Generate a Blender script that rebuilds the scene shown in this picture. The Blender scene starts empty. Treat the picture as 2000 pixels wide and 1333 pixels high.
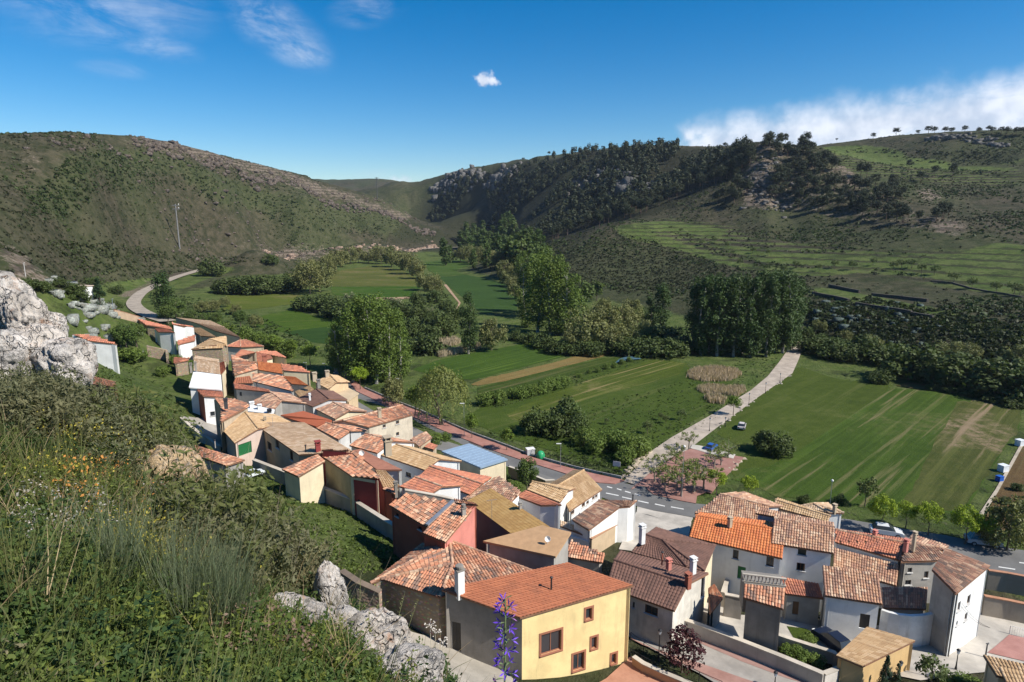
import bpy, bmesh, math, random
import numpy as np
from mathutils import Vector, Matrix, geometry as mgeo
random.seed(7); RNG = np.random.default_rng(7)
scene = bpy.context.scene
COL = scene.collection

# ------------------------------------------------------------------ camera
CZ = 44.0; FPX = 1250.0; HORIZON = 420.0
PITCH = math.atan((666.5 - HORIZON) / FPX)
cam_d = bpy.data.cameras.new('camera'); cam = bpy.data.objects.new('camera', cam_d); COL.objects.link(cam)
cam.location = (0, 0, CZ); cam.rotation_euler = (math.pi/2 - PITCH, 0, 0)
cam_d.sensor_fit = 'HORIZONTAL'; cam_d.sensor_width = 36; cam_d.lens = 36*FPX/2000
cam_d.clip_start = 0.05; cam_d.clip_end = 20000
scene.camera = cam

# ------------------------------------------------------------------ sun and sky
SUN_AZ = math.radians(113)      # clockwise from +Y (view direction): sun stands to the right, a little behind
SUN_EL = math.radians(43)
sun_vec = Vector((math.sin(SUN_AZ)*math.cos(SUN_EL), math.cos(SUN_AZ)*math.cos(SUN_EL), math.sin(SUN_EL)))
sl = bpy.data.lights.new('sun', 'SUN'); sl.energy = 5.0; sl.angle = math.radians(0.53); sl.color = (1, 0.95, 0.86)
so = bpy.data.objects.new('sun', sl); COL.objects.link(so)
so.rotation_euler = sun_vec.to_track_quat('Z', 'Y').to_euler()
scene.view_settings.view_transform = 'Standard'; scene.view_settings.look = 'None'
scene.view_settings.exposure = 0.5; scene.view_settings.gamma = 1.0
scene.render.engine = 'CYCLES'
scene.cycles.use_denoising = True
scene.cycles.max_bounces = 6; scene.cycles.diffuse_bounces = 3; scene.cycles.glossy_bounces = 2
scene.cycles.transmission_bounces = 3; scene.cycles.transparent_max_bounces = 6
scene.cycles.sample_clamp_indirect = 4

def pix_dir(u, v):
    a = (u-1000)/FPX; b = (666.5-v)/FPX
    return Vector((a, math.cos(PITCH)+b*math.sin(PITCH), -math.sin(PITCH)+b*math.cos(PITCH)))

# ---- world: physical sky with the cloud bank, the small cumulus and the cirrus wisps of the day
wd = bpy.data.worlds.new('World'); scene.world = wd; wd.use_nodes = True
nt = wd.node_tree; N = nt.nodes; L = nt.links; N.clear()
def wn(t, **k):
    n = N.new(t)
    for a, b in k.items(): setattr(n, a, b)
    return n
out = wn('ShaderNodeOutputWorld'); bg = wn('ShaderNodeBackground'); bg.inputs['Strength'].default_value = 0.09
sky = wn('ShaderNodeTexSky', sky_type='NISHITA', sun_disc=False)
sky.sun_elevation = SUN_EL; sky.sun_rotation = SUN_AZ; sky.altitude = 900; sky.air_density = 1.0; sky.dust_density = 0.35; sky.ozone_density = 3.0
hsv = wn('ShaderNodeHueSaturation'); hsv.inputs['Saturation'].default_value = 1.5
L.new(sky.outputs[0], hsv.inputs['Color'])
tc = wn('ShaderNodeTexCoord')
def M(op, a, b=None, c=None, clamp=False):
    n = wn('ShaderNodeMath', operation=op); n.use_clamp = clamp
    for i, x in enumerate((a, b, c)):
        if x is None: continue
        if isinstance(x, (int, float)): n.inputs[i].default_value = x
        else: L.new(x, n.inputs[i])
    return n.outputs[0]
sep = wn('ShaderNodeSeparateXYZ'); L.new(tc.outputs['Generated'], sep.inputs[0])
# azimuth (from +Y, right positive) and elevation, in degrees
az = M('MULTIPLY', M('ARCTAN2', sep.outputs[0], sep.outputs[1]), 57.2958)
el = M('MULTIPLY', M('ARCSINE', sep.outputs[2]), 57.2958)
cmb = wn('ShaderNodeCombineXYZ'); L.new(az, cmb.inputs[0]); L.new(el, cmb.inputs[1])
def wnoise(scale, detail=6, rough=.6, sx=1, sy=1, dist=0, off=0):
    mp = wn('ShaderNodeMapping'); mp.inputs['Scale'].default_value = (sx, sy, 1); mp.inputs['Location'].default_value = (off, off*.7, off*.3)
    L.new(cmb.outputs[0], mp.inputs[0])
    n = wn('ShaderNodeTexNoise'); n.inputs['Scale'].default_value = scale; n.inputs['Detail'].default_value = detail
    n.inputs['Roughness'].default_value = rough; n.inputs['Distortion'].default_value = dist
    L.new(mp.outputs[0], n.inputs['Vector']); return n.outputs[0]
def sstep(x, lo, hi):
    n = wn('ShaderNodeMapRange', interpolation_type='SMOOTHSTEP'); L.new(x, n.inputs[0])
    n.inputs[1].default_value = lo; n.inputs[2].default_value = hi; return n.outputs[0]
def aang(u, v):
    d = pix_dir(u, v).normalized(); return math.degrees(math.atan2(d.x, d.y)), math.degrees(math.asin(d.z))
def blob(u, v, ru, rv, tilt=0):      # soft ellipse round the sky direction of that photo pixel, radii in degrees
    a0, e0 = aang(u, v); da = M('SUBTRACT', az, a0); de = M('SUBTRACT', el, e0)
    c, s = math.cos(tilt), math.sin(tilt)
    x = M('ADD', M('MULTIPLY', da, c/ru), M('MULTIPLY', de, s/ru)); y = M('ADD', M('MULTIPLY', da, -s/rv), M('MULTIPLY', de, c/rv))
    return M('SUBTRACT', 1.0, M('SQRT', M('ADD', M('MULTIPLY', x, x), M('MULTIPLY', y, y))))
nz1 = wnoise(.22, 6, .56); nz2 = wnoise(.8, 4, .5, off=7); nzs = wnoise(.35, 8, .68, sx=.45, sy=1.3, dist=.6, off=3)
# bank: below a rising line from (1330,262) to (2000,120)
a0, e0 = aang(1330, 262); a1, e1 = aang(2000, 125); a2, e2 = aang(1360, 225)
line = M('ADD', M('MULTIPLY', M('SUBTRACT', az, a2), (e1-e2)/(a1-a2)), e2)
edge = M('SUBTRACT', line, el)
edge = M('ADD', edge, M('MULTIPLY', M('SUBTRACT', nz1, .5), 3.0)); edge = M('ADD', edge, M('MULTIPLY', M('SUBTRACT', nz2, .5), .9))
bank = sstep(edge, -.4, 2.4)
lft = M('ADD', M('SUBTRACT', az, a0-.6), M('MULTIPLY', M('SUBTRACT', nz2, .5), 3))
bank = M('MULTIPLY', bank, sstep(lft, -.2, 1.6))
bank = M('MULTIPLY', bank, M('SUBTRACT', 1.0, M('MULTIPLY', sstep(nzs, .48, .72), .6)))
bank = M('MULTIPLY', bank, sstep(az, 10, 13)); bank = M('MULTIPLY', bank, M('SUBTRACT', 1.0, sstep(az, 60, 85)))
cum = M('ADD', blob(950, 157, 1.75, 1.05, -.12), M('MULTIPLY', M('SUBTRACT', wnoise(1.2, 5, .6, off=21), .5), 1.5)); cum = sstep(cum, .28, .8)
lowc = M('ADD', blob(775, 352, 2.2, .7), M('MULTIPLY', M('SUBTRACT', wnoise(1.0, 5, .6, off=11), .5), 1.8)); lowc = M('MULTIPLY', sstep(lowc, .2, 1.0), .55)
def wisp(u, v, ru, rv, t, k):
    return M('MULTIPLY', M('MULTIPLY', sstep(blob(u, v, ru, rv, t), 0, .8), sstep(nzs, .36, .70)), k*.85)
wsp = wisp(210, 20, 9, 3.2, .1, .42)
for a in ((540, 55, 5.5, 2.6, -.5, .45), (585, 100, 3.2, 1.6, -.1, .55), (300, 90, 4, 1.3, -.1, .4), (225, 135, 3, .9, 0, .3), (720, 18, 4, 1.6, .2, .35), (760, 345, 4, .8, 0, .3)):
    wsp = M('MAXIMUM', wsp, wisp(*a))
cl = M('MAXIMUM', M('MAXIMUM', bank, cum), M('MAXIMUM', lowc, wsp), clamp=True)
ccol = wn('ShaderNodeMixRGB'); ccol.inputs[1].default_value = (5.1, 5.7, 6.9, 1); ccol.inputs[2].default_value = (8.4, 8.6, 9.2, 1)
L.new(sstep(M('ADD', M('MULTIPLY', nz1, .6), M('MULTIPLY', nz2, .4)), .35, .62), ccol.inputs[0])
mixc = wn('ShaderNodeMixRGB'); L.new(M('MULTIPLY', cl, .86), mixc.inputs[0]); L.new(hsv.outputs[0], mixc.inputs[1]); L.new(ccol.outputs[0], mixc.inputs[2])
L.new(mixc.outputs[0], bg.inputs['Color']); L.new(bg.outputs[0], out.inputs[0])

# ------------------------------------------------------------------ pixels to places
C0 = Vector((0, 0, CZ))
ZONES = {'A': (0, 500, .25), 'B': (300, 600, .2003), 'C': (300, 750, .2003), 'D': (600, 700, .2003), 'E': (650, 850, .225), 'F': (850, 850, .225),
         'G': (1150, 900, .225), 'H': (1150, 1033, .225), 'I': (1550, 900, .225), 'J': (1550, 1033, .225), 'K': (700, 1033, .275),
         'M': (1150, 600, .2753), 'N': (850, 550, .25), 'Q': (400, 450, .25), 'S': (1300, 200, .3503), 'P': (0, 0, 1), 'W': (1500, 600, .25)}
def Z(z, x, y):
    o = ZONES[z]; return o[0]+x*o[2], o[1]+y*o[2]
def at_z(u, v, z):
    d = pix_dir(u, v); return C0 + d*((z-CZ)/d.z)
def at_d(u, v, dist):
    d = pix_dir(u, v); return C0 + d*(dist/math.hypot(d.x, d.y))
def depth_of(p):
    return p.y*math.cos(PITCH) - (p.z-CZ)*math.sin(PITCH)
def to_pix(X, Y, Zz):
    zc = Y*math.cos(PITCH) - (Zz-CZ)*math.sin(PITCH); yc = Y*math.sin(PITCH) + (Zz-CZ)*math.cos(PITCH)
    zc = np.maximum(zc, .01)
    return 1000+FPX*X/zc, 666.5-FPX*yc/zc

# ------------------------------------------------------------------ numpy noise
def _h(i, j, s):
    n = (i.astype(np.int64)*374761393 + j.astype(np.int64)*668265263 + s*974711) & 0x7fffffff
    n = ((n ^ (n >> 13))*1274126177) & 0x7fffffff
    return ((n ^ (n >> 16)) & 0xffff)/65535.0
def vnoise(x, y, s=0):
    i = np.floor(x); j = np.floor(y); fx = x-i; fy = y-j
    fx = fx*fx*(3-2*fx); fy = fy*fy*(3-2*fy)
    return (_h(i, j, s)*(1-fx)+_h(i+1, j, s)*fx)*(1-fy) + (_h(i, j+1, s)*(1-fx)+_h(i+1, j+1, s)*fx)*fy
def fbm(x, y, sc, oct=4, s=0):
    a = 1; t = 0; w = 0; x = np.asarray(x, float)/sc; y = np.asarray(y, float)/sc
    for k in range(oct):
        t = t + a*(vnoise(x, y, s+k*17)-.5); w += a; a *= .5; x = x*2.03+11.3; y = y*2.03+5.1
    return t/w*2
def inpoly(x, y, poly):
    x = np.asarray(x, float); y = np.asarray(y, float); c = np.zeros(x.shape, bool); n = len(poly)
    for i in range(n):
        x0, y0 = poly[i][:2]; x1, y1 = poly[i-1][:2]
        if y0 == y1: continue
        c ^= ((y0 > y) != (y1 > y)) & (x < (x1-x0)*(y-y0)/(y1-y0)+x0)
    return c

# ------------------------------------------------------------------ object helpers
def new_obj(name, me, parent=None, mat=None, world=False):
    o = bpy.data.objects.new(name, me); COL.objects.link(o)
    if parent:
        o.parent = parent
        if world and parent.type == 'EMPTY': o.matrix_parent_inverse = Matrix.Translation(-parent.location)
    if mat is not None and me is not None and not me.materials: me.materials.append(mat)
    return o
def tag(o, label=None, cat=None, group=None, kind=None):
    if label: o['label'] = label
    if cat: o['category'] = cat
    if group: o['group'] = group
    if kind: o['kind'] = kind
    return o
def empty(name, loc, label=None, cat=None, group=None, rz=0):
    o = bpy.data.objects.new(name, None); COL.objects.link(o); o.location = loc; o.rotation_euler.z = rz
    o.empty_display_size = .3
    return tag(o, label, cat, group)
def mesh_np(name, verts, faces, attrs=None, smooth=False):
    """verts (n,3); faces (m,k) int array, k = 3 or 4; attrs: face float attributes"""
    verts = np.asarray(verts, np.float32); faces = np.asarray(faces, np.int32); m, k = faces.shape
    me = bpy.data.meshes.new(name)
    me.vertices.add(len(verts)); me.vertices.foreach_set('co', verts.ravel())
    me.loops.add(m*k); me.loops.foreach_set('vertex_index', faces.ravel())
    me.polygons.add(m); me.polygons.foreach_set('loop_start', np.arange(0, m*k, k, dtype=np.int32))
    try: me.polygons.foreach_set('loop_total', np.full(m, k, np.int32))
    except Exception: pass
    if smooth: me.polygons.foreach_set('use_smooth', np.ones(m, bool))
    for a, val in (attrs or {}).items():
        val = np.asarray(val, np.float32)
        at = me.attributes.new(a, 'FLOAT', 'FACE' if len(val) == m else 'POINT'); at.data.foreach_set('value', val)
    me.update(calc_edges=True); me.validate()
    return me
def quads_mesh(name, Q, attrs=None):
    """Q (n,4,3) separate quads"""
    n = len(Q); return mesh_np(name, Q.reshape(-1, 3), np.arange(n*4).reshape(n, 4), attrs)
class MB:
    """collects boxes, prisms, tubes into one mesh"""
    def __init__(s): s.v = []; s.f = []
    def add(s, vs, fs):
        o = len(s.v); s.v += [tuple(v) for v in vs]; s.f += [tuple(i+o for i in f) for f in fs]; return s
    def box(s, c, size, ex=Vector((1, 0, 0)), ey=Vector((0, 1, 0)), ez=Vector((0, 0, 1))):
        c = Vector(c); a, b, d = size[0]/2*ex, size[1]/2*ey, size[2]/2*ez
        vs = [c+i*a+j*b+k*d for k in (-1, 1) for j in (-1, 1) for i in (-1, 1)]
        return s.add(vs, [(0, 2, 3, 1), (4, 5, 7, 6), (0, 1, 5, 4), (2, 6, 7, 3), (0, 4, 6, 2), (1, 3, 7, 5)])
    def tube(s, pts, rad, n=6, cap=True):
        pts = [Vector(p) for p in pts]; rad = [rad]*len(pts) if isinstance(rad, (int, float)) else rad
        vs = []; fs = []
        for i, p in enumerate(pts):
            t = (pts[min(i+1, len(pts)-1)]-pts[max(i-1, 0)]).normalized()
            u = t.orthogonal().normalized() if abs(t.z) < .9 else (Vector((1, 0, 0))-t*t.x).normalized(); w = t.cross(u)
            for k in range(n):
                a = 2*math.pi*k/n; vs.append(p+rad[i]*(math.cos(a)*u+math.sin(a)*w))
        for i in range(len(pts)-1):
            for k in range(n): fs.append((i*n+k, i*n+(k+1) % n, (i+1)*n+(k+1) % n, (i+1)*n+k))
        if cap: fs += [tuple(range(n))[::-1], tuple((len(pts)-1)*n+k for k in range(n))]
        return s.add(vs, fs)
    def lathe(s, c, prof, n=12):
        c = Vector(c); vs = [c+Vector((r*math.cos(2*math.pi*k/n), r*math.sin(2*math.pi*k/n), z)) for r, z in prof for k in range(n)]
        fs = [(i*n+k, i*n+(k+1) % n, (i+1)*n+(k+1) % n, (i+1)*n+k) for i in range(len(prof)-1) for k in range(n)]
        fs += [tuple(range(n))[::-1], tuple((len(prof)-1)*n+k for k in range(n))]
        return s.add(vs, fs)
    def prism(s, poly, dz):       # polygon of 3D points, thickened downwards by dz
        n = len(poly); vs = [Vector(p) for p in poly]+[Vector(p)-Vector((0, 0, dz)) for p in poly]
        fs = [tuple(range(n)), tuple(range(2*n-1, n-1, -1))]+[(i, i+n, (i+1) % n+n, (i+1) % n) for i in range(n)]
        return s.add(vs, fs)
    def build(s, name, mat, parent=None, smooth=False, world=False):
        me = bpy.data.meshes.new(name); me.from_pydata(s.v, [], s.f); me.update()
        if smooth: me.polygons.foreach_set('use_smooth', [True]*len(me.polygons))
        return new_obj(name, me, parent, mat, world)
# ------------------------------------------------------------------ materials
class NT:
    def __init__(s, name):
        s.m = bpy.data.materials.new(name); s.m.use_nodes = True; s.t = s.m.node_tree; s.t.nodes.clear()
        s.out = s.n('ShaderNodeOutputMaterial')
    def n(s, t, **k):
        x = s.t.nodes.new(t)
        for a, b in k.items(): setattr(x, a, b)
        return x
    def set(s, sock, v):
        if isinstance(v, bpy.types.NodeSocket): s.t.links.new(v, sock)
        elif isinstance(v, (tuple, list)) and len(v) == 3 and sock.type == 'RGBA': sock.default_value = (*v, 1)
        else: sock.default_value = v
    def math(s, op, a, b=0, clamp=False):
        x = s.n('ShaderNodeMath', operation=op); x.use_clamp = clamp; s.set(x.inputs[0], a); s.set(x.inputs[1], b); return x.outputs[0]
    def mix(s, f, a, b, mode='MIX'):
        x = s.n('ShaderNodeMixRGB', blend_type=mode); s.set(x.inputs[0], f); s.set(x.inputs[1], a); s.set(x.inputs[2], b); return x.outputs[0]
    def coords(s, kind='Object', scale=(1, 1, 1), rot=(0, 0, 0)):
        if kind == 'World': c = s.n('ShaderNodeNewGeometry').outputs['Position']
        else: c = s.n('ShaderNodeTexCoord').outputs[kind]
        if scale == (1, 1, 1) and rot == (0, 0, 0): return c
        if rot != (0, 0, 0):
            mp = s.n('ShaderNodeMapping'); s.set(mp.inputs[0], c); mp.inputs['Rotation'].default_value = rot; c = mp.outputs[0]
        mp = s.n('ShaderNodeMapping'); s.set(mp.inputs[0], c); mp.inputs['Scale'].default_value = scale
        return mp.outputs[0]
    def noise(s, vec, scale, detail=4, rough=.55, dist=0):
        x = s.n('ShaderNodeTexNoise'); s.set(x.inputs['Vector'], vec); x.inputs['Scale'].default_value = scale
        x.inputs['Detail'].default_value = detail; x.inputs['Roughness'].default_value = rough; x.inputs['Distortion'].default_value = dist
        return x.outputs[0]
    def ramp(s, f, stops, interp='LINEAR'):
        x = s.n('ShaderNodeValToRGB'); s.set(x.inputs[0], f); e = x.color_ramp; e.interpolation = interp
        while len(e.elements) < len(stops): e.elements.new(.5)
        for el_, (p, c) in zip(e.elements, stops):
            el_.position = p; el_.color = (*c, 1) if len(c) == 3 else c
        return x.outputs[0]
    def step(s, x, lo, hi):
        r = s.n('ShaderNodeMapRange', interpolation_type='SMOOTHSTEP'); s.set(r.inputs[0], x); r.inputs[1].default_value = lo; r.inputs[2].default_value = hi
        return r.outputs[0]
    def attr(s, name): return s.n('ShaderNodeAttribute', attribute_name=name).outputs['Fac']
    def bsdf(s, col, rough=.85, bump=None, bstr=.3, bdist=.05, metal=0, spec=.3, trans=0):
        b = s.n('ShaderNodeBsdfPrincipled'); s.set(b.inputs['Base Color'], col); s.set(b.inputs['Roughness'], rough)
        b.inputs['Metallic'].default_value = metal; b.inputs['Specular IOR Level'].default_value = spec
        if bump is not None:
            x = s.n('ShaderNodeBump'); x.inputs['Strength'].default_value = bstr; x.inputs['Distance'].default_value = bdist
            s.set(x.inputs['Height'], bump); s.t.links.new(x.outputs[0], b.inputs['Normal'])
        res = b.outputs[0]
        if trans:
            t = s.n('ShaderNodeBsdfTranslucent'); s.set(t.inputs[0], s.mix(1.0, col, (1.15, 1.25, .55), 'MULTIPLY'))
            mx = s.n('ShaderNodeMixShader'); mx.inputs[0].default_value = trans
            s.t.links.new(res, mx.inputs[1]); s.t.links.new(t.outputs[0], mx.inputs[2]); res = mx.outputs[0]
        s.t.links.new(res, s.out.inputs[0]); return s.m

_mc = {}
def memo(f):
    def g(*a):
        k = (f.__name__,)+a
        if k not in _mc: _mc[k] = f(*a)
        return _mc[k]
    return g
def sc(c, k): return tuple(min(1, x*k) for x in c)
@memo
def stucco(col, wear=.35):
    t = NT('stucco'); w = t.coords('World')
    a = t.noise(w, .55, 5, .62); b = t.noise(w, 3.2, 5, .6); st = t.noise(t.coords('World', (1.6, 1.6, .22)), 1.1, 5, .65); wear = min(1, wear*1.3)
    c = t.mix(t.step(a, .32, .7), sc(col, 1-.22*wear-.03), sc(col, 1.05))
    c = t.mix(t.math('MULTIPLY', t.step(st, .5, .8), wear*.75), c, tuple(.5*x+.5*y for x, y in zip(sc(col, .55), (.20, .17, .13))))
    c = t.mix(t.math('MULTIPLY', t.step(b, .62, .72), wear*.6), c, sc(col, .66))
    return t.bsdf(c, .9, t.noise(w, 9, 6, .65), .35, .04)
@memo
def masonry(col):
    t = NT('rubble'); w = t.coords('World'); v = t.n('ShaderNodeTexVoronoi'); v.feature = 'F1'; t.set(v.inputs['Vector'], t.coords('World', (1, 1, 1.7))); v.inputs['Scale'].default_value = 2.6
    a = t.noise(w, 1.1, 5, .6)
    c = t.mix(t.step(a, .3, .7), sc(col, .7), sc(col, 1.15)); c = t.mix(.45, c, v.outputs['Color'], 'SOFT_LIGHT')
    c = t.mix(t.step(v.outputs['Distance'], .32, .5), c, sc(col, .72))
    return t.bsdf(c, .95, v.outputs['Distance'], .6, .08)
@memo
def tilemat(kind):
    pal = {'old': [(.30, .115, .052), (.42, .16, .075), (.20, .085, .048), (.50, .225, .115), (.36, .125, .055), (.55, .33, .20), (.13, .075, .055), (.45, .15, .065)],
           'orange': [(.56, .165, .048), (.60, .19, .055), (.50, .14, .042), (.62, .21, .07), (.54, .155, .048)],
           'red': [(.40, .115, .055), (.46, .14, .065), (.34, .10, .055), (.50, .18, .09), (.42, .12, .055), (.30, .09, .05)],
           'dark': [(.20, .10, .06), (.26, .12, .07), (.14, .085, .06), (.36, .2, .12), (.23, .10, .06), (.42, .28, .18), (.10, .07, .055)],
           'tan': [(.44, .29, .155), (.50, .34, .19), (.40, .255, .135), (.53, .37, .22), (.46, .30, .16)],
           'pale': [(.52, .37, .24), (.58, .42, .28), (.47, .32, .20), (.62, .47, .33), (.50, .33, .20)],
           'ochre': [(.42, .255, .095), (.46, .29, .115), (.39, .23, .085), (.44, .27, .10)],
           'mixed': [(.40, .22, .125), (.33, .165, .095), (.46, .29, .18), (.27, .13, .08), (.42, .22, .12), (.50, .35, .23), (.22, .12, .08)],
           'brown': [(.155, .085, .065), (.175, .095, .072), (.14, .078, .06), (.185, .10, .075)],
           'rust': [(.36, .115, .05), (.39, .125, .055), (.33, .105, .048), (.41, .135, .06)]}[kind]
    k_ = {'old': .24, 'red': .2, 'dark': .2, 'mixed': .2, 'orange': .08, 'rust': .10}.get(kind, 0); gn = {'old': 1.16, 'dark': 1.2, 'mixed': 1.12, 'red': 1.1, 'rust': 1.12}.get(kind, 1.0); pal = [tuple(min(.75, (x*(1-k_)+y*k_)*gn) for x, y in zip(p, (.46, .32, .25))) for p in pal]
    t = NT('tiles_'+kind); w = t.coords('World')
    c = t.ramp(t.attr('tv'), [(i/len(pal), p) for i, p in enumerate(pal)], 'CONSTANT')
    wear = {'old': .6, 'dark': .6, 'mixed': .45, 'red': .35, 'brown': .12, 'rust': .15, 'orange': .15, 'ochre': .15}.get(kind, .3)
    a = t.noise(w, .8, 5, .65); b = t.noise(w, 5, 4, .6)
    c = t.mix(t.math('MULTIPLY', t.step(a, .5, .74), wear), c, (.12, .085, .06) if kind not in ('pale', 'tan') else (.25, .18, .11))
    c = t.mix(t.math('MULTIPLY', t.step(b, .58, .75), wear*.6), c, (.46, .36, .25))
    return t.bsdf(c, .88, b, .25, .03, spec=.25)
@memo
def plain(col, rough=.7, metal=0.0, var=.15):
    t = NT('plain'); w = t.coords('Object'); a = t.noise(w, 1.4, 5, .6)
    c = t.mix(t.step(a, .3, .7), sc(col, 1-var), sc(col, 1+var*.6))
    return t.bsdf(c, rough, t.noise(w, 14, 3), .12, .02, metal)
@memo
def glassm(col=(.02, .025, .03)):
    t = NT('window_glass'); a = t.noise(t.coords('World'), .6, 2)
    return t.bsdf(t.mix(a, col, sc(col, 2.2)), .12, spec=.6)
@memo
def leaf(col, trans=.22, var=.45):
    t = NT('leaves'); oi = t.n('ShaderNodeObjectInfo')
    f = t.attr('lv')
    c = t.mix(f, sc(col, 1-var*.7), sc((col[0]*1.12, col[1]*1.04, col[2]*.9), 1+var*.55))
    c = t.mix(t.math('MULTIPLY', oi.outputs['Random'], .35), c, sc((col[0]*1.25, col[1]*.95, col[2]*.85), .85))
    return t.bsdf(c, .6, spec=.22, trans=trans)
@memo
def bark(col=(.11, .085, .065)):
    t = NT('bark'); n = t.noise(t.coords('Object', (3, 3, .7)), 4, 5, .6)
    return t.bsdf(t.mix(n, sc(col, .5), sc(col, 1.6)), .95, n, .5, .05)
@memo
def asphalt(col=(.115, .112, .11)):
    t = NT('asphalt'); w = t.coords('World'); a = t.noise(w, .25, 5, .6); b = t.noise(w, 6, 4, .7); cr = t.noise(w, .8, 8, .75, 1.5)
    c = t.mix(t.step(a, .3, .7), sc(col, .8), sc(col, 1.2)); c = t.mix(t.math('MULTIPLY', b, .3), c, sc(col, 1.6))
    c = t.mix(t.math('MULTIPLY', t.step(cr, .62, .68), .5), c, sc(col, .55))
    return t.bsdf(c, .92, b, .2, .02)
@memo
def concrete(col=(.36, .33, .28), joint=0.0):
    t = NT('concrete'); w = t.coords('World'); a = t.noise(w, .35, 6, .65); b = t.noise(w, 5, 4, .7); cr = t.noise(w, 1.1, 8, .7, 2)
    c = t.mix(t.step(a, .3, .72), sc(col, .72), sc(col, 1.12)); c = t.mix(t.math('MULTIPLY', t.step(b, .55, .8), .3), c, sc(col, .6))
    c = t.mix(t.math('MULTIPLY', t.step(cr, .63, .67), .45), c, sc(col, .5))
    return t.bsdf(c, .93, b, .25, .02)
@memo
def paving(col=(.30, .135, .10), rz=.75):
    t = NT('paving'); w = t.coords('World', (1, 1, 1), (0, 0, rz)); br = t.n('ShaderNodeTexBrick'); t.set(br.inputs['Vector'], w)
    br.inputs['Scale'].default_value = 2.2; t.set(br.inputs['Color1'], sc(col, .88)); t.set(br.inputs['Color2'], sc(col, 1.1)); t.set(br.inputs['Mortar'], sc(col, .6)); br.inputs['Mortar Size'].default_value = .012
    a = t.noise(t.coords('World'), .4, 5, .65)
    c = t.mix(.55, br.outputs['Color'], t.mix(t.step(a, .3, .7), sc(col, .75), sc((col[0], col[1]*1.15, col[2]*1.2), 1.2)))
    return t.bsdf(c, .9, br.outputs['Fac'], .15, .01)
@memo
def fieldm(ca, cb, cs, ang, pitch, stripe, patch):
    """crop or meadow: ca/cb greens, cs straw/soil; stripes at world angle ang, spacing pitch (m), amounts stripe/patch"""
    ca, cb = [(c_[0]*.58, c_[1]*.58, c_[2]*.36) for c_ in (ca, cb)]; cs = sc(cs, .72)
    t = NT('field'); w = t.coords('World'); r = t.coords('World', (1, 1, 1), (0, 0, -ang))
    a = t.noise(w, .035, 5, .6); b = t.noise(w, .35, 6, .7); f = t.noise(w, 2.2, 5, .75)
    long = t.noise(t.coords('World', (.02, 1.0/pitch, .3), (0, 0, -ang)), 1.0, 5, .6, .25)
    long2 = t.noise(t.coords('World', (.006, .33/pitch, .3), (0, 0, -ang)), 1.0, 3, .5, .2)
    c = t.mix(t.step(b, .3, .7), ca, cb); c = t.mix(t.math('MULTIPLY', t.step(a, .4, .65), .6), c, sc(cb, 1.12))
    c = t.mix(t.math('MULTIPLY', t.step(f, .45, .75), .45), c, sc(ca, .55))
    fine = t.noise(t.coords('World', (.03, 2.6/pitch, .3), (0, 0, -ang)), 1.0, 3, .6, .2)
    c = t.mix(t.math('MULTIPLY', t.step(fine, .42, .62), .35*min(1, stripe+.2)), c, sc(ca, .62))
    c = t.mix(t.math('MULTIPLY', t.step(long, .48, .62), stripe*.55), c, sc(cb, 1.35))
    c = t.mix(t.math('MULTIPLY', t.math('MULTIPLY', t.step(long, .5, .64), t.step(long2, .46, .6)), stripe), c, cs)
    c = t.mix(t.math('MULTIPLY', t.math('MULTIPLY', t.step(a, .52, .66), t.step(b, .4, .62)), patch), c, cs)
    return t.bsdf(c, .95, f, .9, .25, spec=.1)
@memo
def rockm(col=(.42, .38, .34), lich=(.42, .17, .05), lichen=.5, k=1.0):
    t = NT('limestone'); w = t.coords('World'); a = t.noise(w, 2.2*k, 7, .7); b = t.noise(w, 8*k, 8, .75); c2 = t.noise(w, 24*k, 6, .75)
    v = t.n('ShaderNodeTexVoronoi'); v.feature = 'DISTANCE_TO_EDGE'; t.set(v.inputs['Vector'], t.mix(.25, w, t.n('ShaderNodeTexNoise').outputs[1])); v.inputs['Scale'].default_value = 5*k
    c = t.mix(t.step(a, .34, .66), sc(col, .66), sc(col, 1.3)); c = t.mix(t.math('MULTIPLY', t.step(b, .52, .63), .7), c, (.12, .115, .11))
    c = t.mix(t.math('MULTIPLY', t.step(c2, .5, .66), .55), c, (.58, .55, .51)); c = t.mix(t.math('MULTIPLY', t.step(t.noise(w, 13*k, 5, .7), .56, .64), .7), c, (.05, .05, .05))
    c = t.mix(t.math('MULTIPLY', t.step(t.noise(w, 4.1*k, 6, .75), .55, .64), lichen), c, lich)
    h = t.math('ADD', t.math('MULTIPLY', a, .45), t.math('ADD', t.math('MULTIPLY', b, .4), t.math('MULTIPLY', c2, .15)))
    h = t.math('SUBTRACT', h, t.math('MULTIPLY', t.step(v.outputs['Distance'], .06, 0.0), .25))
    return t.bsdf(c, .95, h, 1.0, .16/k, spec=.15)
# ------------------------------------------------------------------ terrain: thin-plate spline through surveyed points
KD = 1.1
CP = []
def cz(u, v, z): p = at_z(u, v, z); CP.append((p.x, p.y, z))
def cd(u, v, d): p = at_d(u, v, d*KD); CP.append((p.x, p.y, p.z)); return p
def cx(x, y, z): CP.append((x, y, z))
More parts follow.
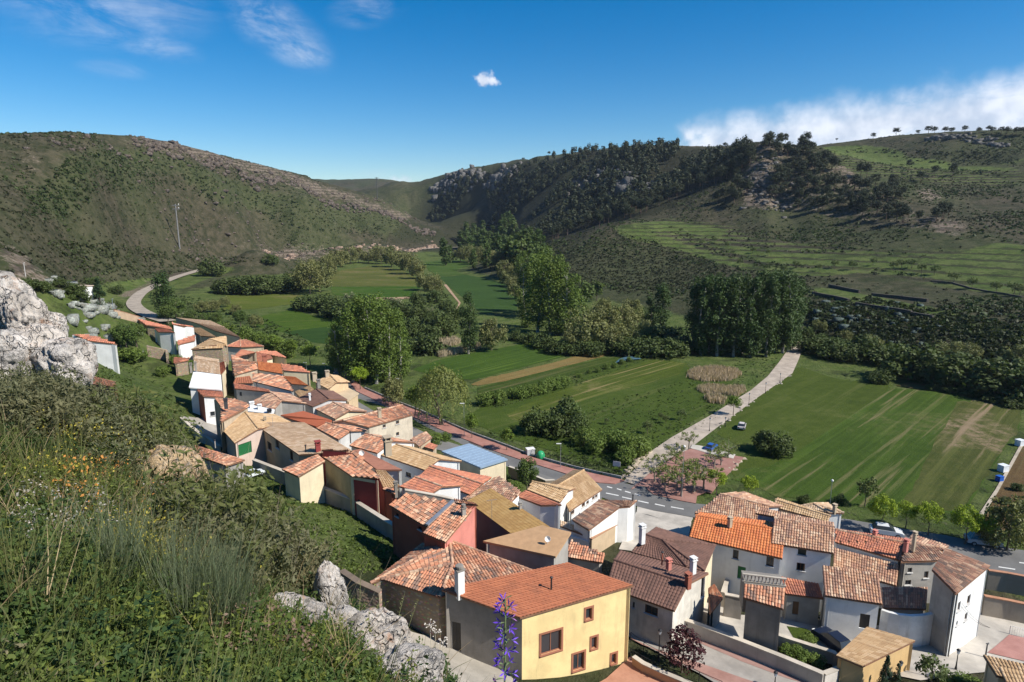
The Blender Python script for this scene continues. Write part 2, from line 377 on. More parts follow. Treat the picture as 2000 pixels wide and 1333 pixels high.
# flat valley floor (clamped to 0)
for u, v in ((640, 716), (760, 780), (950, 850), (1100, 915), (1300, 985), (1500, 1010), (1700, 1050), (2000, 1120), (2000, 1000), (2000, 880), (1800, 950), (1750, 800), (1600, 880),
             (1450, 900), (1500, 760), (1300, 850), (1200, 780), (1000, 740), (1100, 690), (1300, 690), (1450, 700), (850, 700), (800, 640), (600, 660), (700, 600), (900, 600), (1000, 640),
             (450, 600), (500, 560), (700, 540), (850, 540), (950, 560), (1000, 580), (900, 510), (780, 500), (620, 520), (1080, 620), (1200, 640), (1560, 690), (1650, 720), (1850, 790), (2200, 1000), (2300, 1200)):
    cz(u, v, -3)
for u, v in ((350, 630), (300, 610), (420, 545)): cz(u, v, 0)
# left hill: foot, middle, skyline and beyond
for u, v, z in ((250, 545, 7), (330, 530, 5), (430, 508, 4), (540, 498, 4), (700, 489, 3), (850, 482, 2)): cz(u, v, z)
for u, v, d in ((0, 440, 330), (130, 440, 375), (270, 440, 410), (420, 420, 500), (560, 425, 600), (700, 440, 690), (200, 350, 450), (420, 360, 590), (0, 350, 390),
                (600, 400, 660), (770, 445, 760)): cd(u, v, d)
for u, v, d in ((-300, 275, 420), (-120, 266, 440), (0, 262, 455), (130, 258, 500), (270, 267, 580), (420, 300, 670), (560, 335, 755), (700, 381, 810), (790, 416, 830), (865, 447, 845)):
    p = cd(u, v, d); q = C0+(p-C0)*1.22; cx(q.x, q.y, p.z-22)
# spur of the camera's own hill, on the left
for u, v, d in ((-100, 440, 190), (0, 466, 190), (100, 533, 185), (190, 585, 195), (60, 600, 150), (150, 600, 160), (140, 640, 140)): cd(u, v, d)
# forest ridge
for u, v, d in ((810, 360, 1120), (900, 331, 1060), (1000, 314, 960), (1100, 302, 850), (1250, 284, 760), (1400, 288, 690)):
    p = cd(u, v, d); q = C0+(p-C0)*1.25; cx(q.x, q.y, p.z-6)
for u, v, d in ((880, 410, 960), (900, 450, 860), (1000, 400, 830), (1000, 450, 730), (1100, 380, 720), (1100, 450, 600), (1200, 360, 660), (1220, 420, 560), (1330, 350, 620)): cd(u, v, d)
# near spur and terraces
for u, v, d in ((1065, 505, 420), (1120, 475, 425), (1200, 436, 440), (1300, 432, 470), (1420, 430, 480), (1150, 520, 370), (1300, 500, 385), (1250, 550, 335), (1420, 520, 345), (1150, 570, 320)): cd(u, v, d)
# pyramid hill
for u, v, d in ((1510, 278, 570), (1290, 395, 560), (1400, 335, 575), (1500, 420, 480), (1600, 330, 545), (1650, 450, 430), (1720, 390, 480), (1850, 440, 410), (1560, 360, 520)): cd(u, v, d)
for u, v, d in ((1600, 290, 800), (1750, 264, 780), (1900, 254, 720), (2000, 252, 700), (2200, 250, 700), (2600, 260, 700)):
    p = cd(u, v, d); q = C0+(p-C0)*1.3; cx(q.x, q.y, p.z-4)
for u, v, d in ((1700, 310, 700), (1850, 320, 640), (1990, 335, 590), (1900, 400, 490), (2000, 460, 400), (2200, 450, 400),
                (1450, 480, 395), (1600, 500, 365), (1750, 520, 340), (1900, 545, 315), (2000, 560, 305), (2200, 560, 300),
                (1600, 560, 290), (1700, 572, 285), (1850, 580, 275), (2000, 600, 260), (1600, 605, 240), (1750, 640, 222), (1900, 655, 215), (2100, 680, 205)): cd(u, v, d)
for u, v in ((1570, 655), (1700, 690), (1850, 725), (2000, 765), (2200, 800)): cz(u, v, .3)
# far hill closing the valley
for u, v, d in ((640, 352, 1950), (740, 349, 1900), (800, 357, 1800), (870, 365, 1900), (760, 392, 1450), (790, 380, 1600), (500, 360, 1900)): cd(u, v, d)
for x, y, z in ((0, 2600, 170), (-900, 2600, 170), (1200, 2600, 170), (1600, 1500, 130), (-1500, 1500, 120), (-1500, 400, 90), (1500, 500, 100)): cx(x, y, z)
# village ground and the slope under the camera
for u, v, z in ((560, 668, .8), (500, 655, 1), (700, 800, 1.5), (850, 880, 1.5), (1000, 960, 1.5), (1150, 1020, 2), (1250, 1060, 2), (1420, 1160, 2.2), (1600, 1190, 1.5), (1800, 1180, 1), (1900, 1260, 1.2), (1650, 1275, 2.0),
                (1300, 1225, 4), (1450, 1290, 4), (1600, 1345, 3.6), (1250, 1290, 4.6), (1180, 1370, 5), (1750, 1330, 3), (1950, 1330, 2.4),
                (850, 1290, 8.5), (960, 1370, 8.8), (740, 1180, 9), (660, 1150, 10), (560, 930, 7.6), (640, 985, 8), (760, 1045, 8), (840, 1085, 8),
                (800, 980, 5), (700, 890, 4.6), (900, 1040, 5), (1050, 1110, 5), (600, 830, 4.5), (480, 750, 5), (440, 830, 7), (500, 890, 7.4), (400, 800, 9), (420, 700, 5), (370, 660, 6), (330, 640, 6), (280, 620, 6),
                (240, 600, 8), (300, 715, 9), (220, 700, 11), (260, 740, 10), (330, 770, 9.5), (160, 690, 13.5), (240, 640, 11), (350, 850, 10), (400, 900, 10.5),
                (480, 930, 10.5), (560, 1000, 11.5), (640, 1060, 11), (720, 1110, 10), (440, 960, 11.5), (300, 820, 12), (200, 780, 15), (560, 1100, 12), (640, 1180, 12), (700, 1260, 13)): cz(u, v, z)
for x, y, z in ((0, 0, 36), (-6, 3, 36.2), (4, 0, 35), (0, -30, 40), (-30, -10, 42), (-60, 30, 33), (-30, 10, 35), (-20, 20, 29), (-10, 12, 32.5), (-12, 25, 24), (-2, 14, 27.5), (3, 8, 29), (7, 20, 16), (-4, 24, 20), (12, 28, 9), (-50, 60, 19), (-38, 45, 18), (-26, 42, 15), (25, 5, 18), (40, 10, 8), (60, 30, 2), (45, 40, 2.5), (90, 40, 0), (120, 20, 0), (60, -30, 10), (-100, 60, 30), (-110, 110, 26), (-15, 36, 15.5), (-75, 85, 19)): cx(x, y, z)
CPA = np.array(CP)
def _tps(r2): return r2*np.log(np.maximum(r2, 1e-9))*.5
S_ = 100.0
_X = CPA[:, :2]/S_; _n = len(_X)
_K = _tps(((_X[:, None]-_X[None])**2).sum(2)) + np.diag(np.where(np.hypot(CPA[:, 0], CPA[:, 1]) > 230, 2e-2, 3e-4))
_Pm = np.c_[np.ones(_n), _X]
_A = np.block([[_K, _Pm], [_Pm.T, np.zeros((3, 3))]])
_w = np.linalg.solve(_A, np.r_[CPA[:, 2], 0, 0, 0])
def tps(x, y):
    x = np.asarray(x, float)/S_; y = np.asarray(y, float)/S_; o = np.full(x.shape, _w[_n])+_w[_n+1]*x+_w[_n+2]*y
    for i in range(_n): o += _w[i]*_tps((x-_X[i, 0])**2+(y-_X[i, 1])**2)
    return o
def _axis(lo, mid0, mid1, hi, s, g):
    a = list(np.arange(mid0, mid1, s)); st = s
    while a[-1] < hi: st *= g; a.append(a[-1]+st)
    b = [a[0]]; st = s
    while b[-1] > lo: st *= g; b.append(b[-1]-st)
    return np.array(b[:0:-1]+a)
GX = _axis(-1700, -190, 190, 1900, 2.0, 1.022); GY = _axis(-80, -20, 260, 2900, 2.0, 1.014)
TX, TY = np.meshgrid(GX, GY); TZ = tps(TX, TY)
_flat = TZ < .6
TZ = np.where(TZ < 2.5, np.where(TZ < -1.5, 0, (TZ+1.5)**2/16.0*1.0*2.5), TZ)   # soft clamp: the valley floor is level
_vil = np.exp(-(np.maximum(0, np.abs(TX+30)-70)/30)**2-(np.maximum(0, np.abs(TY-95)-70)/30)**2)
_amp = np.clip((TZ-1.5)/14, 0, 1)*(1-.93*_vil)
_far = np.clip((np.hypot(TX, TY)-150)/300, .15, 1)
_steep = fbm(TX, TY, 60, 5, 3)
TZ = TZ + _amp*_far*(3.2*_steep*np.clip(TZ/70, .1, 1) + 1.1*fbm(TX, TY, 14, 3, 9))
# gullies on the big slopes
_gul = np.abs(fbm(TX*.8+TY*.25, TY*.5, 90, 3, 31)); TZ = TZ - _amp*_far*np.clip(TZ/60, 0, 1)*3.5*np.exp(-(_gul/.10)**2)
def T(x, y):
    """terrain height, bilinear on the terrain mesh"""
    sca = np.ndim(x) == 0; x = np.atleast_1d(np.asarray(x, float)); y = np.atleast_1d(np.asarray(y, float))
    i = np.clip(np.searchsorted(GX, x)-1, 0, len(GX)-2); j = np.clip(np.searchsorted(GY, y)-1, 0, len(GY)-2)
    fx = np.clip((x-GX[i])/(GX[i+1]-GX[i]), 0, 1); fy = np.clip((y-GY[j])/(GY[j+1]-GY[j]), 0, 1)
    r = (TZ[j, i]*(1-fx)+TZ[j, i+1]*fx)*(1-fy)+(TZ[j+1, i]*(1-fx)+TZ[j+1, i+1]*fx)*fy
    return float(r[0]) if sca else r
_ts = np.geomspace(12, 2600, 700)
def on_ground(u, v, h=0.0, tmin=12):
    """first place along the photo ray where the ray is h above the terrain"""
    d = pix_dir(u, v); ts = _ts[_ts >= tmin]
    g = CZ+d.z*ts - T(d.x*ts, d.y*ts) - h
    k = np.argmax(g < 0)
    if g[k] >= 0: k = len(ts)-1
    if k == 0: t = ts[0]
    else:
        a, b = ts[k-1], ts[k]
        for _ in range(14):
            m = (a+b)/2
            if CZ+d.z*m-T(d.x*m, d.y*m)-h < 0: b = m
            else: a = m
        t = (a+b)/2
    return C0+d*t

# bring the skyline to the line surveyed in the photograph, azimuth by azimuth
SKY = [(-400, 275), (-120, 266), (0, 262), (130, 258), (270, 267), (340, 280), (420, 300), (560, 335), (630, 352), (740, 349), (800, 357), (825, 354), (860, 343), (900, 332), (960, 322), (1000, 314), (1060, 306), (1100, 301), (1250, 283), (1400, 287), (1500, 276), (1535, 283), (1600, 284), (1750, 265), (1850, 258), (2000, 252), (2400, 252)]
_su = np.array([p[0] for p in SKY], float); _sv = np.array([p[1] for p in SKY], float)
for _it in range(6):
    ub = np.arange(-380, 2380, 20.0); corr = []; dsk = []
    for u in ub:
        d0 = pix_dir(u, float(np.interp(u, _su, _sv))); hl = math.hypot(d0.x, d0.y); rr = np.geomspace(300, 2600, 320); z_ = T(d0.x/hl*rr, d0.y/hl*rr); e_ = (z_-CZ)/rr; k = int(np.argmax(e_))
        corr.append((d0.z/hl-e_[k])*rr[k]); dsk.append(rr[k])
    corr = np.array(corr); dsk = np.array(dsk)
    pu = 1000+FPX*TX/np.maximum(TY*math.cos(PITCH)-(TZ-CZ)*math.sin(PITCH), 1)
    cc = np.interp(pu, ub, np.convolve(np.pad(corr, 1, 'edge'), np.array([.25, .5, .25]), 'valid')*.7); dd = np.interp(pu, ub, dsk); r_ = np.hypot(TX, TY)
    f_ = np.clip((r_/dd-.55)/.4, 0, 1); f_ = f_*f_*(3-2*f_)
    TZ = TZ+cc*f_*(TY > 100)
_m = 1/(1+np.exp((TX+88)/6))*1/(1+np.exp(-(TY-80)/6))*1/(1+np.exp((TY-300)/10)); _z = TZ.copy()
for _ in range(40): _z = (_z+np.roll(_z, 1, 0)+np.roll(_z, -1, 0)+np.roll(_z, 1, 1)+np.roll(_z, -1, 1))/5
TZ = TZ*(1-_m)+_z*_m
# the road out of the valley lies in a levelled bed
ROAD = [at_z(*p) for p in ((330, 628, .4), (305, 622, .4), (268, 605, .8), (258, 592, 1), (275, 572, 1.5), (305, 557, 2), (345, 541, 2.5), (400, 525, 3), (470, 515, 3), (560, 504, 3), (650, 497, 3), (760, 491.5, 2.5), (850, 485, 2), (900, 483, 2))]
_q = []
for a_, b_ in zip(ROAD, ROAD[1:]):
    m_ = max(2, int((b_-a_).length/5)); _q += [a_.lerp(b_, k/m_) for k in range(m_)]
_q.append(ROAD[-1])
for _ in range(6): _q = [_q[0]]+[(_q[i-1]+_q[i]*2+_q[i+1])/4 for i in range(1, len(_q)-1)]+[_q[-1]]
ROADP = _q; _best = np.full(TX.shape, 1e9); _rz = np.zeros(TX.shape)
for p in ROADP:
    d_ = np.hypot(TX-p.x, TY-p.y); m_ = d_ < _best; _best[m_] = d_[m_]; _rz[m_] = p.z
_b = np.clip((_best-7)/45, 0, 1); _b = _b*_b*(3-2*_b); TZ = TZ*_b+(_rz-.35)*(1-_b)

# colour masks on the terrain, from outlines seen in the photograph
PU, PV = to_pix(TX, TY, TZ); DIST = np.hypot(TX, TY)
def pmask(polys, dmin=0, dmax=1e9):
    m = np.zeros(TX.shape)
    for p in polys: m = np.maximum(m, inpoly(PU, PV, p)*1.0)
    return m*(DIST > dmin)*(DIST < dmax)*(TY > 5)
def Sp(l): return [Z('S', *p) for p in l]
meadow = pmask([Sp([(1010, 290), (1320, 270), (1330, 300), (1560, 330), (1640, 360), (2000, 365), (2000, 385), (1600, 380), (1350, 365), (1080, 320)]),
                Sp([(870, 250), (1060, 240), (1300, 260), (1100, 290), (960, 300)]), Sp([(1880, 340), (2000, 300), (2000, 350)]),
                Sp([(-280, 690), (0, 660), (350, 710), (300, 760), (0, 720), (-200, 730)]), Sp([(-300, 710), (0, 750), (300, 860), (560, 930), (1180, 940), (900, 970), (560, 960), (300, 900), (0, 800), (-200, 760)]),
                Sp([(250, 800), (700, 840), (1150, 850), (1800, 880), (2000, 930), (2000, 1080), (1700, 1040), (1400, 960), (1100, 930), (560, 900)]),
                Sp([(820, 1030), (1000, 1050), (1450, 1140), (2000, 1300), (2000, 1333), (1500, 1200), (1150, 1130), (840, 1070)]),
                Sp([(1600, 850), (1850, 780), (2000, 800), (2000, 930), (1700, 900)])], 200)
meadow = np.maximum(meadow, pmask([[(130, 570), (250, 545), (330, 545), (390, 525), (480, 520), (250, 600), (170, 640), (200, 690), (120, 640), (60, 575)]], 60))
meadow = np.maximum(meadow, np.clip(1-TZ/3.0, 0, 1)*(DIST > 90)*.8)
meadow = np.maximum(meadow, pmask([[(100, 650), (240, 610), (330, 640), (420, 640), (470, 720), (450, 800), (400, 880), (300, 850), (200, 800), (120, 720)]], 70, 230)*.75)
meadow = np.maximum(meadow, pmask([[(190, 745), (260, 700), (300, 710), (330, 760), (300, 800), (210, 790)], [(390, 890), (500, 905), (700, 980), (840, 1085), (760, 1110), (640, 1120), (400, 960)]], 30, 130)*.9)
soil = pmask([Sp([(440, 330), (520, 230), (600, 220), (640, 260), (560, 420), (640, 480), (700, 600), (480, 590), (420, 540), (520, 440)]), Sp([(930, 340), (1010, 350), (1090, 420), (1060, 500), (980, 440)]),
              Sp([(0, 530), (130, 440), (330, 400), (360, 420), (160, 480), (0, 570)]), Sp([(1480, 720), (1560, 640), (1720, 690), (1600, 760)]), Sp([(1380, 480), (1500, 480), (1560, 560), (1420, 560)])], 250)
soil = np.maximum(soil, pmask([[(280, 262), (400, 290), (560, 335), (700, 383), (870, 445), (880, 458), (760, 425), (660, 392), (520, 352), (430, 322), (360, 305), (300, 300), (230, 285)]], 300)*.8)
soil = np.maximum(soil, pmask([[(250, 445), (420, 452), (540, 475), (660, 482), (760, 470), (850, 462), (860, 478), (640, 494), (500, 498), (380, 480)], [(520, 375), (600, 385), (620, 400), (540, 395)], [(640, 425), (760, 440), (740, 452), (650, 440)], [(0, 300), (80, 290), (120, 330), (40, 350)]], 250)*.5)
soil = np.maximum(soil, pmask([Sp([(380, 420), (540, 225), (640, 215), (820, 240), (1100, 420), (1450, 620), (1600, 660), (1500, 720), (1100, 680), (700, 610), (420, 590)])], 300)*.6)
soil = np.maximum(soil, pmask([[(520, 500), (560, 486), (660, 490), (780, 485), (860, 470), (870, 480), (780, 492), (660, 500), (580, 508)], [(230, 575), (300, 545), (385, 520), (390, 527), (300, 560), (240, 590)],
                             [(0, 470), (60, 500), (110, 560), (60, 560), (0, 540)], [(55, 440), (180, 433), (250, 436), (310, 447), (305, 450), (180, 438), (60, 445)]], 90)*.95)
terr = pmask([Sp([(-280, 700), (0, 650), (350, 690), (500, 760), (1200, 830), (1700, 830), (2000, 790), (2000, 1120), (1700, 1060), (1200, 960), (560, 960), (300, 900), (-100, 790)]), Sp([(820, 330), (1000, 310), (1350, 370), (2000, 390), (2000, 470), (1500, 450), (1100, 400)]), Sp([(840, 1030), (1450, 1130), (2000, 1290), (2000, 1400), (1500, 1230), (1000, 1110)])], 200)
forest = pmask([[(740, 480), (860, 372), (920, 345), (1000, 335), (1100, 305), (1280, 290), (1480, 290), (1430, 350), (1280, 420), (1190, 440), (1060, 480), (900, 500)]], 350)
green = np.clip(.5+1.6*fbm(TX, TY, 70, 4, 77), 0, 1)
green = np.maximum(green*.8, pmask([[(60, 400), (140, 300), (300, 290), (500, 370), (700, 400), (860, 450), (860, 480), (640, 440), (440, 400), (330, 330), (200, 340), (120, 430)]], 250)*.9)
def blur(m, k=2):
    for _ in range(k):
        m = (m+np.roll(m, 1, 0)+np.roll(m, -1, 0)+np.roll(m, 1, 1)+np.roll(m, -1, 1))/5
    return m
terr = blur(terr, 3); meadow = blur(meadow, 2); soil = blur(soil, 2); forest = blur(forest, 2)
jj, ii = np.meshgrid(np.arange(len(GY)-1), np.arange(len(GX)-1), indexing='ij'); w_ = len(GX)
fa = np.stack([jj*w_+ii, jj*w_+ii+1, (jj+1)*w_+ii+1, (jj+1)*w_+ii], -1).reshape(-1, 4)
me = mesh_np('terrain', np.stack([TX, TY, TZ], -1).reshape(-1, 3), fa, {'meadow': meadow.ravel(), 'soil': soil.ravel(), 'forest': forest.ravel(), 'lush': green.ravel(), 'terr': terr.ravel()}, smooth=True)
t = NT('hill_ground'); w = t.coords('World')
n1 = t.noise(w, .02, 5, .6); n2 = t.noise(w, .16, 6, .68); n3 = t.noise(w, .9, 6, .72); n4 = t.noise(w, 4, 4, .7)
n5 = t.noise(w, .33, 7, .78)
c = t.mix(t.step(n2, .36, .64), (.034, .036, .018), (.078, .068, .042))
c = t.mix(t.math('MULTIPLY', t.step(n1, .48, .7), .55), c, (.088, .070, .050))
c = t.mix(t.math('MULTIPLY', t.attr('lush'), .6), c, t.mix(n2, (.034, .052, .016), (.068, .086, .030)))
md = t.mix(t.step(n2, .35, .65), (.060, .092, .020), (.108, .132, .040)); md = t.mix(t.math('MULTIPLY', t.step(n3, .5, .75), .55), md, (.034, .048, .015))
c = t.mix(t.step(t.math('ADD', t.attr('meadow'), t.math('MULTIPLY', t.math('SUBTRACT', n2, .5), .7)), .35, .65), c, md)
pz = t.n('ShaderNodeSeparateXYZ'); t.set(pz.inputs[0], w)
wv = t.math('SINE', t.math('ADD', t.math('MULTIPLY', pz.outputs[2], 2.6), t.math('MULTIPLY', n2, 5.5)))
c = t.mix(t.math('MULTIPLY', t.attr('terr'), t.math('MULTIPLY', t.step(wv, -.1, .5), .85)), c, md)
c = t.mix(t.math('MULTIPLY', t.attr('terr'), t.math('MULTIPLY', t.step(wv, -.45, -.85), .75)), c, (.028, .026, .016))
st_ = t.math('SINE', t.math('ADD', t.math('MULTIPLY', pz.outputs[2], 1.7), t.math('MULTIPLY', n2, 7.0)))
sl_ = t.mix(t.step(n3, .4, .62), (.13, .095, .068), (.23, .19, .15)); sl_ = t.mix(t.math('MULTIPLY', t.step(st_, .2, .7), .7), sl_, (.045, .036, .028))
c = t.mix(t.step(t.math('ADD', t.attr('soil'), t.math('ADD', t.math('MULTIPLY', t.math('SUBTRACT', n3, .5), 2.0), t.math('MULTIPLY', t.math('SUBTRACT', n2, .5), 1.6))), .5, .9), c, sl_)
c = t.mix(t.math('MULTIPLY', t.step(n3, .585, .66), .45), c, (.17, .14, .11))
c = t.mix(t.math('MULTIPLY', t.step(n5, .52, .66), .65), c, (.020, .024, .012))
c = t.mix(t.math('MULTIPLY', t.step(t.noise(w, .055, 6, .7), .54, .62), .6), c, (.024, .033, .012))
c = t.mix(t.math('MULTIPLY', t.attr('forest'), .8), c, (.026, .028, .015))
hgt = t.math('ADD', t.math('MULTIPLY', n3, .6), t.math('MULTIPLY', n2, .8))
TERR = tag(new_obj('terrain', me, None, t.bsdf(c, .95, hgt, 1.0, 1.2, spec=.1)), kind='structure')
# ------------------------------------------------------------------ flat ground sheets: fields, road, pavements, path
_lev = [0.03]
def sheet(name, zone, pts, mat, z=None, kind='structure', smoothn=0):
    if z is None: _lev[0] += .006; z = _lev[0]
    P3 = [at_z(*Z(zone, *p), z) for p in pts]
    bm = bmesh.new(); vs = [bm.verts.new(p) for p in P3]; f = bm.faces.new(vs); bmesh.ops.triangulate(bm, faces=[f])
    if sum(f2.normal.z for f2 in bm.faces) < 0: bmesh.ops.reverse_faces(bm, faces=bm.faces)
    me = bpy.data.meshes.new(name); bm.to_mesh(me); bm.free()
    return tag(new_obj(name, me, None, mat), kind=kind)
def wob(pts, n=4, a=1.2, seed=1):
    """break up straight outlines of a field by a little"""
    r = random.Random(seed); o = []
    for i, p in enumerate(pts):
        q = pts[(i+1) % len(pts)]
        for k in range(n):
            f = k/n; j = 0 if k == 0 else a
            o.append((p[0]+(q[0]-p[0])*f+r.uniform(-j, j)*2, p[1]+(q[1]-p[1])*f+r.uniform(-j, j)))
    return o
GA = math.atan2(148.6-93, 90.3-34)
G1 = (.058, .108, .024); G2 = (.088, .145, .034); ST = (.26, .20, .11)
sheet('meadow', 'W', wob([(-400, 990), (-250, 830), (-60, 670), (60, 600), (240, 470), (540, 560), (940, 610), (960, 640), (300, 1100), (0, 1260), (-250, 1340), (-310, 1280), (-150, 1120)], 4, 5, 2), fieldm((.07, .108, .026), (.105, .145, .04), (.17, .17, .06), GA, 3.0, .25, .35))
sheet('crop_field', 'W', wob([(-280, 1345), (-180, 1260), (0, 1250), (300, 1080), (960, 630), (1320, 660), (1980, 800), (1960, 960), (1830, 1130), (1650, 1420), (1520, 1620), (1250, 1600), (800, 1570), (300, 1500), (60, 1480), (-60, 1420)], 4, 4, 3), fieldm(G1, G2, ST, GA, 1.6, .75, .30))
sheet('worn_crop', 'W', wob([(1480, 740), (1700, 730), (1975, 805), (1955, 960), (1830, 1130), (1650, 1420), (1500, 1600), (1250, 1590), (1020, 1560), (1180, 1330), (1300, 1050)], 5, 9, 33), fieldm((.085, .112, .040), (.135, .145, .066), (.34, .245, .155), GA, 1.9, 1.0, 1.0))
sheet('meadow', 'N', wob([(330, 1000), (560, 930), (700, 900), (900, 850), (1250, 700), (1640, 610), (1960, 640), (2040, 740), (2350, 760), (2200, 980), (1950, 1120), (1700, 1300), (1500, 1500), (900, 1320), (600, 1230), (200, 1080)], 4, 4, 4), fieldm((.062, .105, .026), (.096, .142, .038), (.2, .18, .08), GA, 2, .2, .2))
sheet('crop_field', 'N', wob([(560, 1040), (700, 960), (1200, 770), (1700, 605), (1960, 640), (1900, 730), (1640, 800), (1250, 900), (900, 1020), (700, 1090), (600, 1080)], 4, 3, 5), fieldm((.08, .118, .026), (.118, .155, .042), (.33, .25, .12), GA, 1.1, 1.0, .35))
sheet('crop_field', 'N', wob([(-180, 690), (0, 620), (200, 575), (800, 468), (1180, 505), (1250, 530), (800, 640), (400, 745), (290, 770), (100, 760)], 4, 3, 6), fieldm((.052, .108, .024), (.08, .142, .034), (.12, .18, .03), GA+.05, 1.3, .8, .05))
sheet('ploughed_strip', 'N', wob([(280, 805), (400, 755), (560, 720), (900, 640), (1280, 530), (1430, 540), (1300, 590), (900, 690), (600, 765), (330, 815)], 4, 4, 7), fieldm((.25, .165, .09), (.34, .25, .15), (.15, .16, .06), GA, .6, .8, .5))
sheet('garden_plot', 'N', wob([(330, 830), (600, 770), (900, 695), (1300, 600), (1620, 575), (1640, 610), (1250, 710), (900, 850), (560, 935), (350, 990)], 4, 4, 8), fieldm((.05, .085, .022), (.085, .13, .035), (.22, .17, .09), GA, .8, .5, .5))
# valley fields beyond the hedges
sheet('crop_field', 'Q', wob([(570, 800), (800, 770), (1060, 745), (1090, 800), (1000, 890), (640, 860)], 3, 3, 9), fieldm((.034, .08, .026), (.05, .105, .034), (.10, .14, .03), .4, 1.2, .3, .05))
sheet('meadow', 'Q', wob([(330, 690), (680, 620), (900, 680), (1050, 700), (1060, 745), (570, 800), (430, 800)], 3, 3, 10), fieldm((.06, .12, .02), (.1, .165, .03), (.26, .2, .1), .3, 2, .3, .5))
sheet('hay_field', 'Q', wob([(-40, 520), (300, 500), (640, 490), (770, 510), (700, 575), (420, 612), (180, 625), (-100, 590)], 3, 3, 11), fieldm((.10, .14, .03), (.155, .19, .05), (.30, .21, .115), .1, 2.2, .6, .5))
sheet('hay_field', 'Q', wob([(940, 370), (1080, 310), (1350, 270), (1560, 320), (1700, 400), (1690, 440), (960, 440)], 3, 3, 12), fieldm((.11, .135, .045), (.16, .175, .065), (.30, .2, .12), -.15, 3, .7, .6))
sheet('crop_field', 'Q', wob([(980, 442), (1690, 440), (1610, 530), (1240, 545), (1000, 500)], 3, 3, 13), fieldm((.045, .11, .016), (.075, .15, .026), (.2, .16, .08), 0, 3, .4, .2))
sheet('crop_field', 'P', wob([(855, 541), (930, 536), (990, 556), (1010, 580), (1010, 606), (940, 612), (890, 570)], 3, .6, 14), fieldm((.042, .09, .03), (.062, .12, .042), (.09, .15, .03), -.3, 3, .3, .05))
sheet('crop_field', 'P', wob([(826, 512), (905, 508), (935, 520), (935, 535), (855, 540), (838, 530)], 3, .5, 15), fieldm((.06, .12, .03), (.09, .15, .045), (.16, .16, .06), -.1, 4, .3, .2))
sheet('crop_field', 'Q', wob([(60, 330), (300, 285), (700, 240), (1000, 210), (1100, 205), (880, 280), (700, 300), (600, 340), (150, 365), (-60, 400)], 3, 2, 16), fieldm((.042, .115, .02), (.07, .15, .03), (.11, .15, .04), .1, 4, .4, .1))
sheet('crop_field', 'P', wob([(340, 560), (400, 540), (440, 545), (430, 570), (350, 575)], 3, 1, 17), fieldm((.045, .11, .02), (.08, .15, .03), (.15, .16, .05), .1, 4, .4, .1))
dirt = concrete((.36, .24, .15))
sheet('dirt_track', 'P', [(866, 556), (872, 556), (900, 592), (893, 605), (890, 604), (896, 592)], dirt)
sheet('dirt_track', 'P', [(700, 583), (800, 580), (800, 584), (700, 588)], dirt)
# reed beds' straw ground is covered by the reeds; garden beds at the right edge
sheet('garden_bed', 'P', [(2010, 860), (2010, 960), (1960, 1040), (1925, 1060), (1925, 1010), (1960, 930), (1990, 880)], fieldm((.16, .10, .075), (.21, .14, .10), (.1, .12, .05), .8, 1, .5, .4))
sheet('garden_path', 'P', [(1993, 868), (2000, 868), (1950, 960), (1915, 1015), (1906, 1013), (1945, 955)], concrete((.4, .34, .26)))
sheet('bare_ground', 'W', wob([(1000, 610), (1100, 590), (1250, 600), (1310, 640), (1150, 640)], 3, 4, 20), fieldm((.2, .13, .085), (.27, .19, .12), (.1, .12, .04), .2, 1, .5, .4))
# asphalt: the main street and its continuation out of the valley
AS = asphalt((.125, .122, .118))
z_as = 0.20
street = [('D', 300, 20), ('D', 400, 180), ('D', 480, 318), ('D', 760, 450), ('D', 1150, 622), ('D', 1550, 792), ('D', 1960, 947), ('F', 560, 152), ('F', 740, 212), ('F', 920, 267), ('F', 1160, 342), ('F', 1300, 387), ('F', 1430, 414), ('F', 1640, 400), ('F', 1700, 405), ('G', 300, 195),
          ('G', 500, 232), ('G', 560, 285), ('G', 660, 315), ('G', 800, 347), ('G', 930, 372), ('I', 480, 510), ('I', 1000, 600), ('I', 1330, 650), ('I', 1500, 690), ('I', 2060, 790), ('I', 2060, 1000), ('I', 1690, 940), ('I', 900, 880), ('I', 300, 800), ('G', 910, 492), ('G', 700, 456), ('G', 560, 432), ('G', 420, 396),
          ('F', 1500, 560), ('F', 1100, 420), ('F', 640, 280), ('D', 1700, 960), ('D', 1250, 790), ('D', 1040, 690), ('D', 640, 530), ('D', 490, 440), ('D', 380, 330), ('D', 250, 150)]
def sheet_m(name, pts, mat, z=None): return sheet(name, 'P', [Z(*p) for p in pts], mat, z)
sheet_m('road', street, AS, z_as)
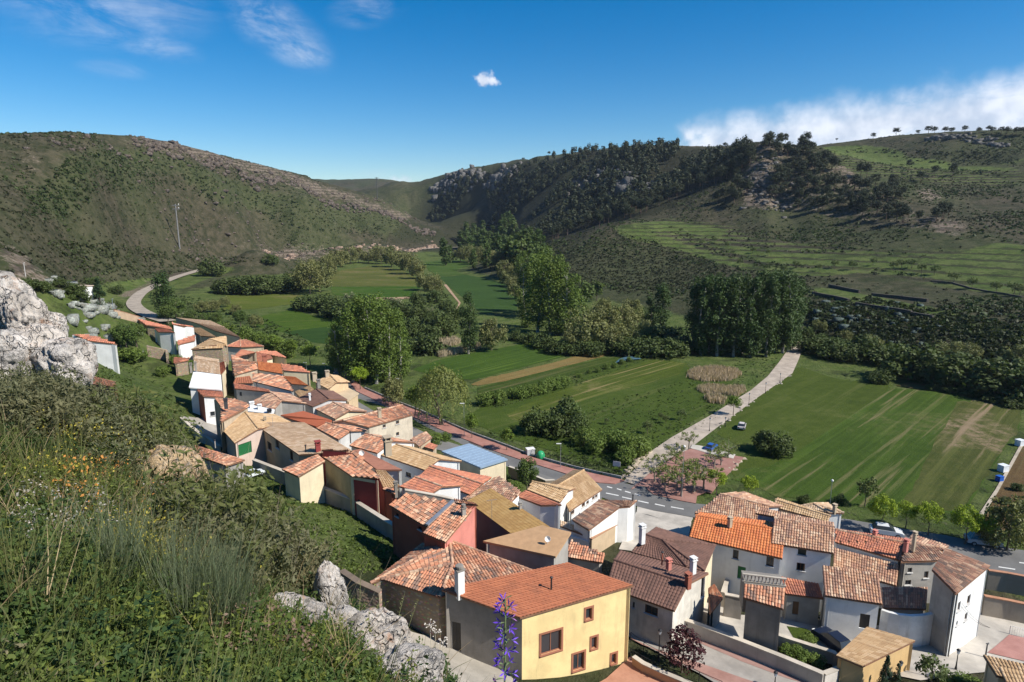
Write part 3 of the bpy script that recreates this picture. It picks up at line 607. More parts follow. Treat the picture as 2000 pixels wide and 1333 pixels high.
# kerbed red promenade beyond the street: a slab 0.12 m above the asphalt
def slab(name, pts, mat, z, th=.14, kind='structure'):
    P3 = [at_z(*Z(*p), z) for p in pts]
    b = MB().prism(P3, th).build(name, mat); bm = bmesh.new(); bm.from_mesh(b.data); bmesh.ops.recalc_face_normals(bm, faces=bm.faces); bm.to_mesh(b.data); bm.free()
    return tag(b, kind=kind)
PV = paving((.33, .15, .115), .75); KB = concrete((.42, .40, .36))
prom_in = [('D', 250, 30), ('D', 300, 90), ('D', 480, 320), ('D', 760, 452), ('D', 1150, 624), ('D', 1320, 702), ('D', 1550, 794), ('D', 1750, 872), ('F', 290, 57), ('F', 560, 152), ('F', 740, 212), ('F', 920, 267), ('F', 1160, 342), ('F', 1300, 387), ('F', 1420, 412), ('F', 1560, 422)]
prom_out = [('F', 1640, 392), ('F', 1620, 385), ('F', 1400, 338), ('F', 1200, 292), ('F', 1000, 238), ('F', 800, 178), ('F', 640, 113), ('F', 500, 58), ('D', 1820, 820), ('D', 1600, 740), ('D', 1350, 630), ('D', 1100, 520), ('D', 860, 430), ('D', 560, 300), ('D', 420, 180), ('D', 300, 40), ('D', 270, 10)]
slab('promenade', prom_in+prom_out, PV, z_as+.12)
plaza = [('M', 300, 1290), ('M', 430, 1180), ('M', 560, 1080), ('M', 640, 1040), ('M', 720, 1005), ('M', 830, 1010), ('M', 1040, 1055), ('M', 1100, 1065), ('M', 1060, 1110), ('M', 990, 1180), ('M', 930, 1240), ('M', 870, 1320), ('G', 1020, 270), ('G', 940, 300), ('G', 930, 370), ('G', 800, 347), ('G', 660, 315), ('G', 560, 290), ('G', 510, 250), ('G', 500, 225), ('G', 440, 215)]
slab('plaza', plaza, paving((.30, .15, .12), .3), z_as+.11)
slab('concrete_pad', [('M', 720, 1000), ('M', 735, 975), ('M', 800, 985), ('M', 1040, 1045), ('M', 1025, 1075), ('M', 860, 1040)], concrete((.5, .46, .40)), z_as+.15, .1)
# concrete lane up to the poplars
pl = [(250, 1235), (350, 1120), (460, 1010), (590, 922), (680, 872), (860, 770), (990, 690), (1150, 590), (1270, 490), (1350, 390), (1400, 320), (1425, 240), (1435, 200)]
pr = [(1480, 200), (1530, 225), (1545, 250), (1515, 300), (1490, 370), (1445, 470), (1330, 550), (1200, 640), (1100, 715), (1010, 780), (870, 885), (760, 970), (640, 1060), (520, 1150), (400, 1285)]
sheet('lane', 'M', pl+pr, concrete((.40, .335, .27)), .16)
sheet('lane', 'M', [(1432, 203), (1480, 200), (1470, 190), (1300, 150), (1290, 155)], concrete((.40, .335, .27)), .155)
def strip(name, pts, w, mat, lift=.15, kind='structure', n=60):
    """ribbon of width w draped over the terrain along places given as photo pixels on the ground"""
    px_ = [Z(*p) for p in pts]; P = [on_ground(a[0]+(b[0]-a[0])*k/12, a[1]+(b[1]-a[1])*k/12) for a, b in zip(px_, px_[1:]) for k in range(12)]+[on_ground(*px_[-1])]; q = []
    for i in range(len(P)-1):
        m = max(2, int((P[i+1]-P[i]).length/6))
        for k in range(m): q.append(P[i].lerp(P[i+1], k/m))
    q.append(P[-1]); V = []; F = []
    for _ in range(2): q = [q[0]]+[(q[i-1]+q[i]*2+q[i+1])/4 for i in range(1, len(q)-1)]+[q[-1]]
    for i, p in enumerate(q):
        t = q[min(i+1, len(q)-1)]-q[max(i-1, 0)]; s = Vector((t.y, -t.x, 0)).normalized()*w/2
        zz = max(T(p.x, p.y), T(p.x+s.x, p.y+s.y), T(p.x-s.x, p.y-s.y))+lift
        V += [(p.x-s.x, p.y-s.y, zz), (p.x+s.x, p.y+s.y, zz)]
    F = [(2*i, 2*i+1, 2*i+3, 2*i+2) for i in range(len(q)-1)]
    me = bpy.data.meshes.new(name); me.from_pydata(V, [], F); me.update()
    return tag(new_obj(name, me, None, mat), kind=kind)
RD = concrete((.34, .29, .235))
V_, F_ = [], []
for i, p in enumerate(ROADP):
    t_ = ROADP[min(i+1, len(ROADP)-1)]-ROADP[max(i-1, 0)]; s_ = Vector((t_.y, -t_.x, 0)).normalized()*3.2; V_ += [p-s_+Vector((0, 0, .12)), p+s_+Vector((0, 0, .12))]
me = bpy.data.meshes.new('road'); me.from_pydata(V_, [], [(2*i, 2*i+1, 2*i+3, 2*i+2) for i in range(len(ROADP)-1)]); me.update(); tag(new_obj('road', me, None, RD), kind='structure')
# concrete pavement and yards on the village side of the street
CP1 = concrete((.44, .40, .345))
slab('pavement', [('G', 420, 398), ('G', 560, 434), ('G', 700, 458), ('G', 905, 494), ('G', 880, 540), ('G', 760, 545), ('G', 520, 470), ('G', 415, 450)], CP1, z_as+.13)
def drape(name, pts, mat, lift=.06, step=1.5, kind='structure'):
    """polygon of ground pixels draped over the terrain"""
    P = [on_ground(*Z(*p)) for p in pts]; xs = [p.x for p in P]; ys = [p.y for p in P]
    bm = bmesh.new(); f = bm.faces.new([bm.verts.new((p.x, p.y, 0)) for p in P])
    for ax, lo, hi in ((0, min(xs), max(xs)), (1, min(ys), max(ys))):
        k = lo+step
        while k < hi:
            bmesh.ops.bisect_plane(bm, geom=bm.verts[:]+bm.edges[:]+bm.faces[:], plane_co=(k, 0, 0) if ax == 0 else (0, k, 0), plane_no=(1, 0, 0) if ax == 0 else (0, 1, 0)); k += step
    bmesh.ops.triangulate(bm, faces=bm.faces[:])
    for v in bm.verts: v.co.z = T(v.co.x, v.co.y)+lift+.1
    if sum(q.normal.z for q in bm.faces) < 0: bmesh.ops.reverse_faces(bm, faces=bm.faces)
    me = bpy.data.meshes.new(name); bm.to_mesh(me); bm.free()
    return tag(new_obj(name, me, None, mat), kind=kind)
if 0: drape('yard', [('G', 410, 450), ('G', 760, 540), ('G', 900, 520), ('G', 870, 680), ('G', 480, 640), ('G', 260, 700), ('G', 250, 800), ('G', 420, 860), ('G', 1100, 1010), ('G', 1080, 700), ('G', 860, 650)], CP1, .1)

drape('yard', [('G', 410, 455), ('G', 760, 548), ('G', 890, 545), ('G', 860, 700), ('G', 1080, 760), ('G', 1050, 1010), ('G', 1180, 1200), ('H', 1190, 760), ('H', 1330, 760), ('H', 1500, 780), ('J', -20, 760), ('J', 690, 850), ('J', 1300, 900), ('J', 1650, 690), ('J', 2100, 780), ('J', 2100, 1150), ('J', 1640, 1260), ('J', 1100, 1330), ('J', 640, 1240), ('J', 380, 1090), ('J', 0, 968), ('H', 1700, 960), ('H', 1330, 990), ('H', 1050, 880), ('H', 800, 780), ('H', 700, 600), ('G', 420, 800), ('G', 260, 780)], CP1, .07)
drape('sports_court', [('J', 1870, 935), ('J', 2100, 985), ('J', 2100, 1190), ('J', 1680, 1092)], paving((.36, .17, .14), .2), .13)
drape('lane', [('H', 330, 640), ('H', 380, 715), ('H', 620, 815), ('H', 760, 872), ('H', 1000, 965), ('H', 1330, 1110), ('H', 1700, 1245), ('H', 2000, 1345), ('H', 2300, 1480), ('H', 2000, 1560), ('H', 1200, 1420), ('H', 960, 1270), ('H', 700, 1140), ('H', 460, 1010), ('H', 330, 940)], concrete((.33, .30, .265)), .07)
for off in ((0, 0), ):
    drape('lane_band', [('H', 380, 745), ('H', 620, 845), ('H', 760, 900), ('H', 1000, 985), ('H', 1330, 1130), ('H', 1700, 1270), ('H', 2000, 1370), ('H', 2000, 1400), ('H', 1680, 1300), ('H', 1320, 1165), ('H', 990, 1020), ('H', 750, 925), ('H', 600, 860)], paving((.30, .17, .14), .4), .085)
    drape('lane_band', [('H', 350, 960), ('H', 470, 1025), ('H', 640, 1080), ('H', 960, 1180), ('H', 1300, 1300), ('H', 1500, 1370), ('H', 1250, 1400), ('H', 960, 1262), ('H', 700, 1135), ('H', 460, 1005)], paving((.32, .17, .135), .4), .085)
drape('alley', [('K', 100, 700), ('K', 210, 690), ('K', 590, 800), ('K', 900, 950), ('K', 1080, 1060), ('K', 1150, 1120), ('K', 1000, 1250), ('K', 500, 1100), ('K', 250, 860)], concrete((.40, .36, .30)), .07)
drape('upper_lane', [('C', 270, 320), ('C', 480, 345), ('C', 640, 340), ('C', 620, 420), ('C', 730, 600), ('C', 960, 720), ('C', 1240, 830), ('C', 1180, 850), ('C', 940, 760), ('C', 700, 640), ('C', 500, 560), ('C', 400, 420)], concrete((.33, .30, .26)), .07)
drape('grass_patch', [('J', -60, 860), ('J', 100, 880), ('J', 235, 950), ('J', 180, 1010), ('J', 0, 965)], fieldm((.07, .11, .025), (.1, .145, .04), (.24, .19, .1), .3, 1, .2, .5), .1)
# street markings
for (x0, y0, x1, y1) in ((150, 278, 260, 300), (290, 312, 372, 330), (430, 345, 520, 365), (575, 373, 662, 392), (715, 398, 825, 418), (160, 222, 205, 234), (245, 240, 285, 252), (315, 262, 365, 276), (400, 285, 450, 300)):
    sheet('road_marking', 'G', [(x0, y0), (x1, y1), (x1-3, y1+7), (x0-3, y0+7)], plain((.62, .61, .58), .8), z_as+.006)
for (x0, y0, x1, y1) in ((1780, 918, 1925, 940), (1960, 880, 2040, 892), (1560, 880, 1700, 905)):
    sheet('road_marking', 'I', [(x0, y0), (x1, y1), (x1-2, y1+8), (x0-2, y0+8)], plain((.62, .61, .58), .8), z_as+.006)
drape('terrace', [('K', 1500, 1200), ('K', 1760, 1075), ('K', 1935, 915), ('K', 2010, 950), ('K', 2120, 1040), ('K', 2300, 1150), ('K', 2200, 1300), ('K', 1800, 1400)], paving((.40, .19, .12), .4), .08)
drape('street_edge', [('D', 380, 330), ('D', 490, 425), ('D', 640, 515), ('D', 1040, 680), ('D', 1250, 780), ('D', 1560, 880), ('D', 1500, 960), ('D', 1280, 900), ('D', 1050, 860), ('D', 1000, 760), ('D', 640, 640), ('D', 500, 540), ('D', 420, 420)], asphalt((.15, .145, .135)), .05)
drape('street_edge', [('F', 640, 262), ('F', 1100, 400), ('F', 1300, 470), ('F', 1450, 520), ('F', 1440, 600), ('F', 1050, 470), ('F', 640, 330)], asphalt((.15, .145, .135)), .05)
# ------------------------------------------------------------------ house kit
WHITE = stucco((.74, .735, .71), .25); CREAM = stucco((.68, .58, .40), .3); YELLOW = stucco((.86, .66, .32), .4); TAN = stucco((.47, .38, .27), .5)
GREY = stucco((.36, .335, .30), .6); PINK = stucco((.56, .21, .165), .4); RED = stucco((.30, .055, .05), .3); BRICKRED = stucco((.36, .12, .075), .5)
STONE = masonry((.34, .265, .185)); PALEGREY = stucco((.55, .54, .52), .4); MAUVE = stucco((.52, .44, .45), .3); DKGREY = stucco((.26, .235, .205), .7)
WOODM = plain((.16, .085, .045), .6); WHITEP = plain((.72, .71, .68), .5); IRON = plain((.03, .03, .032), .5); GALV = plain((.42, .44, .46), .35, .6)
GLASS = glassm(); GREEND = plain((.02, .13, .045), .5); BLUEP = plain((.02, .10, .42), .45); TERRA = stucco((.36, .15, .09), .4)

def face_lsq(P):
    c = sum(P, Vector())/len(P); n = Vector()
    for i in range(len(P)): n += (P[i]-c).cross(P[(i+1) % len(P)]-c)
    n.normalize()
    if n.z < 0: n = -n
    return c, n
WARP = .07
def tile_quads(P, pitch, course, seg, bump, rng, rough=1.0, edir=None):
    """barrel tiles on the roof face P (P[0], P[1] = eave); returns quads and a value per tile"""
    P = [Vector(p) for p in P]; Q = []; tv = []
    prof = {2: [(-.5, 0), (0, 1), (.5, 0)], 3: [(-.5, 0), (-.22, .9), (.22, .9), (.5, 0)], 4: [(-.5, 0), (-.27, .78), (0, 1), (.27, .78), (.5, 0)]}[seg]
    c, n = face_lsq(P)
    if len(P) > 3 and max(abs((p-c).dot(n)) for p in P) > WARP:      # warped face: tile its triangles
        for i in range(1, len(P)-1):
            q_, t_ = tile_quads([P[0], P[i], P[i+1]], pitch, course, seg, bump, rng, rough, P[1]-P[0]); Q += q_; tv += t_
        return Q, tv
    if len(P) == 4:
        a, b, cc, d = [np.array(p) for p in P]; nu = max(2, int(round(max(np.linalg.norm(b-a), np.linalg.norm(cc-d))/pitch))); nv = max(1, int(round((np.linalg.norm(d-a)+np.linalg.norm(cc-b))/2/course)))
        def pt(u, v): return (a*(1-u)+b*u)*(1-v)+(d*(1-u)+cc*u)*v
        ij = [(i, j) for j in range(nv) for i in range(nu)]
        cells = [((i+.5)/nu, j/nv, 1/nu, 1/nv) for i, j in ij]
    else:
        e = Vector(edir or (P[1]-P[0])); e = (e-n*e.dot(n)).normalized(); s = n.cross(e)
        if s.z < 0: s = -s
        o = P[0]; poly = [((p-o).dot(e), (p-o).dot(s)) for p in P]; xs = [p[0] for p in poly]; ys = [p[1] for p in poly]
        nu = int((max(xs)-min(xs))/pitch)+1; nv = int((max(ys)-min(ys))/course)+1
        I, J = np.meshgrid(np.arange(nu), np.arange(nv)); cxx = min(xs)+(I+.5)*pitch; cyy = min(ys)+(J+.5)*course
        ok = inpoly(cxx, cyy, poly); o_, e_, s_ = np.array(o), np.array(e), np.array(s)
        def pt(u, v): return o_+e_*u+s_*v
        cells = [(x, y-course/2, pitch, course) for x, y in zip(cxx[ok], cyy[ok])]
    n = np.array(n); colv = {}
    for (u, v, du, dv) in cells:
        l = rng.uniform(-.012, .012)*rough; k = rng.uniform(-.04, .04)*du*rough; lo = []; hi = []
        lift = bump*.45
        for x, hh in prof:
            lo.append(pt(u+x*du*1.06+k, v-dv*.08)+n*(hh*bump+lift+l)); hi.append(pt(u+x*du*.92-k, v+dv*1.02)+n*(hh*bump*.9+l))
        ck = round(u/du); t = rng.random()
        if ck in colv and rng.random() < .5: t = colv[ck]
        colv[ck] = t
        for i in range(seg): Q.append((lo[i], lo[i+1], hi[i+1], hi[i])); tv.append(t)
    return Q, tv
STYLE = {'old': (.27, .42, .085, 1.5), 'dark': (.27, .42, .085, 1.5), 'red': (.27, .42, .08, 1.0), 'orange': (.30, .42, .075, .4), 'tan': (.28, .42, .075, .8), 'pale': (.30, .42, .06, .8),
         'mixed': (.27, .42, .085, 1.3), 'brown': (.33, .40, .05, .3), 'rust': (.36, .42, .075, .5), 'ochre': (.36, .36, .03, .3)}
HOUSES = []
class House:
    def __init__(s, label, verts, faces, outline, h=5.0, wall=WHITE, tiles='old', name='house', cat='house', zone='P', z0=None, slope=.30, over=.22, walls=None, flat=None, base=None, inset=None, group=None, bury=1.0):
        s.P = {}; px = {}
        for k, v in verts.items():
            v = list(v); zn = zone
            if isinstance(v[0], str): zn = v.pop(0)
            px[k] = (Z(zn, v[0], v[1]), v[2] if len(v) > 2 else 0)
        k0 = next(k for k in outline if px[k][1] == 0)
        zE = z0 if z0 is not None else on_ground(*px[k0][0], h, 35).z
        f0 = faces[0]
        def solve(r):
            return {k: at_z(*p, zE+(r*float(z[1:] or 1) if isinstance(z, str) else z)) for k, (p, z) in px.items() if z is not None}
        if any(isinstance(z, str) for _, z in px.values()):
            lo, hi = .02, 4.0
            for _ in range(30):
                m = (lo+hi)/2; q = solve(m); a, b = q[f0[0]], q[f0[1]]; e = (b-a); e.z = 0; e.normalize(); nn = Vector((-e.y, e.x, 0))
                R = [k for k in f0 if isinstance(px[k][1], str)]
                perp = sum(abs((q[k]-a).dot(nn)) for k in R)/len(R)
                if m > slope*perp: hi = m
                else: lo = m
            s.P = solve(lo); s.rise = lo
        else: s.P = solve(0); s.rise = 0
        for k, (p, z) in px.items():         # vertices left open lie in the plane of the first face that holds them
            if z is None:
                f = next(f for f in faces if k in f); a, b, c = [s.P[x] for x in f if x in s.P][:3]; n = (b-a).cross(c-a); d = pix_dir(*p)
                s.P[k] = C0+d*((a-C0).dot(n)/d.dot(n))
        for k, (r, e, m) in (inset or {}).items():   # far side of a gable: mirrored over the ridge
            q = s.P[r]+(s.P[r]-s.P[e])*m; q.z = s.P[r].z-(s.P[r].z-s.P[e].z)*m; s.P[k] = q
        s.faces = [[s.P[k] for k in f] for f in faces]; O = [s.P[k] for k in outline]; s.outline = O
        cen = sum(O, Vector())/len(O); s.cen = cen
        zb = [T(p.x, p.y) for p in O]; base = zE-h-.4 if base == 'eave' else base; s.zbot = (min(zb) if base is None else base)-bury; s.zE = zE
        depth = depth_of(cen); s.depth = depth
        s.root = empty(name, (cen.x, cen.y, min(zb) if base is None else base), label, cat, group)
        rng = random.Random(len(HOUSES)*13+5); HOUSES.append(s)
        # roof slab and tiles
        if flat is not None:
            mb = MB()
            for f in s.faces: mb.prism([p+Vector((0, 0, .1)) for p in f], .22)
            s.roof = mb.build('roof', flat, s.root, world=True)
        else:
            mb = MB()
            for f in s.faces:
                c_, n_ = face_lsq(f); fl = [f] if len(f) == 3 or max(abs((p-c_).dot(n_)) for p in f) <= WARP else [[f[0], f[i], f[i+1]] for i in range(1, len(f)-1)]
                for f_ in fl: mb.prism([p-Vector((0, 0, .03)) for p in f_], .14)
            s.roof = mb.build('roof', plain((.23, .12, .07), .9), s.root, world=True)
            pitch, course, bump, rough = STYLE[tiles]; seg = 4 if depth < 75 else (3 if depth < 105 else 2)
            if depth > 120: pitch *= 1.3; course *= 1.3
            Q = []; tv = []
            for f in s.faces:
                q, t_ = tile_quads(f, pitch, course, seg, bump, rng, rough); Q += q; tv += t_
            me = quads_mesh('roof_tiles', np.array(Q), {'tv': tv}); o = new_obj('roof_tiles', me, s.roof, tilemat(tiles)); tag(o, kind='stuff')
            # ridge and hip caps where two faces share an edge
            keys = {}
            for f in faces:
                for i in range(len(f)): keys.setdefault(frozenset((f[i], f[(i+1) % len(f)])), []).append(f)
            Q = []; tv = []
            for kk, fl in keys.items():
                if len(fl) < 2: continue
                a, b = [s.P[k] for k in kk]; L_ = (b-a).length; n_ = max(1, int(L_/.42)); e = (b-a).normalized(); sd = e.cross(Vector((0, 0, 1))).normalized(); up = sd.cross(e)
                for i in range(n_):
                    p0 = a.lerp(b, i/n_)+up*(.05+rng.uniform(0, .02)); p1 = a.lerp(b, (i+1.1)/n_)+up*.03; t_ = rng.random()
                    pr = [(-.16, -.03), (-.1, .1), (0, .14), (.1, .1), (.16, -.03)]
                    for j in range(4): Q.append([p0+sd*pr[j][0]+up*pr[j][1], p0+sd*pr[j+1][0]+up*pr[j+1][1], p1+sd*pr[j+1][0]*.9+up*pr[j+1][1]*.9, p1+sd*pr[j][0]*.9+up*pr[j][1]*.9]); tv.append(t_)
            if Q: tag(new_obj('ridge_tiles', quads_mesh('ridge_tiles', np.array([[tuple(v) for v in q] for q in Q]), {'tv': tv}), s.roof, tilemat('mixed' if tiles in ('old', 'dark', 'mixed', 'red') else tiles)), kind='stuff')
        # walls
        W = []
        for p in O:
            d = Vector((cen.x-p.x, cen.y-p.y, 0)); l = d.length
            W.append(p+d/l*min(over*1.35, l*.2)-Vector((0, 0, .13)))
        area = sum(W[i].x*W[(i+1) % len(W)].y-W[(i+1) % len(W)].x*W[i].y for i in range(len(W)))
        s.walls = []
        for i in range(len(W)):
            a, b = W[i], W[(i+1) % len(W)]
            e = Vector((b.x-a.x, b.y-a.y, 0)); L_ = e.length
            if L_ < .05: continue
            e /= L_; n = Vector((e.y, -e.x, 0)) if area > 0 else Vector((-e.y, e.x, 0))
            s.walls.append(dict(a=a, b=b, e=e, n=n, L=L_, m=(walls or {}).get(outline[i]+outline[(i+1) % len(outline)], wall), holes=[]))
        s.op = []
    def wall_hit(s, u, v, w=None):
        d = pix_dir(u, v); best = None
        for k, wl in enumerate(s.walls):
            if w is not None and k != w: continue
            dn = d.dot(wl['n'])
            if w is None and dn >= -1e-4: continue
            t_ = (wl['a']-C0).dot(wl['n'])/dn
            if t_ <= 0: continue
            p = C0+d*t_; q = (p-wl['a']).dot(wl['e'])
            if w is None and not (-.3 < q < wl['L']+.3): continue
            if best is None or t_ < best[0]: best = (t_, k, q, p.z)
        return best
    def opening(s, zone, x0, y0, x1, y1, style='win', w=None):
        hb = s.wall_hit(*Z(zone, (x0+x1)/2, (y0+y1)/2), w)
        if hb is None: print('no wall for', s.root['label'], x0, y0); return s
        k = hb[1]; wl = s.walls[k]
        sa = s.wall_hit(*Z(zone, x0, (y0+y1)/2), k)[2]; sb = s.wall_hit(*Z(zone, x1, (y0+y1)/2), k)[2]
        za = s.wall_hit(*Z(zone, (x0+x1)/2, y0), k)[3]; zb = s.wall_hit(*Z(zone, (x0+x1)/2, y1), k)[3]
        s0, s1 = sorted((sa, sb)); z0, z1 = sorted((za, zb)); s0 = max(s0, .15); s1 = min(s1, wl['L']-.15)
        top = wl['a'].z+(wl['b'].z-wl['a'].z)*((s0+s1)/2/wl['L']); z1 = min(z1, top-.12)
        if s1-s0 < .2 or z1-z0 < .2: print('tiny opening', s.root['label'], x0, y0, s1-s0, z1-z0); return s
        wl['holes'].append((s0, s1, z0, z1, style)); return s
    def finish(s):
        for wl in s.walls:
            a, b, e, n, L_ = wl['a'], wl['b'], wl['e'], wl['n'], wl['L']; H = wl['holes']; mb = MB()
            us = sorted({0, L_, *[x for h in H for x in h[:2]]})
            def top(u): return a.z+(b.z-a.z)*u/L_
            def pt(u, z, d=0): q = a+e*u-n*d; return Vector((q.x, q.y, z))
            for u0, u1 in zip(us, us[1:]):
                if u1-u0 < 1e-4: continue
                um = (u0+u1)/2; hs = sorted([h for h in H if h[0] <= um <= h[1]], key=lambda h: h[2]); z0 = s.zbot
                for h in hs:
                    if h[2] > z0: mb.add([pt(u0, z0), pt(u1, z0), pt(u1, h[2]), pt(u0, h[2])], [(0, 1, 2, 3)])
                    z0 = h[3]
                mb.add([pt(u0, z0), pt(u1, z0), pt(u1, top(u1)), pt(u0, top(u0))], [(0, 1, 2, 3)])
            for (u0, u1, z0, z1, st) in H:      # reveals
                q = [pt(u0, z0), pt(u1, z0), pt(u1, z1), pt(u0, z1)]; r = [pt(u0, z0, .24), pt(u1, z0, .24), pt(u1, z1, .24), pt(u0, z1, .24)]
                mb.add(q+r, [(i, (i+1) % 4, (i+1) % 4+4, i+4) for i in range(4)])
            # back face gives the wall its thickness
            mb.add([pt(0, s.zbot, .26), pt(L_, s.zbot, .26), pt(L_, top(L_), .26), pt(0, top(0), .26)], [(3, 2, 1, 0)])
            mb.build('wall', wl['m'], s.root, world=True)
            for (u0, u1, z0, z1, st) in H:
                door = st.startswith('door'); um, zm = (u0+u1)/2, (z0+z1)/2; W_, H_ = u1-u0, z1-z0
                fm = {'win': WOODM, 'winw': WHITEP, 'dark': IRON, 'winr': TERRA, 'door': WOODM, 'doorg': GREEND, 'doorgrey': plain((.22, .23, .24), .5), 'shutter': plain((.10, .11, .075), .6), 'doordk': plain((.05, .045, .04), .6)}[st]
                ex, ey, ez = e, -n, Vector((0, 0, 1)); f = MB(); fw = min(.09, W_*.14)
                if door:
                    f.box(pt(um, zm, .15), (W_, .06, H_), ex, ey); o = f.build('door', fm, s.root, world=True)
                    if s.depth < 90:
                        g = MB(); nb = max(2, int(W_/.3))
                        for i in range(nb+1): g.box(pt(u0+W_*i/nb, zm, .112), (.035, .03, H_*.98), ex, ey)
                        g.build('door_batten', fm, o)
                else:
                    for uu in (u0+fw/2, u1-fw/2): f.box(pt(uu, zm, .15), (fw, .08, H_), ex, ey)
                    for zz in (z0+fw/2, z1-fw/2): f.box(pt(um, zz, .15), (W_-2*fw, .076, fw), ex, ey)
                    if W_ > .7: f.box(pt(um, zm, .15), (fw*.6, .06, H_-2*fw), ex, ey)
                    o = f.build('window', fm, s.root, world=True)
                    if s.depth < 120: MB().box(pt(um, z0-.03, -.02), (W_+.2, .2, .07), ex, ey).build('window_sill', TERRA if st == 'winr' else PALEGREY, o)
                    if st == 'shutter': MB().box(pt(um, zm, .17), (W_-2*fw, .03, H_-2*fw), ex, ey).build('shutter', fm, o)
                    else: MB().box(pt(um, zm, .18), (W_-2*fw, .02, H_-2*fw), ex, ey).build('pane', GLASS, o)
                    if st == 'winr':
                        g = MB()
                        for uu in (u0-.09, u1+.09): g.box(pt(uu, zm, -.012), (.18, .05, H_+.36), ex, ey)
                        for zz in (z0-.09, z1+.09): g.box(pt(um, zz, -.012), (W_, .05, .18), ex, ey)
                        g.build('window_surround', TERRA, o)
        return s
    def on_roof(s, zone, x, y):
        d = pix_dir(*Z(zone, x, y)); best = None
        for f in s.faces:
            for i in range(1, len(f)-1):
                h = mgeo.intersect_ray_tri(f[0], f[i], f[i+1], d, C0, False)
                if h is not None and (best is None or (h-C0).length < (best-C0).length): best = h
        if best is None:
            f = s.faces[0]; n = (f[1]-f[0]).cross(f[2]-f[0]); best = C0+d*((f[0]-C0).dot(n)/d.dot(n))
        return best
    def chimney(s, zone, x, y, w=.55, h=1.1, mat=None, style='cap', rz=.5):
        p = s.on_roof(zone, x, y); mb = MB(); R = Matrix.Rotation(rz, 3, 'Z'); ex, ey = R @ Vector((1, 0, 0)), R @ Vector((0, 1, 0)); mat = mat or TAN
        if style == 'flue':
            o = MB().tube([p-Vector((0, 0, .3)), p+Vector((0, 0, h))], .075, 8).build('flue', GALV if mat is TAN else mat, s.root, world=True)
            MB().lathe(p+Vector((0, 0, h)), [(.13, 0), (.15, .08), (.05, .16)], 8).build('flue_cap', IRON, o); return s
        mb.box(p+Vector((0, 0, h/2-.3)), (w, w, h+.6), ex, ey); o = mb.build('chimney', mat, s.root, world=True)
        c = MB().box(p+Vector((0, 0, h+.03)), (w+.16, w+.16, .08), ex, ey)
        if style == 'pot': c.lathe(p+Vector((0, 0, h+.07)), [(w*.5, 0), (w*.56, .12), (w*.56, .3), (w*.38, .32)], 12)
        elif style == 'gable':
            for sx in (-1, 1): c.box(p+ex*sx*w*.38+Vector((0, 0, h+.2)), (.1, w, .3), ex, ey)
            c.box(p+Vector((0, 0, h+.4)), (w+.2, w+.2, .07), ex, ey)
        else:
            for sx in (-1, 1):
                for sy in (-1, 1): c.box(p+ex*sx*w*.36+ey*sy*w*.36+Vector((0, 0, h+.16)), (.1, .1, .2), ex, ey)
            c.box(p+Vector((0, 0, h+.29)), (w+.14, w+.14, .07), ex, ey)
        c.build('chimney_cap', mat if style != 'pot' else DKGREY, o); return s
    def antenna(s, zone, x, y, h=2.0, rz=.3):
        p = s.on_roof(zone, x, y); mb = MB().tube([p, p+Vector((0, 0, h))], .02, 5); d = Vector((math.cos(rz), math.sin(rz), 0)); q = Vector((-d.y, d.x, 0)); t_ = p+Vector((0, 0, h))
        mb.tube([t_-d*.6, t_+d*.6], .012, 4)
        for k in range(7): c = t_+d*(-.55+k*.18); mb.tube([c-q*.2, c+q*.2], .008, 4)
        mb.build('antenna', GALV, s.root, world=True); return s
    def dish(s, zone, x, y, r=.4):
        p = s.on_roof(zone, x, y)+Vector((0, 0, .6)); mb = MB().lathe(Vector((0, 0, 0)), [(.02, 0), (r*.5, .05), (r*.85, .14), (r, .22), (r*.97, .22), (r*.8, .15), (r*.45, .07), (.03, .03)], 14)
        R = Matrix.Rotation(1.1, 3, 'X'); mb.v = [tuple(R @ Vector(v)+p) for v in mb.v]; mb.tube([p-Vector((0, 0, .65)), p], .03, 5); mb.build('satellite_dish', WHITEP, s.root, world=True); return s
def shed(label, zone, a, b, c, d, rise='R', **k):
    return House(label, {'a': a+(0,), 'b': b+(0,), 'c': c+(rise,), 'd': d+(rise,)}, ['abcd'], 'abcd', zone=zone, **k)
def gable(label, zone, a, b, c, d, back=1.0, rise='R', bk=None, **k):
    V = {'a': a+(0,), 'b': b+(0,), 'c': c+(rise,), 'd': d+(rise,)}
    if bk: V['e'] = bk[0]+(0,); V['f'] = bk[1]+(0,); ins = None
    else: ins = {'e': ('c', 'b', back), 'f': ('d', 'a', back)}
    return House(label, V, ['abcd', 'efdc'], 'abcefd', zone=zone, inset=ins, **k)
# ------------------------------------------------------------------ the village, house by house (roof corners as seen in the photograph)
# --- lower right block
gable('old hip roofed house of mottled tiles behind the bright orange roof', 'G', (918, 458), (1432, 545), (1568, 398), (1140, 292), h=5.6, wall=PALEGREY, tiles='mixed', slope=.28).finish()
H = gable('white two storey house under the bright orange tile roof', 'G', (870, 660), (1680, 850), (1702, 612), (925, 478), back=.8, h=5.6, wall=WHITE, tiles='orange', slope=.26)
H.opening('G', 1250, 775, 1300, 855, 'win').opening('G', 1540, 835, 1605, 920, 'win').opening('G', 1290, 920, 1360, 1032, 'doorg').opening('G', 1552, 990, 1592, 1030, 'dark').chimney('G', 1225, 535, .4, .35).finish()
H = House('tall mauve walled house behind the orange roof with a narrow tile roof', {'a': ('G', 1447, 457, 0), 'b': ('I', 350, 578, 0), 'c': ('I', 338, 540, 'R'), 'd': ('G', 1470, 405, 'R')}, ['abcd'], 'abcd', h=7.6, wall=MAUVE, tiles='mixed', slope=.25).finish()
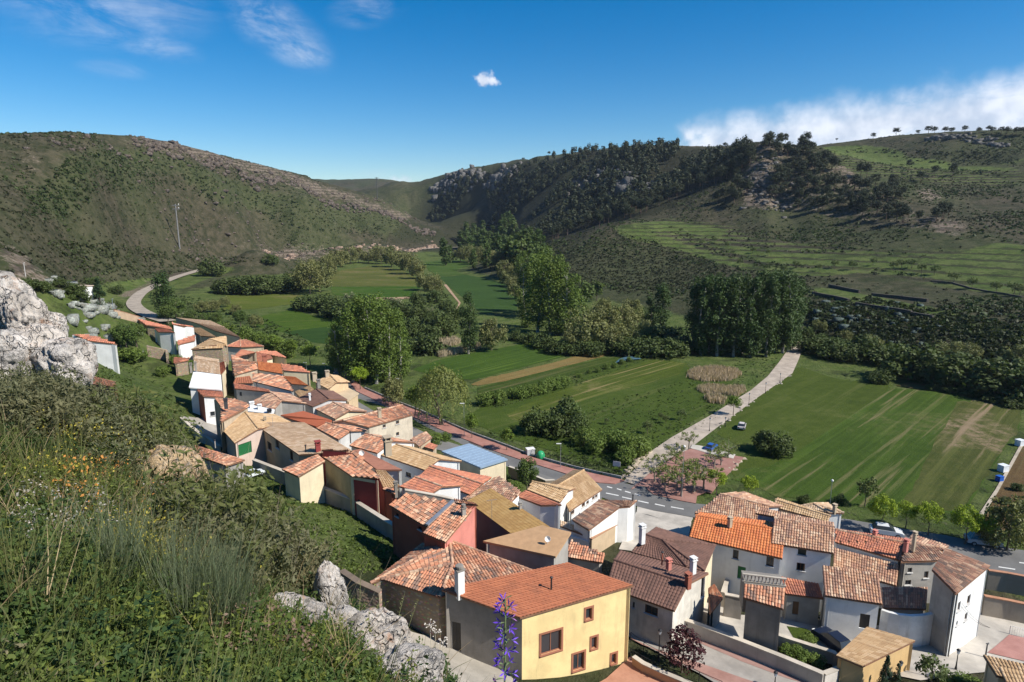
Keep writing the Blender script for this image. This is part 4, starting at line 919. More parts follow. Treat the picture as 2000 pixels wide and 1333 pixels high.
gable('roof of light tiles behind the mauve walled house', 'I', (-180, 400), (300, 532), (315, 485), (-160, 342), h=6.4, wall=TAN, tiles='tan', slope=.25).finish()
H = gable('tall white house of two window rows right of the orange roof', 'I', (-195, 717), (347, 803), (355, 580), (-170, 500), back=.7, h=7.0, wall=WHITE, tiles='mixed', slope=.27)
H.opening('I', 38, 757, 110, 822, 'shutter').opening('I', 25, 888, 100, 958, 'win').opening('G', 1815, 755, 1890, 822, 'shutter').opening('G', 1805, 890, 1875, 958, 'win').finish()
H = House('small white house with pale hipped roof beside the street trees', {'a': ('I', 310, 455, 0), 'b': ('I', 438, 455, 0), 'c': ('I', 170, 373, 'R'), 'd': ('I', 60, 395, 0), 'e': ('I', 300, 372, 0)}, ['abc', 'dac', 'bec', 'edc'], 'abed', h=3.6, wall=WHITE, tiles='pale', slope=.25)
H.chimney('I', 355, 430, .4, .6).finish()
gable('long red tile roof along the street beside the tall white house', 'I', (362, 706), (930, 868), (975, 715), (362, 600), h=5.0, wall=WHITE, tiles='red', slope=.28, back=.6).chimney('I', 975, 745, .35, .5, PINK).chimney('I', 705, 650, .35, .4, PINK).finish()
shed('low mottled tile roof below the long red roof', 'I', (345, 930), (893, 1088), (915, 902), (350, 757), h=3.4, wall=WHITE, tiles='mixed', slope=.24).finish()
H = shed('white house with mottled tile roof and dark doorway on the lower lane', 'J', (270, 580), (770, 655), (735, 390), (250, 320), h=4.6, wall=WHITE, tiles='mixed', slope=.27)
H.opening('J', 572, 742, 660, 868, 'doordk').finish()
H = shed('grey lean-to with orange tile roof and brown door', 'H', (1705, 565), (2035, 605), (1995, 478), (1645, 415), h=3.2, wall=GREY, tiles='red', slope=.22)
H.opening('H', 1768, 632, 1822, 748, 'door').finish()
H = gable('grey walled house with dark brown tiles beside the white gable', 'I', (932, 880), (1258, 868), (1310, 762), (985, 715), h=5.2, wall=GREY, tiles='dark', slope=.27)
H.opening('I', 990, 932, 1028, 972, 'dark').opening('I', 968, 1038, 1020, 1080, 'dark').opening('I', 1132, 962, 1170, 1020, 'win').chimney('I', 1040, 745, .3, 1.5, TAN).finish()
shed('low dark tile roof inside the shaded courtyard', 'I', (775, 1278), (1150, 1290), (1165, 1100), (760, 1100), h=2.7, wall=GREY, tiles='dark', slope=.2).finish()
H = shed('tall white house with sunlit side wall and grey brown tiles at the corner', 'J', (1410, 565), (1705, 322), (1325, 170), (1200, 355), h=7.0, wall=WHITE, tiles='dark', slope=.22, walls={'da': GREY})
H.opening('J', 1508, 582, 1532, 650, 'win').opening('J', 1426, 640, 1446, 708, 'win').opening('J', 1486, 736, 1506, 790, 'win').opening('J', 1411, 805, 1424, 838, 'dark').finish()
H = shed('low garage with tan tile roof and ochre walls', 'J', (600, 1195), (1055, 972), (640, 852), (370, 1100), h=2.4, wall=stucco((.62, .42, .2), .25), tiles='tan', slope=.2, name='garage', cat='garage').finish()
shed('tan tile roof at the lower right corner of the picture', 'J', (1760, 1275), (2120, 1360), (2060, 1190), (1645, 1095), h=3.2, wall=CREAM, tiles='tan', slope=.2).finish()
shed('second tan tile roof in the lower right corner, nearest the frame', 'J', (1880, 1420), (2200, 1420), (2150, 1270), (1780, 1200), h=3.0, wall=CREAM, tiles='tan', slope=.2).finish()
H = shed('old grey stuccoed tower house with balustrade terrace', 'H', (1340, 598), (1690, 698), (1702, 522), (1350, 480), h=5.6, wall=DKGREY, tiles='old', slope=.24); TOWER = H.finish()
shed('narrow tile lean-to against the streaked white gable', 'H', (1165, 600), (1050, 748), (1035, 520), (1090, 480), h=3.0, wall=GREY, tiles='old', slope=.2).finish()
H = gable('brown roofed house with streaked white gable and red tile patch', 'H', (150, 500), (745, 712), (862, 480), (218, 272), bk=((1040, 388), (270, 190)), h=4.2, wall=stucco((.66, .62, .54), .8), tiles='brown', slope=.3)
H.opening('H', 485, 672, 600, 750, 'win').opening('H', 378, 636, 398, 690, 'win').opening('H', 975, 415, 998, 590, 'dark')
H.chimney('H', 862, 470, .45, .7, BRICKRED).chimney('H', 695, 305, .4, .25, PINK).chimney('H', 635, 290, .3, 1.0, BRICKRED, 'flue').finish(); BROWN1 = H
H = House('brown hip roofed house with white stepped chimney behind the streaked gable', {'a': ('G', 365, 792, 0), 'b': ('G', 850, 922, 0), 'c': ('G', 640, 690, 'R'), 'd': ('G', 490, 642, 'R'), 'e': ('G', 1005, 958, 0), 'f': ('G', 1100, 737, 0), 'g': ('G', 580, 577, 0)}, ['abcd', 'efc', 'fgdc', 'becc'[:3]], 'abefg', h=5.0, wall=CREAM, tiles='brown', slope=.3)
H.chimney('G', 462, 675, .5, 1.3, WHITE).chimney('G', 905, 930, .45, .8, WHITE).finish()
# --- yellow house and the old house beside it
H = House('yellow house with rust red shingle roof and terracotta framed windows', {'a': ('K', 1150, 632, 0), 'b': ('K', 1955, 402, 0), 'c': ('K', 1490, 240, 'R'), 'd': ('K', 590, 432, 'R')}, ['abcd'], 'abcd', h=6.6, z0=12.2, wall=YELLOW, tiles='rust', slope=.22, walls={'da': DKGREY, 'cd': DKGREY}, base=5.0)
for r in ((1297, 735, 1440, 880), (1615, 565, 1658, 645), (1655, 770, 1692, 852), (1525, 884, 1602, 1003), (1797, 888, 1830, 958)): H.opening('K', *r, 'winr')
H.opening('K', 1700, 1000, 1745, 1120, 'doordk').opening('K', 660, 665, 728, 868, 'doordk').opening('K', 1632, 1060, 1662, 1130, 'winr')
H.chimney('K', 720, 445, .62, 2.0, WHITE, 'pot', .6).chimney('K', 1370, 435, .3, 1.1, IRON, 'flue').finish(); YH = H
H = House('old house of orange barrel tiles beside the yellow house', {'a': ('K', 165, 358, 0), 'b': ('K', 575, 488, 0), 'p': ('K', 668, 250, 'R'), 'q': ('K', 646, 85, 'R'), 'c': ('K', 1235, 302, 0), 'd': ('K', 85, 388, -.2), 'e': ('K', 520, 60, 0)}, ['bcqp', 'abp', 'dapq', 'ceq', 'edq'], 'abced', h=4.4, z0=12.4, wall=STONE, tiles='old', slope=.26, base=8.0).antenna('K', 505, 420, 2.6).finish()
# --- the pink red house and its neighbours
H = House('red walled house with two old tile roofs and a pink gable', {'a': ('E', 490, 606, 0), 'b': ('E', 815, 800, 0), 'c': ('E', 1042, 590, 'R'), 'd': ('E', 640, 505, 'R'), 'e': ('E', 780, 850, -.25), 'f': ('E', 978, 930, -.25), 'g': ('E', 1205, 655, 'R'), 'i': ('E', 1265, 605, 'R.7')}, ['abcd', 'efgc'], 'abefgicd', h=5.4, wall=BRICKRED, tiles='old', slope=.27, walls={'fg': PINK, 'gi': PINK})
H.opening('E', 545, 680, 572, 710, 'dark').opening('E', 742, 795, 772, 825, 'dark').chimney('E', 1135, 690, .38, .7, GREY, 'pot').finish(); REDH = H
_r = [REDH.P['b'], REDH.P['c']]; MB().box((_r[0]+_r[1])/2+Vector((0, 0, .22)), ((_r[1]-_r[0]).length, .38, .16), (_r[1]-_r[0]).normalized(), (_r[1]-_r[0]).cross(Vector((0, 0, 1))).normalized(), Vector((0, 0, 1))).build('valley_flashing', GALV, REDH.root, world=True)
shed('orange tile strip roof behind the red walled house', 'E', (1060, 590), (1262, 608), (1230, 590), (1050, 552), h=5.6, wall=PINK, tiles='old', slope=.2).finish()
H = shed('narrow red annex with small tile roof beside the grass strip', 'E', (430, 470), (540, 515), (562, 472), (455, 455), h=4.4, wall=BRICKRED, tiles='old', slope=.2).chimney('E', 548, 500, .35, 1.1, DKGREY).finish()
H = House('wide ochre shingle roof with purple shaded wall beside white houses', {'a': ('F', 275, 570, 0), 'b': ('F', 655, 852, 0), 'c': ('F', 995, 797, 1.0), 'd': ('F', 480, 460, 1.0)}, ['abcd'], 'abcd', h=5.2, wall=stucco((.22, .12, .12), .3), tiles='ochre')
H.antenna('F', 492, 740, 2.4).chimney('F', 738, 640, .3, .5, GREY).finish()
H = House('flat beige roofed outbuilding above a grey block wall', {'a': ('F', 415, 927, 0), 'b': ('F', 1045, 1062, 0), 'c': ('F', 1180, 850, .5), 'd': ('F', 928, 790, .5)}, ['abcd'], 'abcd', h=4.6, wall=GREY, flat=plain((.42, .26, .14), .9, 0.0, .12), name='outbuilding', cat='outbuilding').dish('F', 975, 950, .3).finish()
H = shed('grey walled lean-to of old tiles beside the utility pole', 'F', (1060, 1045), (1445, 1108), (1475, 1035), (1185, 920), h=3.6, wall=GREY, tiles='old', slope=.22).finish()
H = House('white house with small red tile roof among the white houses', {'a': ('F', 700, 530, 0), 'b': ('F', 920, 612, 0), 'c': ('F', 1098, 606, .35), 'd': ('F', 785, 480, .5)}, ['abcd'], 'abcd', h=5.4, wall=WHITE, tiles='red').finish()
H = gable('white gabled house with light tan tiles behind the small red roof', 'F', (795, 472), (1085, 585), (1160, 482), (842, 405), h=5.0, wall=WHITE, tiles='tan', slope=.3, back=.8).finish()
H = gable('long white house with pale tan roof and yellow framed windows', 'F', (1165, 662), (1450, 472), (1290, 305), (1060, 442), h=3.4, wall=WHITE, tiles='tan', slope=.38, back=.55)
H.opening('F', 1180, 655, 1208, 692, 'win').opening('F', 1272, 590, 1300, 625, 'win').opening('F', 1312, 572, 1334, 602, 'win').opening('F', 1362, 535, 1384, 562, 'win').opening('F', 1388, 518, 1410, 545, 'win').finish()
H = House('white walled house with flat brown tile roof at the street corner', {'a': ('F', 1335, 826, 0), 'b': ('F', 1600, 628, 0), 'e': ('F', 1690, 622, 0), 'c': ('F', 1752, 568, .2), 'f': ('F', 1420, 566, .2), 'd': ('F', 1190, 736, .2)}, ['abefd'[:2]+'fd', 'becf'], 'abecfd', h=3.6, wall=WHITE, tiles='dark').chimney('F', 1715, 575, .3, .8, IRON, 'flue').finish(); WC = H
shed('low white annex with pale roof edge below the long white house', 'F', (1085, 790), (1338, 885), (1340, 830), (1085, 740), h=2.4, wall=WHITE, tiles='pale', slope=.15).opening('F', 1248, 838, 1268, 862, 'dark').finish()
H = House('block shed with light blue metal roof beside the street', {'a': ('D', 1310, 912, 0), 'b': ('D', 1690, 1072, 0), 'c': ('D', 1955, 990, .3), 'd': ('D', 1580, 836, .3)}, ['abcd'], 'abcd', h=4.0, wall=CREAM, flat=plain((.34, .44, .54), .45, .25, .08), name='shed', cat='shed'); BLUE = H.finish()
# --- middle rows
gable('orange red tile roof with long ridge left of the blue roofed shed', 'D', (1100, 1140), (1585, 1330), (1702, 1228), (1192, 1055), bk=((1795, 1165), (1225, 1045)), h=5.0, wall=WHITE, tiles='red').finish()
H = gable('red tile roof with sunlit white gable behind the red walled house', 'D', (900, 1250), (1190, 1335), (1315, 1252), (1050, 1160), bk=((1515, 1240), (1110, 1138)), h=5.2, wall=WHITE, tiles='red').finish()
House('dark red brown tile roof behind the ochre roof', {'a': ('E', 1120, 556, 0), 'b': ('E', 1150, 580, None), 'c': ('E', 1362, 470, None), 'd': ('E', 1528, 556, 0), 'e': ('E', 1635, 492, 'R'), 'f': ('E', 1435, 352, 'R')}, ['adef', ], 'adef', h=5.0, wall=WHITE, tiles='dark', slope=.22).finish() if False else \
shed('dark red brown tile roof behind the ochre roof', 'E', (1120, 556), (1490, 640), (1637, 492), (1435, 352), h=4.6, wall=WHITE, tiles='dark', slope=.2).finish()
gable('mottled red tile roof with low white chimney wall in the middle rows', 'D', (410, 850), (682, 925), (838, 805), (565, 735), bk=((1060, 822), (700, 755)), h=4.8, wall=WHITE, tiles='old').chimney('D', 785, 885, .6, .8, TAN, 'gable').finish()
H = gable('striped tan and red tile roof with white gable left of the blue roofed shed', 'D', (705, 940), (1148, 1090), (1292, 985), (862, 840), bk=((1505, 1005), (1000, 862)), h=4.6, wall=WHITE, tiles='tan')
H.opening('D', 962, 1115, 1012, 1160, 'win').finish()
House('plain terracotta terrace roof with white satellite dish', {'a': ('D', 440, 905, 0), 'b': ('D', 680, 1092, 0), 'c': ('D', 925, 1092, .25), 'd': ('D', 520, 890, .25)}, ['abcd'], 'abcd', h=4.4, wall=WHITE, flat=plain((.36, .16, .105), .85, 0.0, .12)).dish('D', 535, 965, .4).finish()
shed('little tan tile roof below the terracotta terrace', 'D', (745, 1275), (905, 1245), (765, 1098), (662, 1090), h=4.2, wall=TAN, tiles='tan', slope=.2).finish()
H = House('house with dark red front wall, cream corners and old tile roof', {'a': ('D', 125, 940, 0), 'b': ('D', 430, 1148, 0), 'c': ('D', 705, 1168, .3), 'd': ('D', 480, 905, 1.2), 'e': ('D', 150, 890, .9)}, ['abcde'], 'abcde', h=5.6, wall=RED, tiles='old', walls={'ab': stucco((.43, .36, .22), .5), 'bc': RED})
H.opening('E', 215, 560, 238, 640, 'doordk').chimney('C', 1605, 672, .6, 1.2, RED, 'gable').finish(); REDF = H
_w = [q for q in REDF.walls if q['m'] is RED][0]; _mb = MB()      # cream edging of the red front
for u_ in (.18, _w['L']-.18): _q = _w['a']+_w['e']*u_+_w['n']*.03; _mb.box(Vector((_q.x, _q.y, _w['a'].z-3)), (.36, .06, 6), _w['e'], _w['n'])
_q = _w['a']+_w['e']*_w['L']/2+_w['n']*.032; _mb.box(Vector((_q.x, _q.y, _w['a'].z-.2)), (_w['L'], .06, .34), _w['e'], _w['n'])
_mb.build('corner_trim', CREAM, REDF.root, world=True)
shed('low old tile roof with sunlit cream gable beside the long wall', 'C', (1250, 832), (1412, 905), (1672, 752), (1600, 690), h=3.4, wall=CREAM, tiles='old', slope=.2).finish()
H = House('big pale tan roofed house with shaded tan wall and dark windows', {'a': ('C', 960, 376, 0), 'b': ('C', 1415, 690, 0), 'c': ('C', 1948, 660, 'R'), 'd': ('C', 1470, 378, 'R')}, ['abcd'], 'abcd', h=5.6, wall=TAN, tiles='pale', slope=.2)
H.opening('C', 1112, 572, 1150, 648, 'win').opening('C', 1190, 548, 1224, 628, 'win').opening('C', 1330, 655, 1358, 745, 'win').chimney('C', 1485, 668, .3, .9, IRON, 'flue').chimney('C', 1088, 362, .3, .35, TAN).antenna('C', 1165, 430, 1.8).finish()
H = gable('tan tile roof house with green garage door beside the big pale roof', 'C', (630, 402), (790, 577), (1020, 440), (895, 280), bk=((1330, 372), (1170, 298)), h=4.2, wall=stucco((.55, .43, .36), .35), tiles='tan', slope=.24)
H.opening('C', 826, 575, 958, 690, 'doorg').finish()
shed('low old tile roof above the grass at the upper lane', 'C', (430, 705), (705, 800), (890, 742), (400, 600), h=2.4, wall=GREY, tiles='old', slope=.1).chimney('C', 600, 605, .3, .7, GREY, 'flue').finish()
H = House('house with small red hip and brown tile slope by the dark lane', {'a': ('C', 660, 372, 0), 'b': ('C', 892, 242, 0), 'c': ('C', 935, 200, .2), 'd': ('C', 790, 150, 'R'), 'e': ('C', 665, 232, 'R'), 'f': ('C', 596, 138, 0)}, ['abcde', 'fed'], 'abcdfe'[:4]+'fe', h=5.4, wall=TAN, tiles='old', slope=.22)
H.chimney('C', 705, 205, .5, .7, plain((.05, .05, .055), .6)).finish()
H = gable('brown tile roof with bare grey gable wall behind white chimneys', 'C', (938, 190), (1175, 250), (1252, 162), (1130, 75), bk=((1490, 192), (1330, 100)), h=4.6, wall=GREY, tiles='dark', slope=.25).finish()
House('white parapet block with stacked white chimneys', {'a': ('C', 905, 270, 0), 'b': ('C', 1170, 300, 0), 'c': ('C', 1180, 255, .1), 'd': ('C', 930, 205, .1)}, ['abcd'], 'abcd', h=4.6, wall=WHITE, flat=WHITE, name='outbuilding', cat='outbuilding').chimney('C', 960, 235, .7, .8, WHITE).chimney('C', 1035, 250, .6, .6, WHITE).chimney('C', 1130, 285, .6, .4, IRON).finish()
House('plain red metal roof in the middle of the village', {'a': ('C', 1320, 342, 0), 'b': ('C', 1582, 420, 0), 'c': ('C', 1745, 362, .8), 'd': ('C', 1462, 270, .8), 'e': ('C', 1238, 310, .3)}, ['abcde'], 'abcde', h=4.4, wall=GREY, flat=plain((.40, .115, .055), .75, 0.0, .08)).finish()
gable('speckled old tile roof with pale grey gable in the middle rows', 'C', (1590, 432), (1802, 542), (1922, 460), (1680, 380), bk=((2080, 455), (1850, 385)), h=4.6, wall=PALEGREY, tiles='old', slope=.25).chimney('C', 1920, 560, .3, 1.4, IRON, 'flue').chimney('C', 1745, 380, .35, .6, IRON, 'flue').finish()
gable('mixed grey brown tile roof with pale verge left of the cream walled house', 'D', (70, 490), (272, 592), (412, 512), (230, 420), bk=((582, 520), (330, 428)), h=4.4, wall=CREAM, tiles='dark', slope=.25).finish()
H = gable('long two storey cream walled house with old tiles beside the street', 'D', (600, 672), (1040, 547), (930, 455), (350, 608), h=5.6, wall=stucco((.60, .52, .40), .7), tiles='old', slope=.3, back=.7)
H.opening('D', 865, 610, 896, 642, 'win').opening('D', 735, 648, 766, 678, 'win').opening('D', 866, 722, 896, 756, 'win').chimney('D', 705, 545, .5, .7, TAN).finish()
shed('small old tile lean-to with bushes beside the street', 'D', (1000, 782), (1092, 862), (1218, 772), (1160, 715), h=2.8, wall=TAN, tiles='dark', slope=.2).finish()
shed('tiny tile roof between lean-to and blue roofed shed', 'D', (1140, 865), (1232, 892), (1272, 850), (1190, 822), h=2.6, wall=TAN, tiles='red', slope=.15).finish()
H = gable('tan tiled house with brick red upper wall and three chimneys by the street', 'D', (70, 230), (205, 300), (290, 235), (218, 158), bk=((412, 232), (300, 170)), h=5.4, wall=stucco((.56, .42, .26), .3), tiles='tan', slope=.26)
H.chimney('D', 112, 262, .55, .8, DKGREY).chimney('D', 72, 195, .8, .9, TAN).chimney('D', 195, 160, .8, .6, TAN).finish()
House('flat roofed ochre annex facing the street below the three chimneys', {'a': ('D', 205, 305, 0), 'b': ('D', 395, 425, 0), 'c': ('D', 505, 345, 0), 'd': ('D', 330, 255, 0)}, ['abcd'], 'abcd', h=4.2, wall=stucco((.56, .42, .26), .3), flat=stucco((.52, .40, .26), .3)).finish()
gable('brown metal and red roof below the three chimneys', 'D', (-120, 400), (50, 470), (212, 400), (90, 302), bk=((392, 405), (250, 318)), h=4.8, wall=PALEGREY, tiles='brown', slope=.24).chimney('D', 25, 380, .3, .4, WHITE).finish()
# --- far rows
def far(label, zone, a, b, c, d, wall, tiles, h=4.6, g=True, **k):
    return (gable if g else shed)(label, zone, a, b, c, d, h=h, wall=wall, tiles=tiles, **k).finish()
House('cream walled house with rusty tiles beside the street in the far rows', {'a': ('B', 1258, 618, 0), 'b': ('B', 1530, 640, -.6), 'c': ('B', 1440, 580, .5), 'd': ('B', 1240, 552, .9)}, ['abcd'], 'abcd', h=3.6, wall=CREAM, tiles='red').finish()
far('bright orange tile roof in the far rows', 'B', (1020, 612), (1258, 652), (1240, 555), (1012, 530), WHITE, 'orange', 4.6, False, slope=.18)
far('large mottled old roof beside the dark lane in the far rows', 'B', (790, 665), (1018, 600), (1005, 540), (770, 515), TAN, 'old', 5.0, slope=.2)
far('old roof with grey valley at the top of the dark lane', 'B', (768, 500), (925, 455), (1000, 440), (860, 415), TAN, 'red', 5.0, False, slope=.15)
H = gable('orange roof with brick chimney and small cream gable near the street', 'B', (1005, 540), (1162, 500), (1100, 420), (1000, 440), bk=((1295, 495), (1190, 430)), h=4.4, wall=CREAM, tiles='red', slope=.18)
H.chimney('B', 1085, 515, .9, .8, BRICKRED, 'gable').finish()
far('broad faded tile roof in the middle of the far rows', 'B', (965, 725), (1362, 822), (1262, 672), (965, 642), WHITE, 'old', 4.6, False, slope=.14)
far('second bright orange roof beside the faded tile roof', 'B', (1345, 750), (1512, 765), (1385, 682), (1262, 672), GREY, 'orange', 4.4, False, slope=.12)
far('small brown metal roof over the dark lane', 'B', (775, 745), (972, 742), (940, 672), (800, 690), GREY, 'rust', 4.8, False, slope=.12)
H = shed('long grey walled house with orange tile strip by the dark lane', 'B', (790, 795), (1135, 830), (1128, 805), (780, 740), h=4.8, wall=GREY, tiles='red', slope=.15); H.opening('B', 838, 830, 862, 868, 'dark').chimney('B', 1008, 785, .45, .7, IRON, 'flue').finish()
far('light tan tile roof beside the second orange roof', 'B', (1440, 905), (1562, 800), (1522, 765), (1378, 825), TAN, 'tan', 4.4, False, slope=.14)
H = gable('large white house with pale hip roof above the grassy mound', 'B', (388, 622), (652, 658), (640, 540), (392, 505), h=5.6, wall=WHITE, tiles='pale', slope=.18, back=1.0)
H.chimney('B', 365, 610, .4, .9, DKGREY).chimney('B', 410, 590, .4, .8, DKGREY).finish(); WB = H
H = House('white lower house with terrace below the pale hip roof', {'a': ('B', 345, 785, 0), 'b': ('B', 668, 810, -.7), 'c': ('B', 655, 665, .4), 'd': ('B', 390, 632, .8)}, ['abcd'], 'abcd', h=4.6, wall=WHITE, flat=WHITE).finish()
H = House('white house with red verge and wall lantern by the upper lane', {'a': ('B', 480, 868, 0), 'b': ('B', 685, 880, -.7), 'c': ('B', 672, 822, -.2), 'd': ('B', 405, 790, .4)}, ['abcd'], 'abcd', h=5.0, wall=WHITE, tiles='red', slope=.12, walls={'da': BRICKRED}); H.opening('B', 552, 1020, 598, 1062, 'dark').finish()
far('beige roofed house with long stone wall in the far rows', 'B', (362, 412), (672, 398), (690, 358), (540, 310), STONE, 'tan', 4.6, slope=.2)
House('grey and cream house with rusty tile hip in the far rows', {'l': ('B', 702, 385, 0), 'm': ('B', 848, 393, 0), 'r': ('B', 1078, 384, 0), 't': ('B', 845, 322, 'R'), 'u': ('B', 905, 326, 'R'), 'q': ('B', 900, 318, 0)}, ['mrut', 'lmt', 'rqu', 'qltu'], 'lmrq', h=3.8, wall=CREAM, tiles='red', slope=.2, walls={'lm': PALEGREY}).finish()
far('long beige roof at the far end of the village', 'B', (612, 238), (848, 298), (690, 195), (402, 152), CREAM, 'pale', 4.8, slope=.18)
far('orange tile roof with grey side wall in front of the long beige roof', 'B', (460, 282), (618, 292), (458, 202), (342, 206), GREY, 'tan', 4.4, False, slope=.12)
far('white gable with steep red roof edge in the far rows', 'B', (238, 370), (405, 328), (402, 270), (232, 332), WHITE, 'red', 4.0, False, slope=.2)
House('white house with thin red roof at the far end', {'a': ('B', 182, 168, 0), 'b': ('B', 345, 208, -1.6), 'c': ('B', 402, 196, -1.4), 'd': ('B', 178, 150, .4)}, ['abcd'], 'abcd', h=4.4, wall=WHITE, tiles='red').finish()
far('small white house with red roof above the stone terrace', 'B', (45, 243), (208, 248), (130, 214), (8, 210), WHITE, 'red', 4.0, False, slope=.2)
House('stone barn with rusty roof at the far left end of the village', {'a': ('A', 1140, 540, 0), 'b': ('A', 1340, 575, -1.2), 'c': ('A', 1335, 556, -.9), 'd': ('A', 1070, 490, .6)}, ['abcd'], 'abcd', h=2.6, wall=STONE, tiles='red', base='eave').finish()
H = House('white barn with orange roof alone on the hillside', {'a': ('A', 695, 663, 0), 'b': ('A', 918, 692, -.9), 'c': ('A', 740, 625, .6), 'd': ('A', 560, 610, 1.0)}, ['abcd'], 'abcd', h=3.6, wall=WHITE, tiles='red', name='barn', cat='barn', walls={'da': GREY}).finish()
H = shed('low ruined brick stable with dark slatted opening', 'A', (725, 1005), (910, 1030), (905, 985), (700, 935), h=1.8, wall=stucco((.42, .2, .12), .5), tiles='old', slope=.12, name='stable', cat='stable').opening('A', 745, 1012, 870, 1030, 'dark').finish()
shed('orange tile strip beside the pale hip roof above the dark lane', 'B', (652, 668), (704, 602), (690, 530), (640, 545), h=5.2, wall=CREAM, tiles='red', slope=.12).finish()
shed('little orange roof in the bushes behind the pale hip roof', 'B', (205, 548), (342, 520), (345, 498), (195, 488), h=3.2, wall=STONE, tiles='red', slope=.12).finish()
_e = BLUE.P['b']-BLUE.P['a']; _u = BLUE.P['d']-BLUE.P['a']      # seams of the metal roof
for k in range(1, 10):
    _p = BLUE.P['a']+_e*(k/10)+Vector((0, 0, .13)); MB().box(_p+_u/2, (_u.length*.98, .06, .06), _u.normalized(), _u.cross(Vector((0, 0, 1))).normalized()).build('roof_seam', plain((.27, .36, .46), .45, .25, .08), BLUE.root, world=True)
p = on_ground(163, 578); root = empty('hut', p, 'small whitewashed hut beside the cypress on the hillside', 'hut', None, -.25)
MB().box((0, 0, .6), (3.4, 2.6, 3.4)).build('wall', WHITE, root); MB().box((0, 0, 2.4), (3.8, 3.0, .18)).build('roof', plain((.45, .36, .28), .9), root); MB().box((1.0, -1.32, 1.0), (.8, .08, 1.9)).build('door', WOODM, root)
# ------------------------------------------------------------------ trees and shrubs
def leafq(cen, nor, size, rng, asp=1.0, up=0.0):
    """one small four-sided leaf clump per centre, facing roughly along nor"""
    n = len(cen); nor = nor/np.maximum(np.linalg.norm(nor, axis=1, keepdims=True), 1e-6)
    r = rng.normal(size=(n, 3)); r[:, 2] += up
    t = np.cross(nor, r); t /= np.maximum(np.linalg.norm(t, axis=1, keepdims=True), 1e-6); b = np.cross(nor, t)
    s = np.asarray(size).reshape(-1, 1)*np.ones((n, 1)); l = s*asp
    return np.stack([cen-b*l, cen+t*s*.62-b*l*.05, cen+b*l, cen-t*s*.62+b*l*.1], 1)
def clump_leaves(clumps, per, size, rng, squash=1.0, jit=.6, shell=.55):
    C, Nn, Sz, lv = [], [], [], []
    for (c, r) in clumps:
        d = rng.normal(size=(per, 3)); d /= np.linalg.norm(d, axis=1, keepdims=True)
        rad = r*(shell+(1.06-shell)*rng.random((per, 1))**.6); p = d*rad; p[:, 2] *= squash
        C.append(np.array(c)+p); Nn.append(d+rng.normal(size=(per, 3))*jit+np.array([0, 0, .35])); Sz.append(size*rng.uniform(.6, 1.35, per)); lv.append(np.clip(.5*rng.random()+.5*rng.random(per), 0, 1))
    return leafq(np.concatenate(C), np.concatenate(Nn), np.concatenate(Sz), rng), np.concatenate(lv)
def trunk_mesh(H, r, rng, top=.75, limbs=6, spread=.25, start=.35, lean=0):
    mb = MB(); pts = [Vector((0, 0, -.4))]; x = y = 0
    for k in range(1, 6): x += rng.normal()*.012*H+lean*H*.05; y += rng.normal()*.012*H; pts.append(Vector((x, y, H*top*k/5)))
    mb.tube(pts, [r*1.25]+[r*(1-.75*k/5) for k in range(1, 6)], 7)
    for i in range(limbs):
        f = start+(top-start)*(i+.5)/limbs; k = f/top*5; j = min(4, int(k)); p = pts[j].lerp(pts[j+1], k-j) if j < 5 else pts[5]
        a = i*2.4+rng.random(); L_ = H*spread*rng.uniform(.7, 1.2); d = Vector((math.cos(a), math.sin(a), rng.uniform(.5, 1.1)))
        q = p+d*L_*.5; mb.tube([p, q, p+d*L_*.9+Vector((0, 0, L_*.15))], [r*.42, r*.28, r*.1], 5)
    return mb
def ell_clumps(n, c, rad, r, rng, inner=.45):
    o = []
    while len(o) < n:
        d = rng.normal(size=3); d /= np.linalg.norm(d); k = inner+(1-inner)*rng.random()**.5
        if d[2] < -.75: continue
        o.append((np.array(c)+d*np.array(rad)*k, r*rng.uniform(.7, 1.25)))
    return o
PROTO = {}
def proto(key, H, crown, lv, tr, lm, bm):
    cm = quads_mesh('crown', crown, {'lv': lv}); cm.materials.append(lm)
    tm = bpy.data.meshes.new('trunk'); tm.from_pydata(tr.v, [], tr.f); tm.update(); tm.materials.append(bm)
    PROTO.setdefault(key, []).append((H, cm, tm))
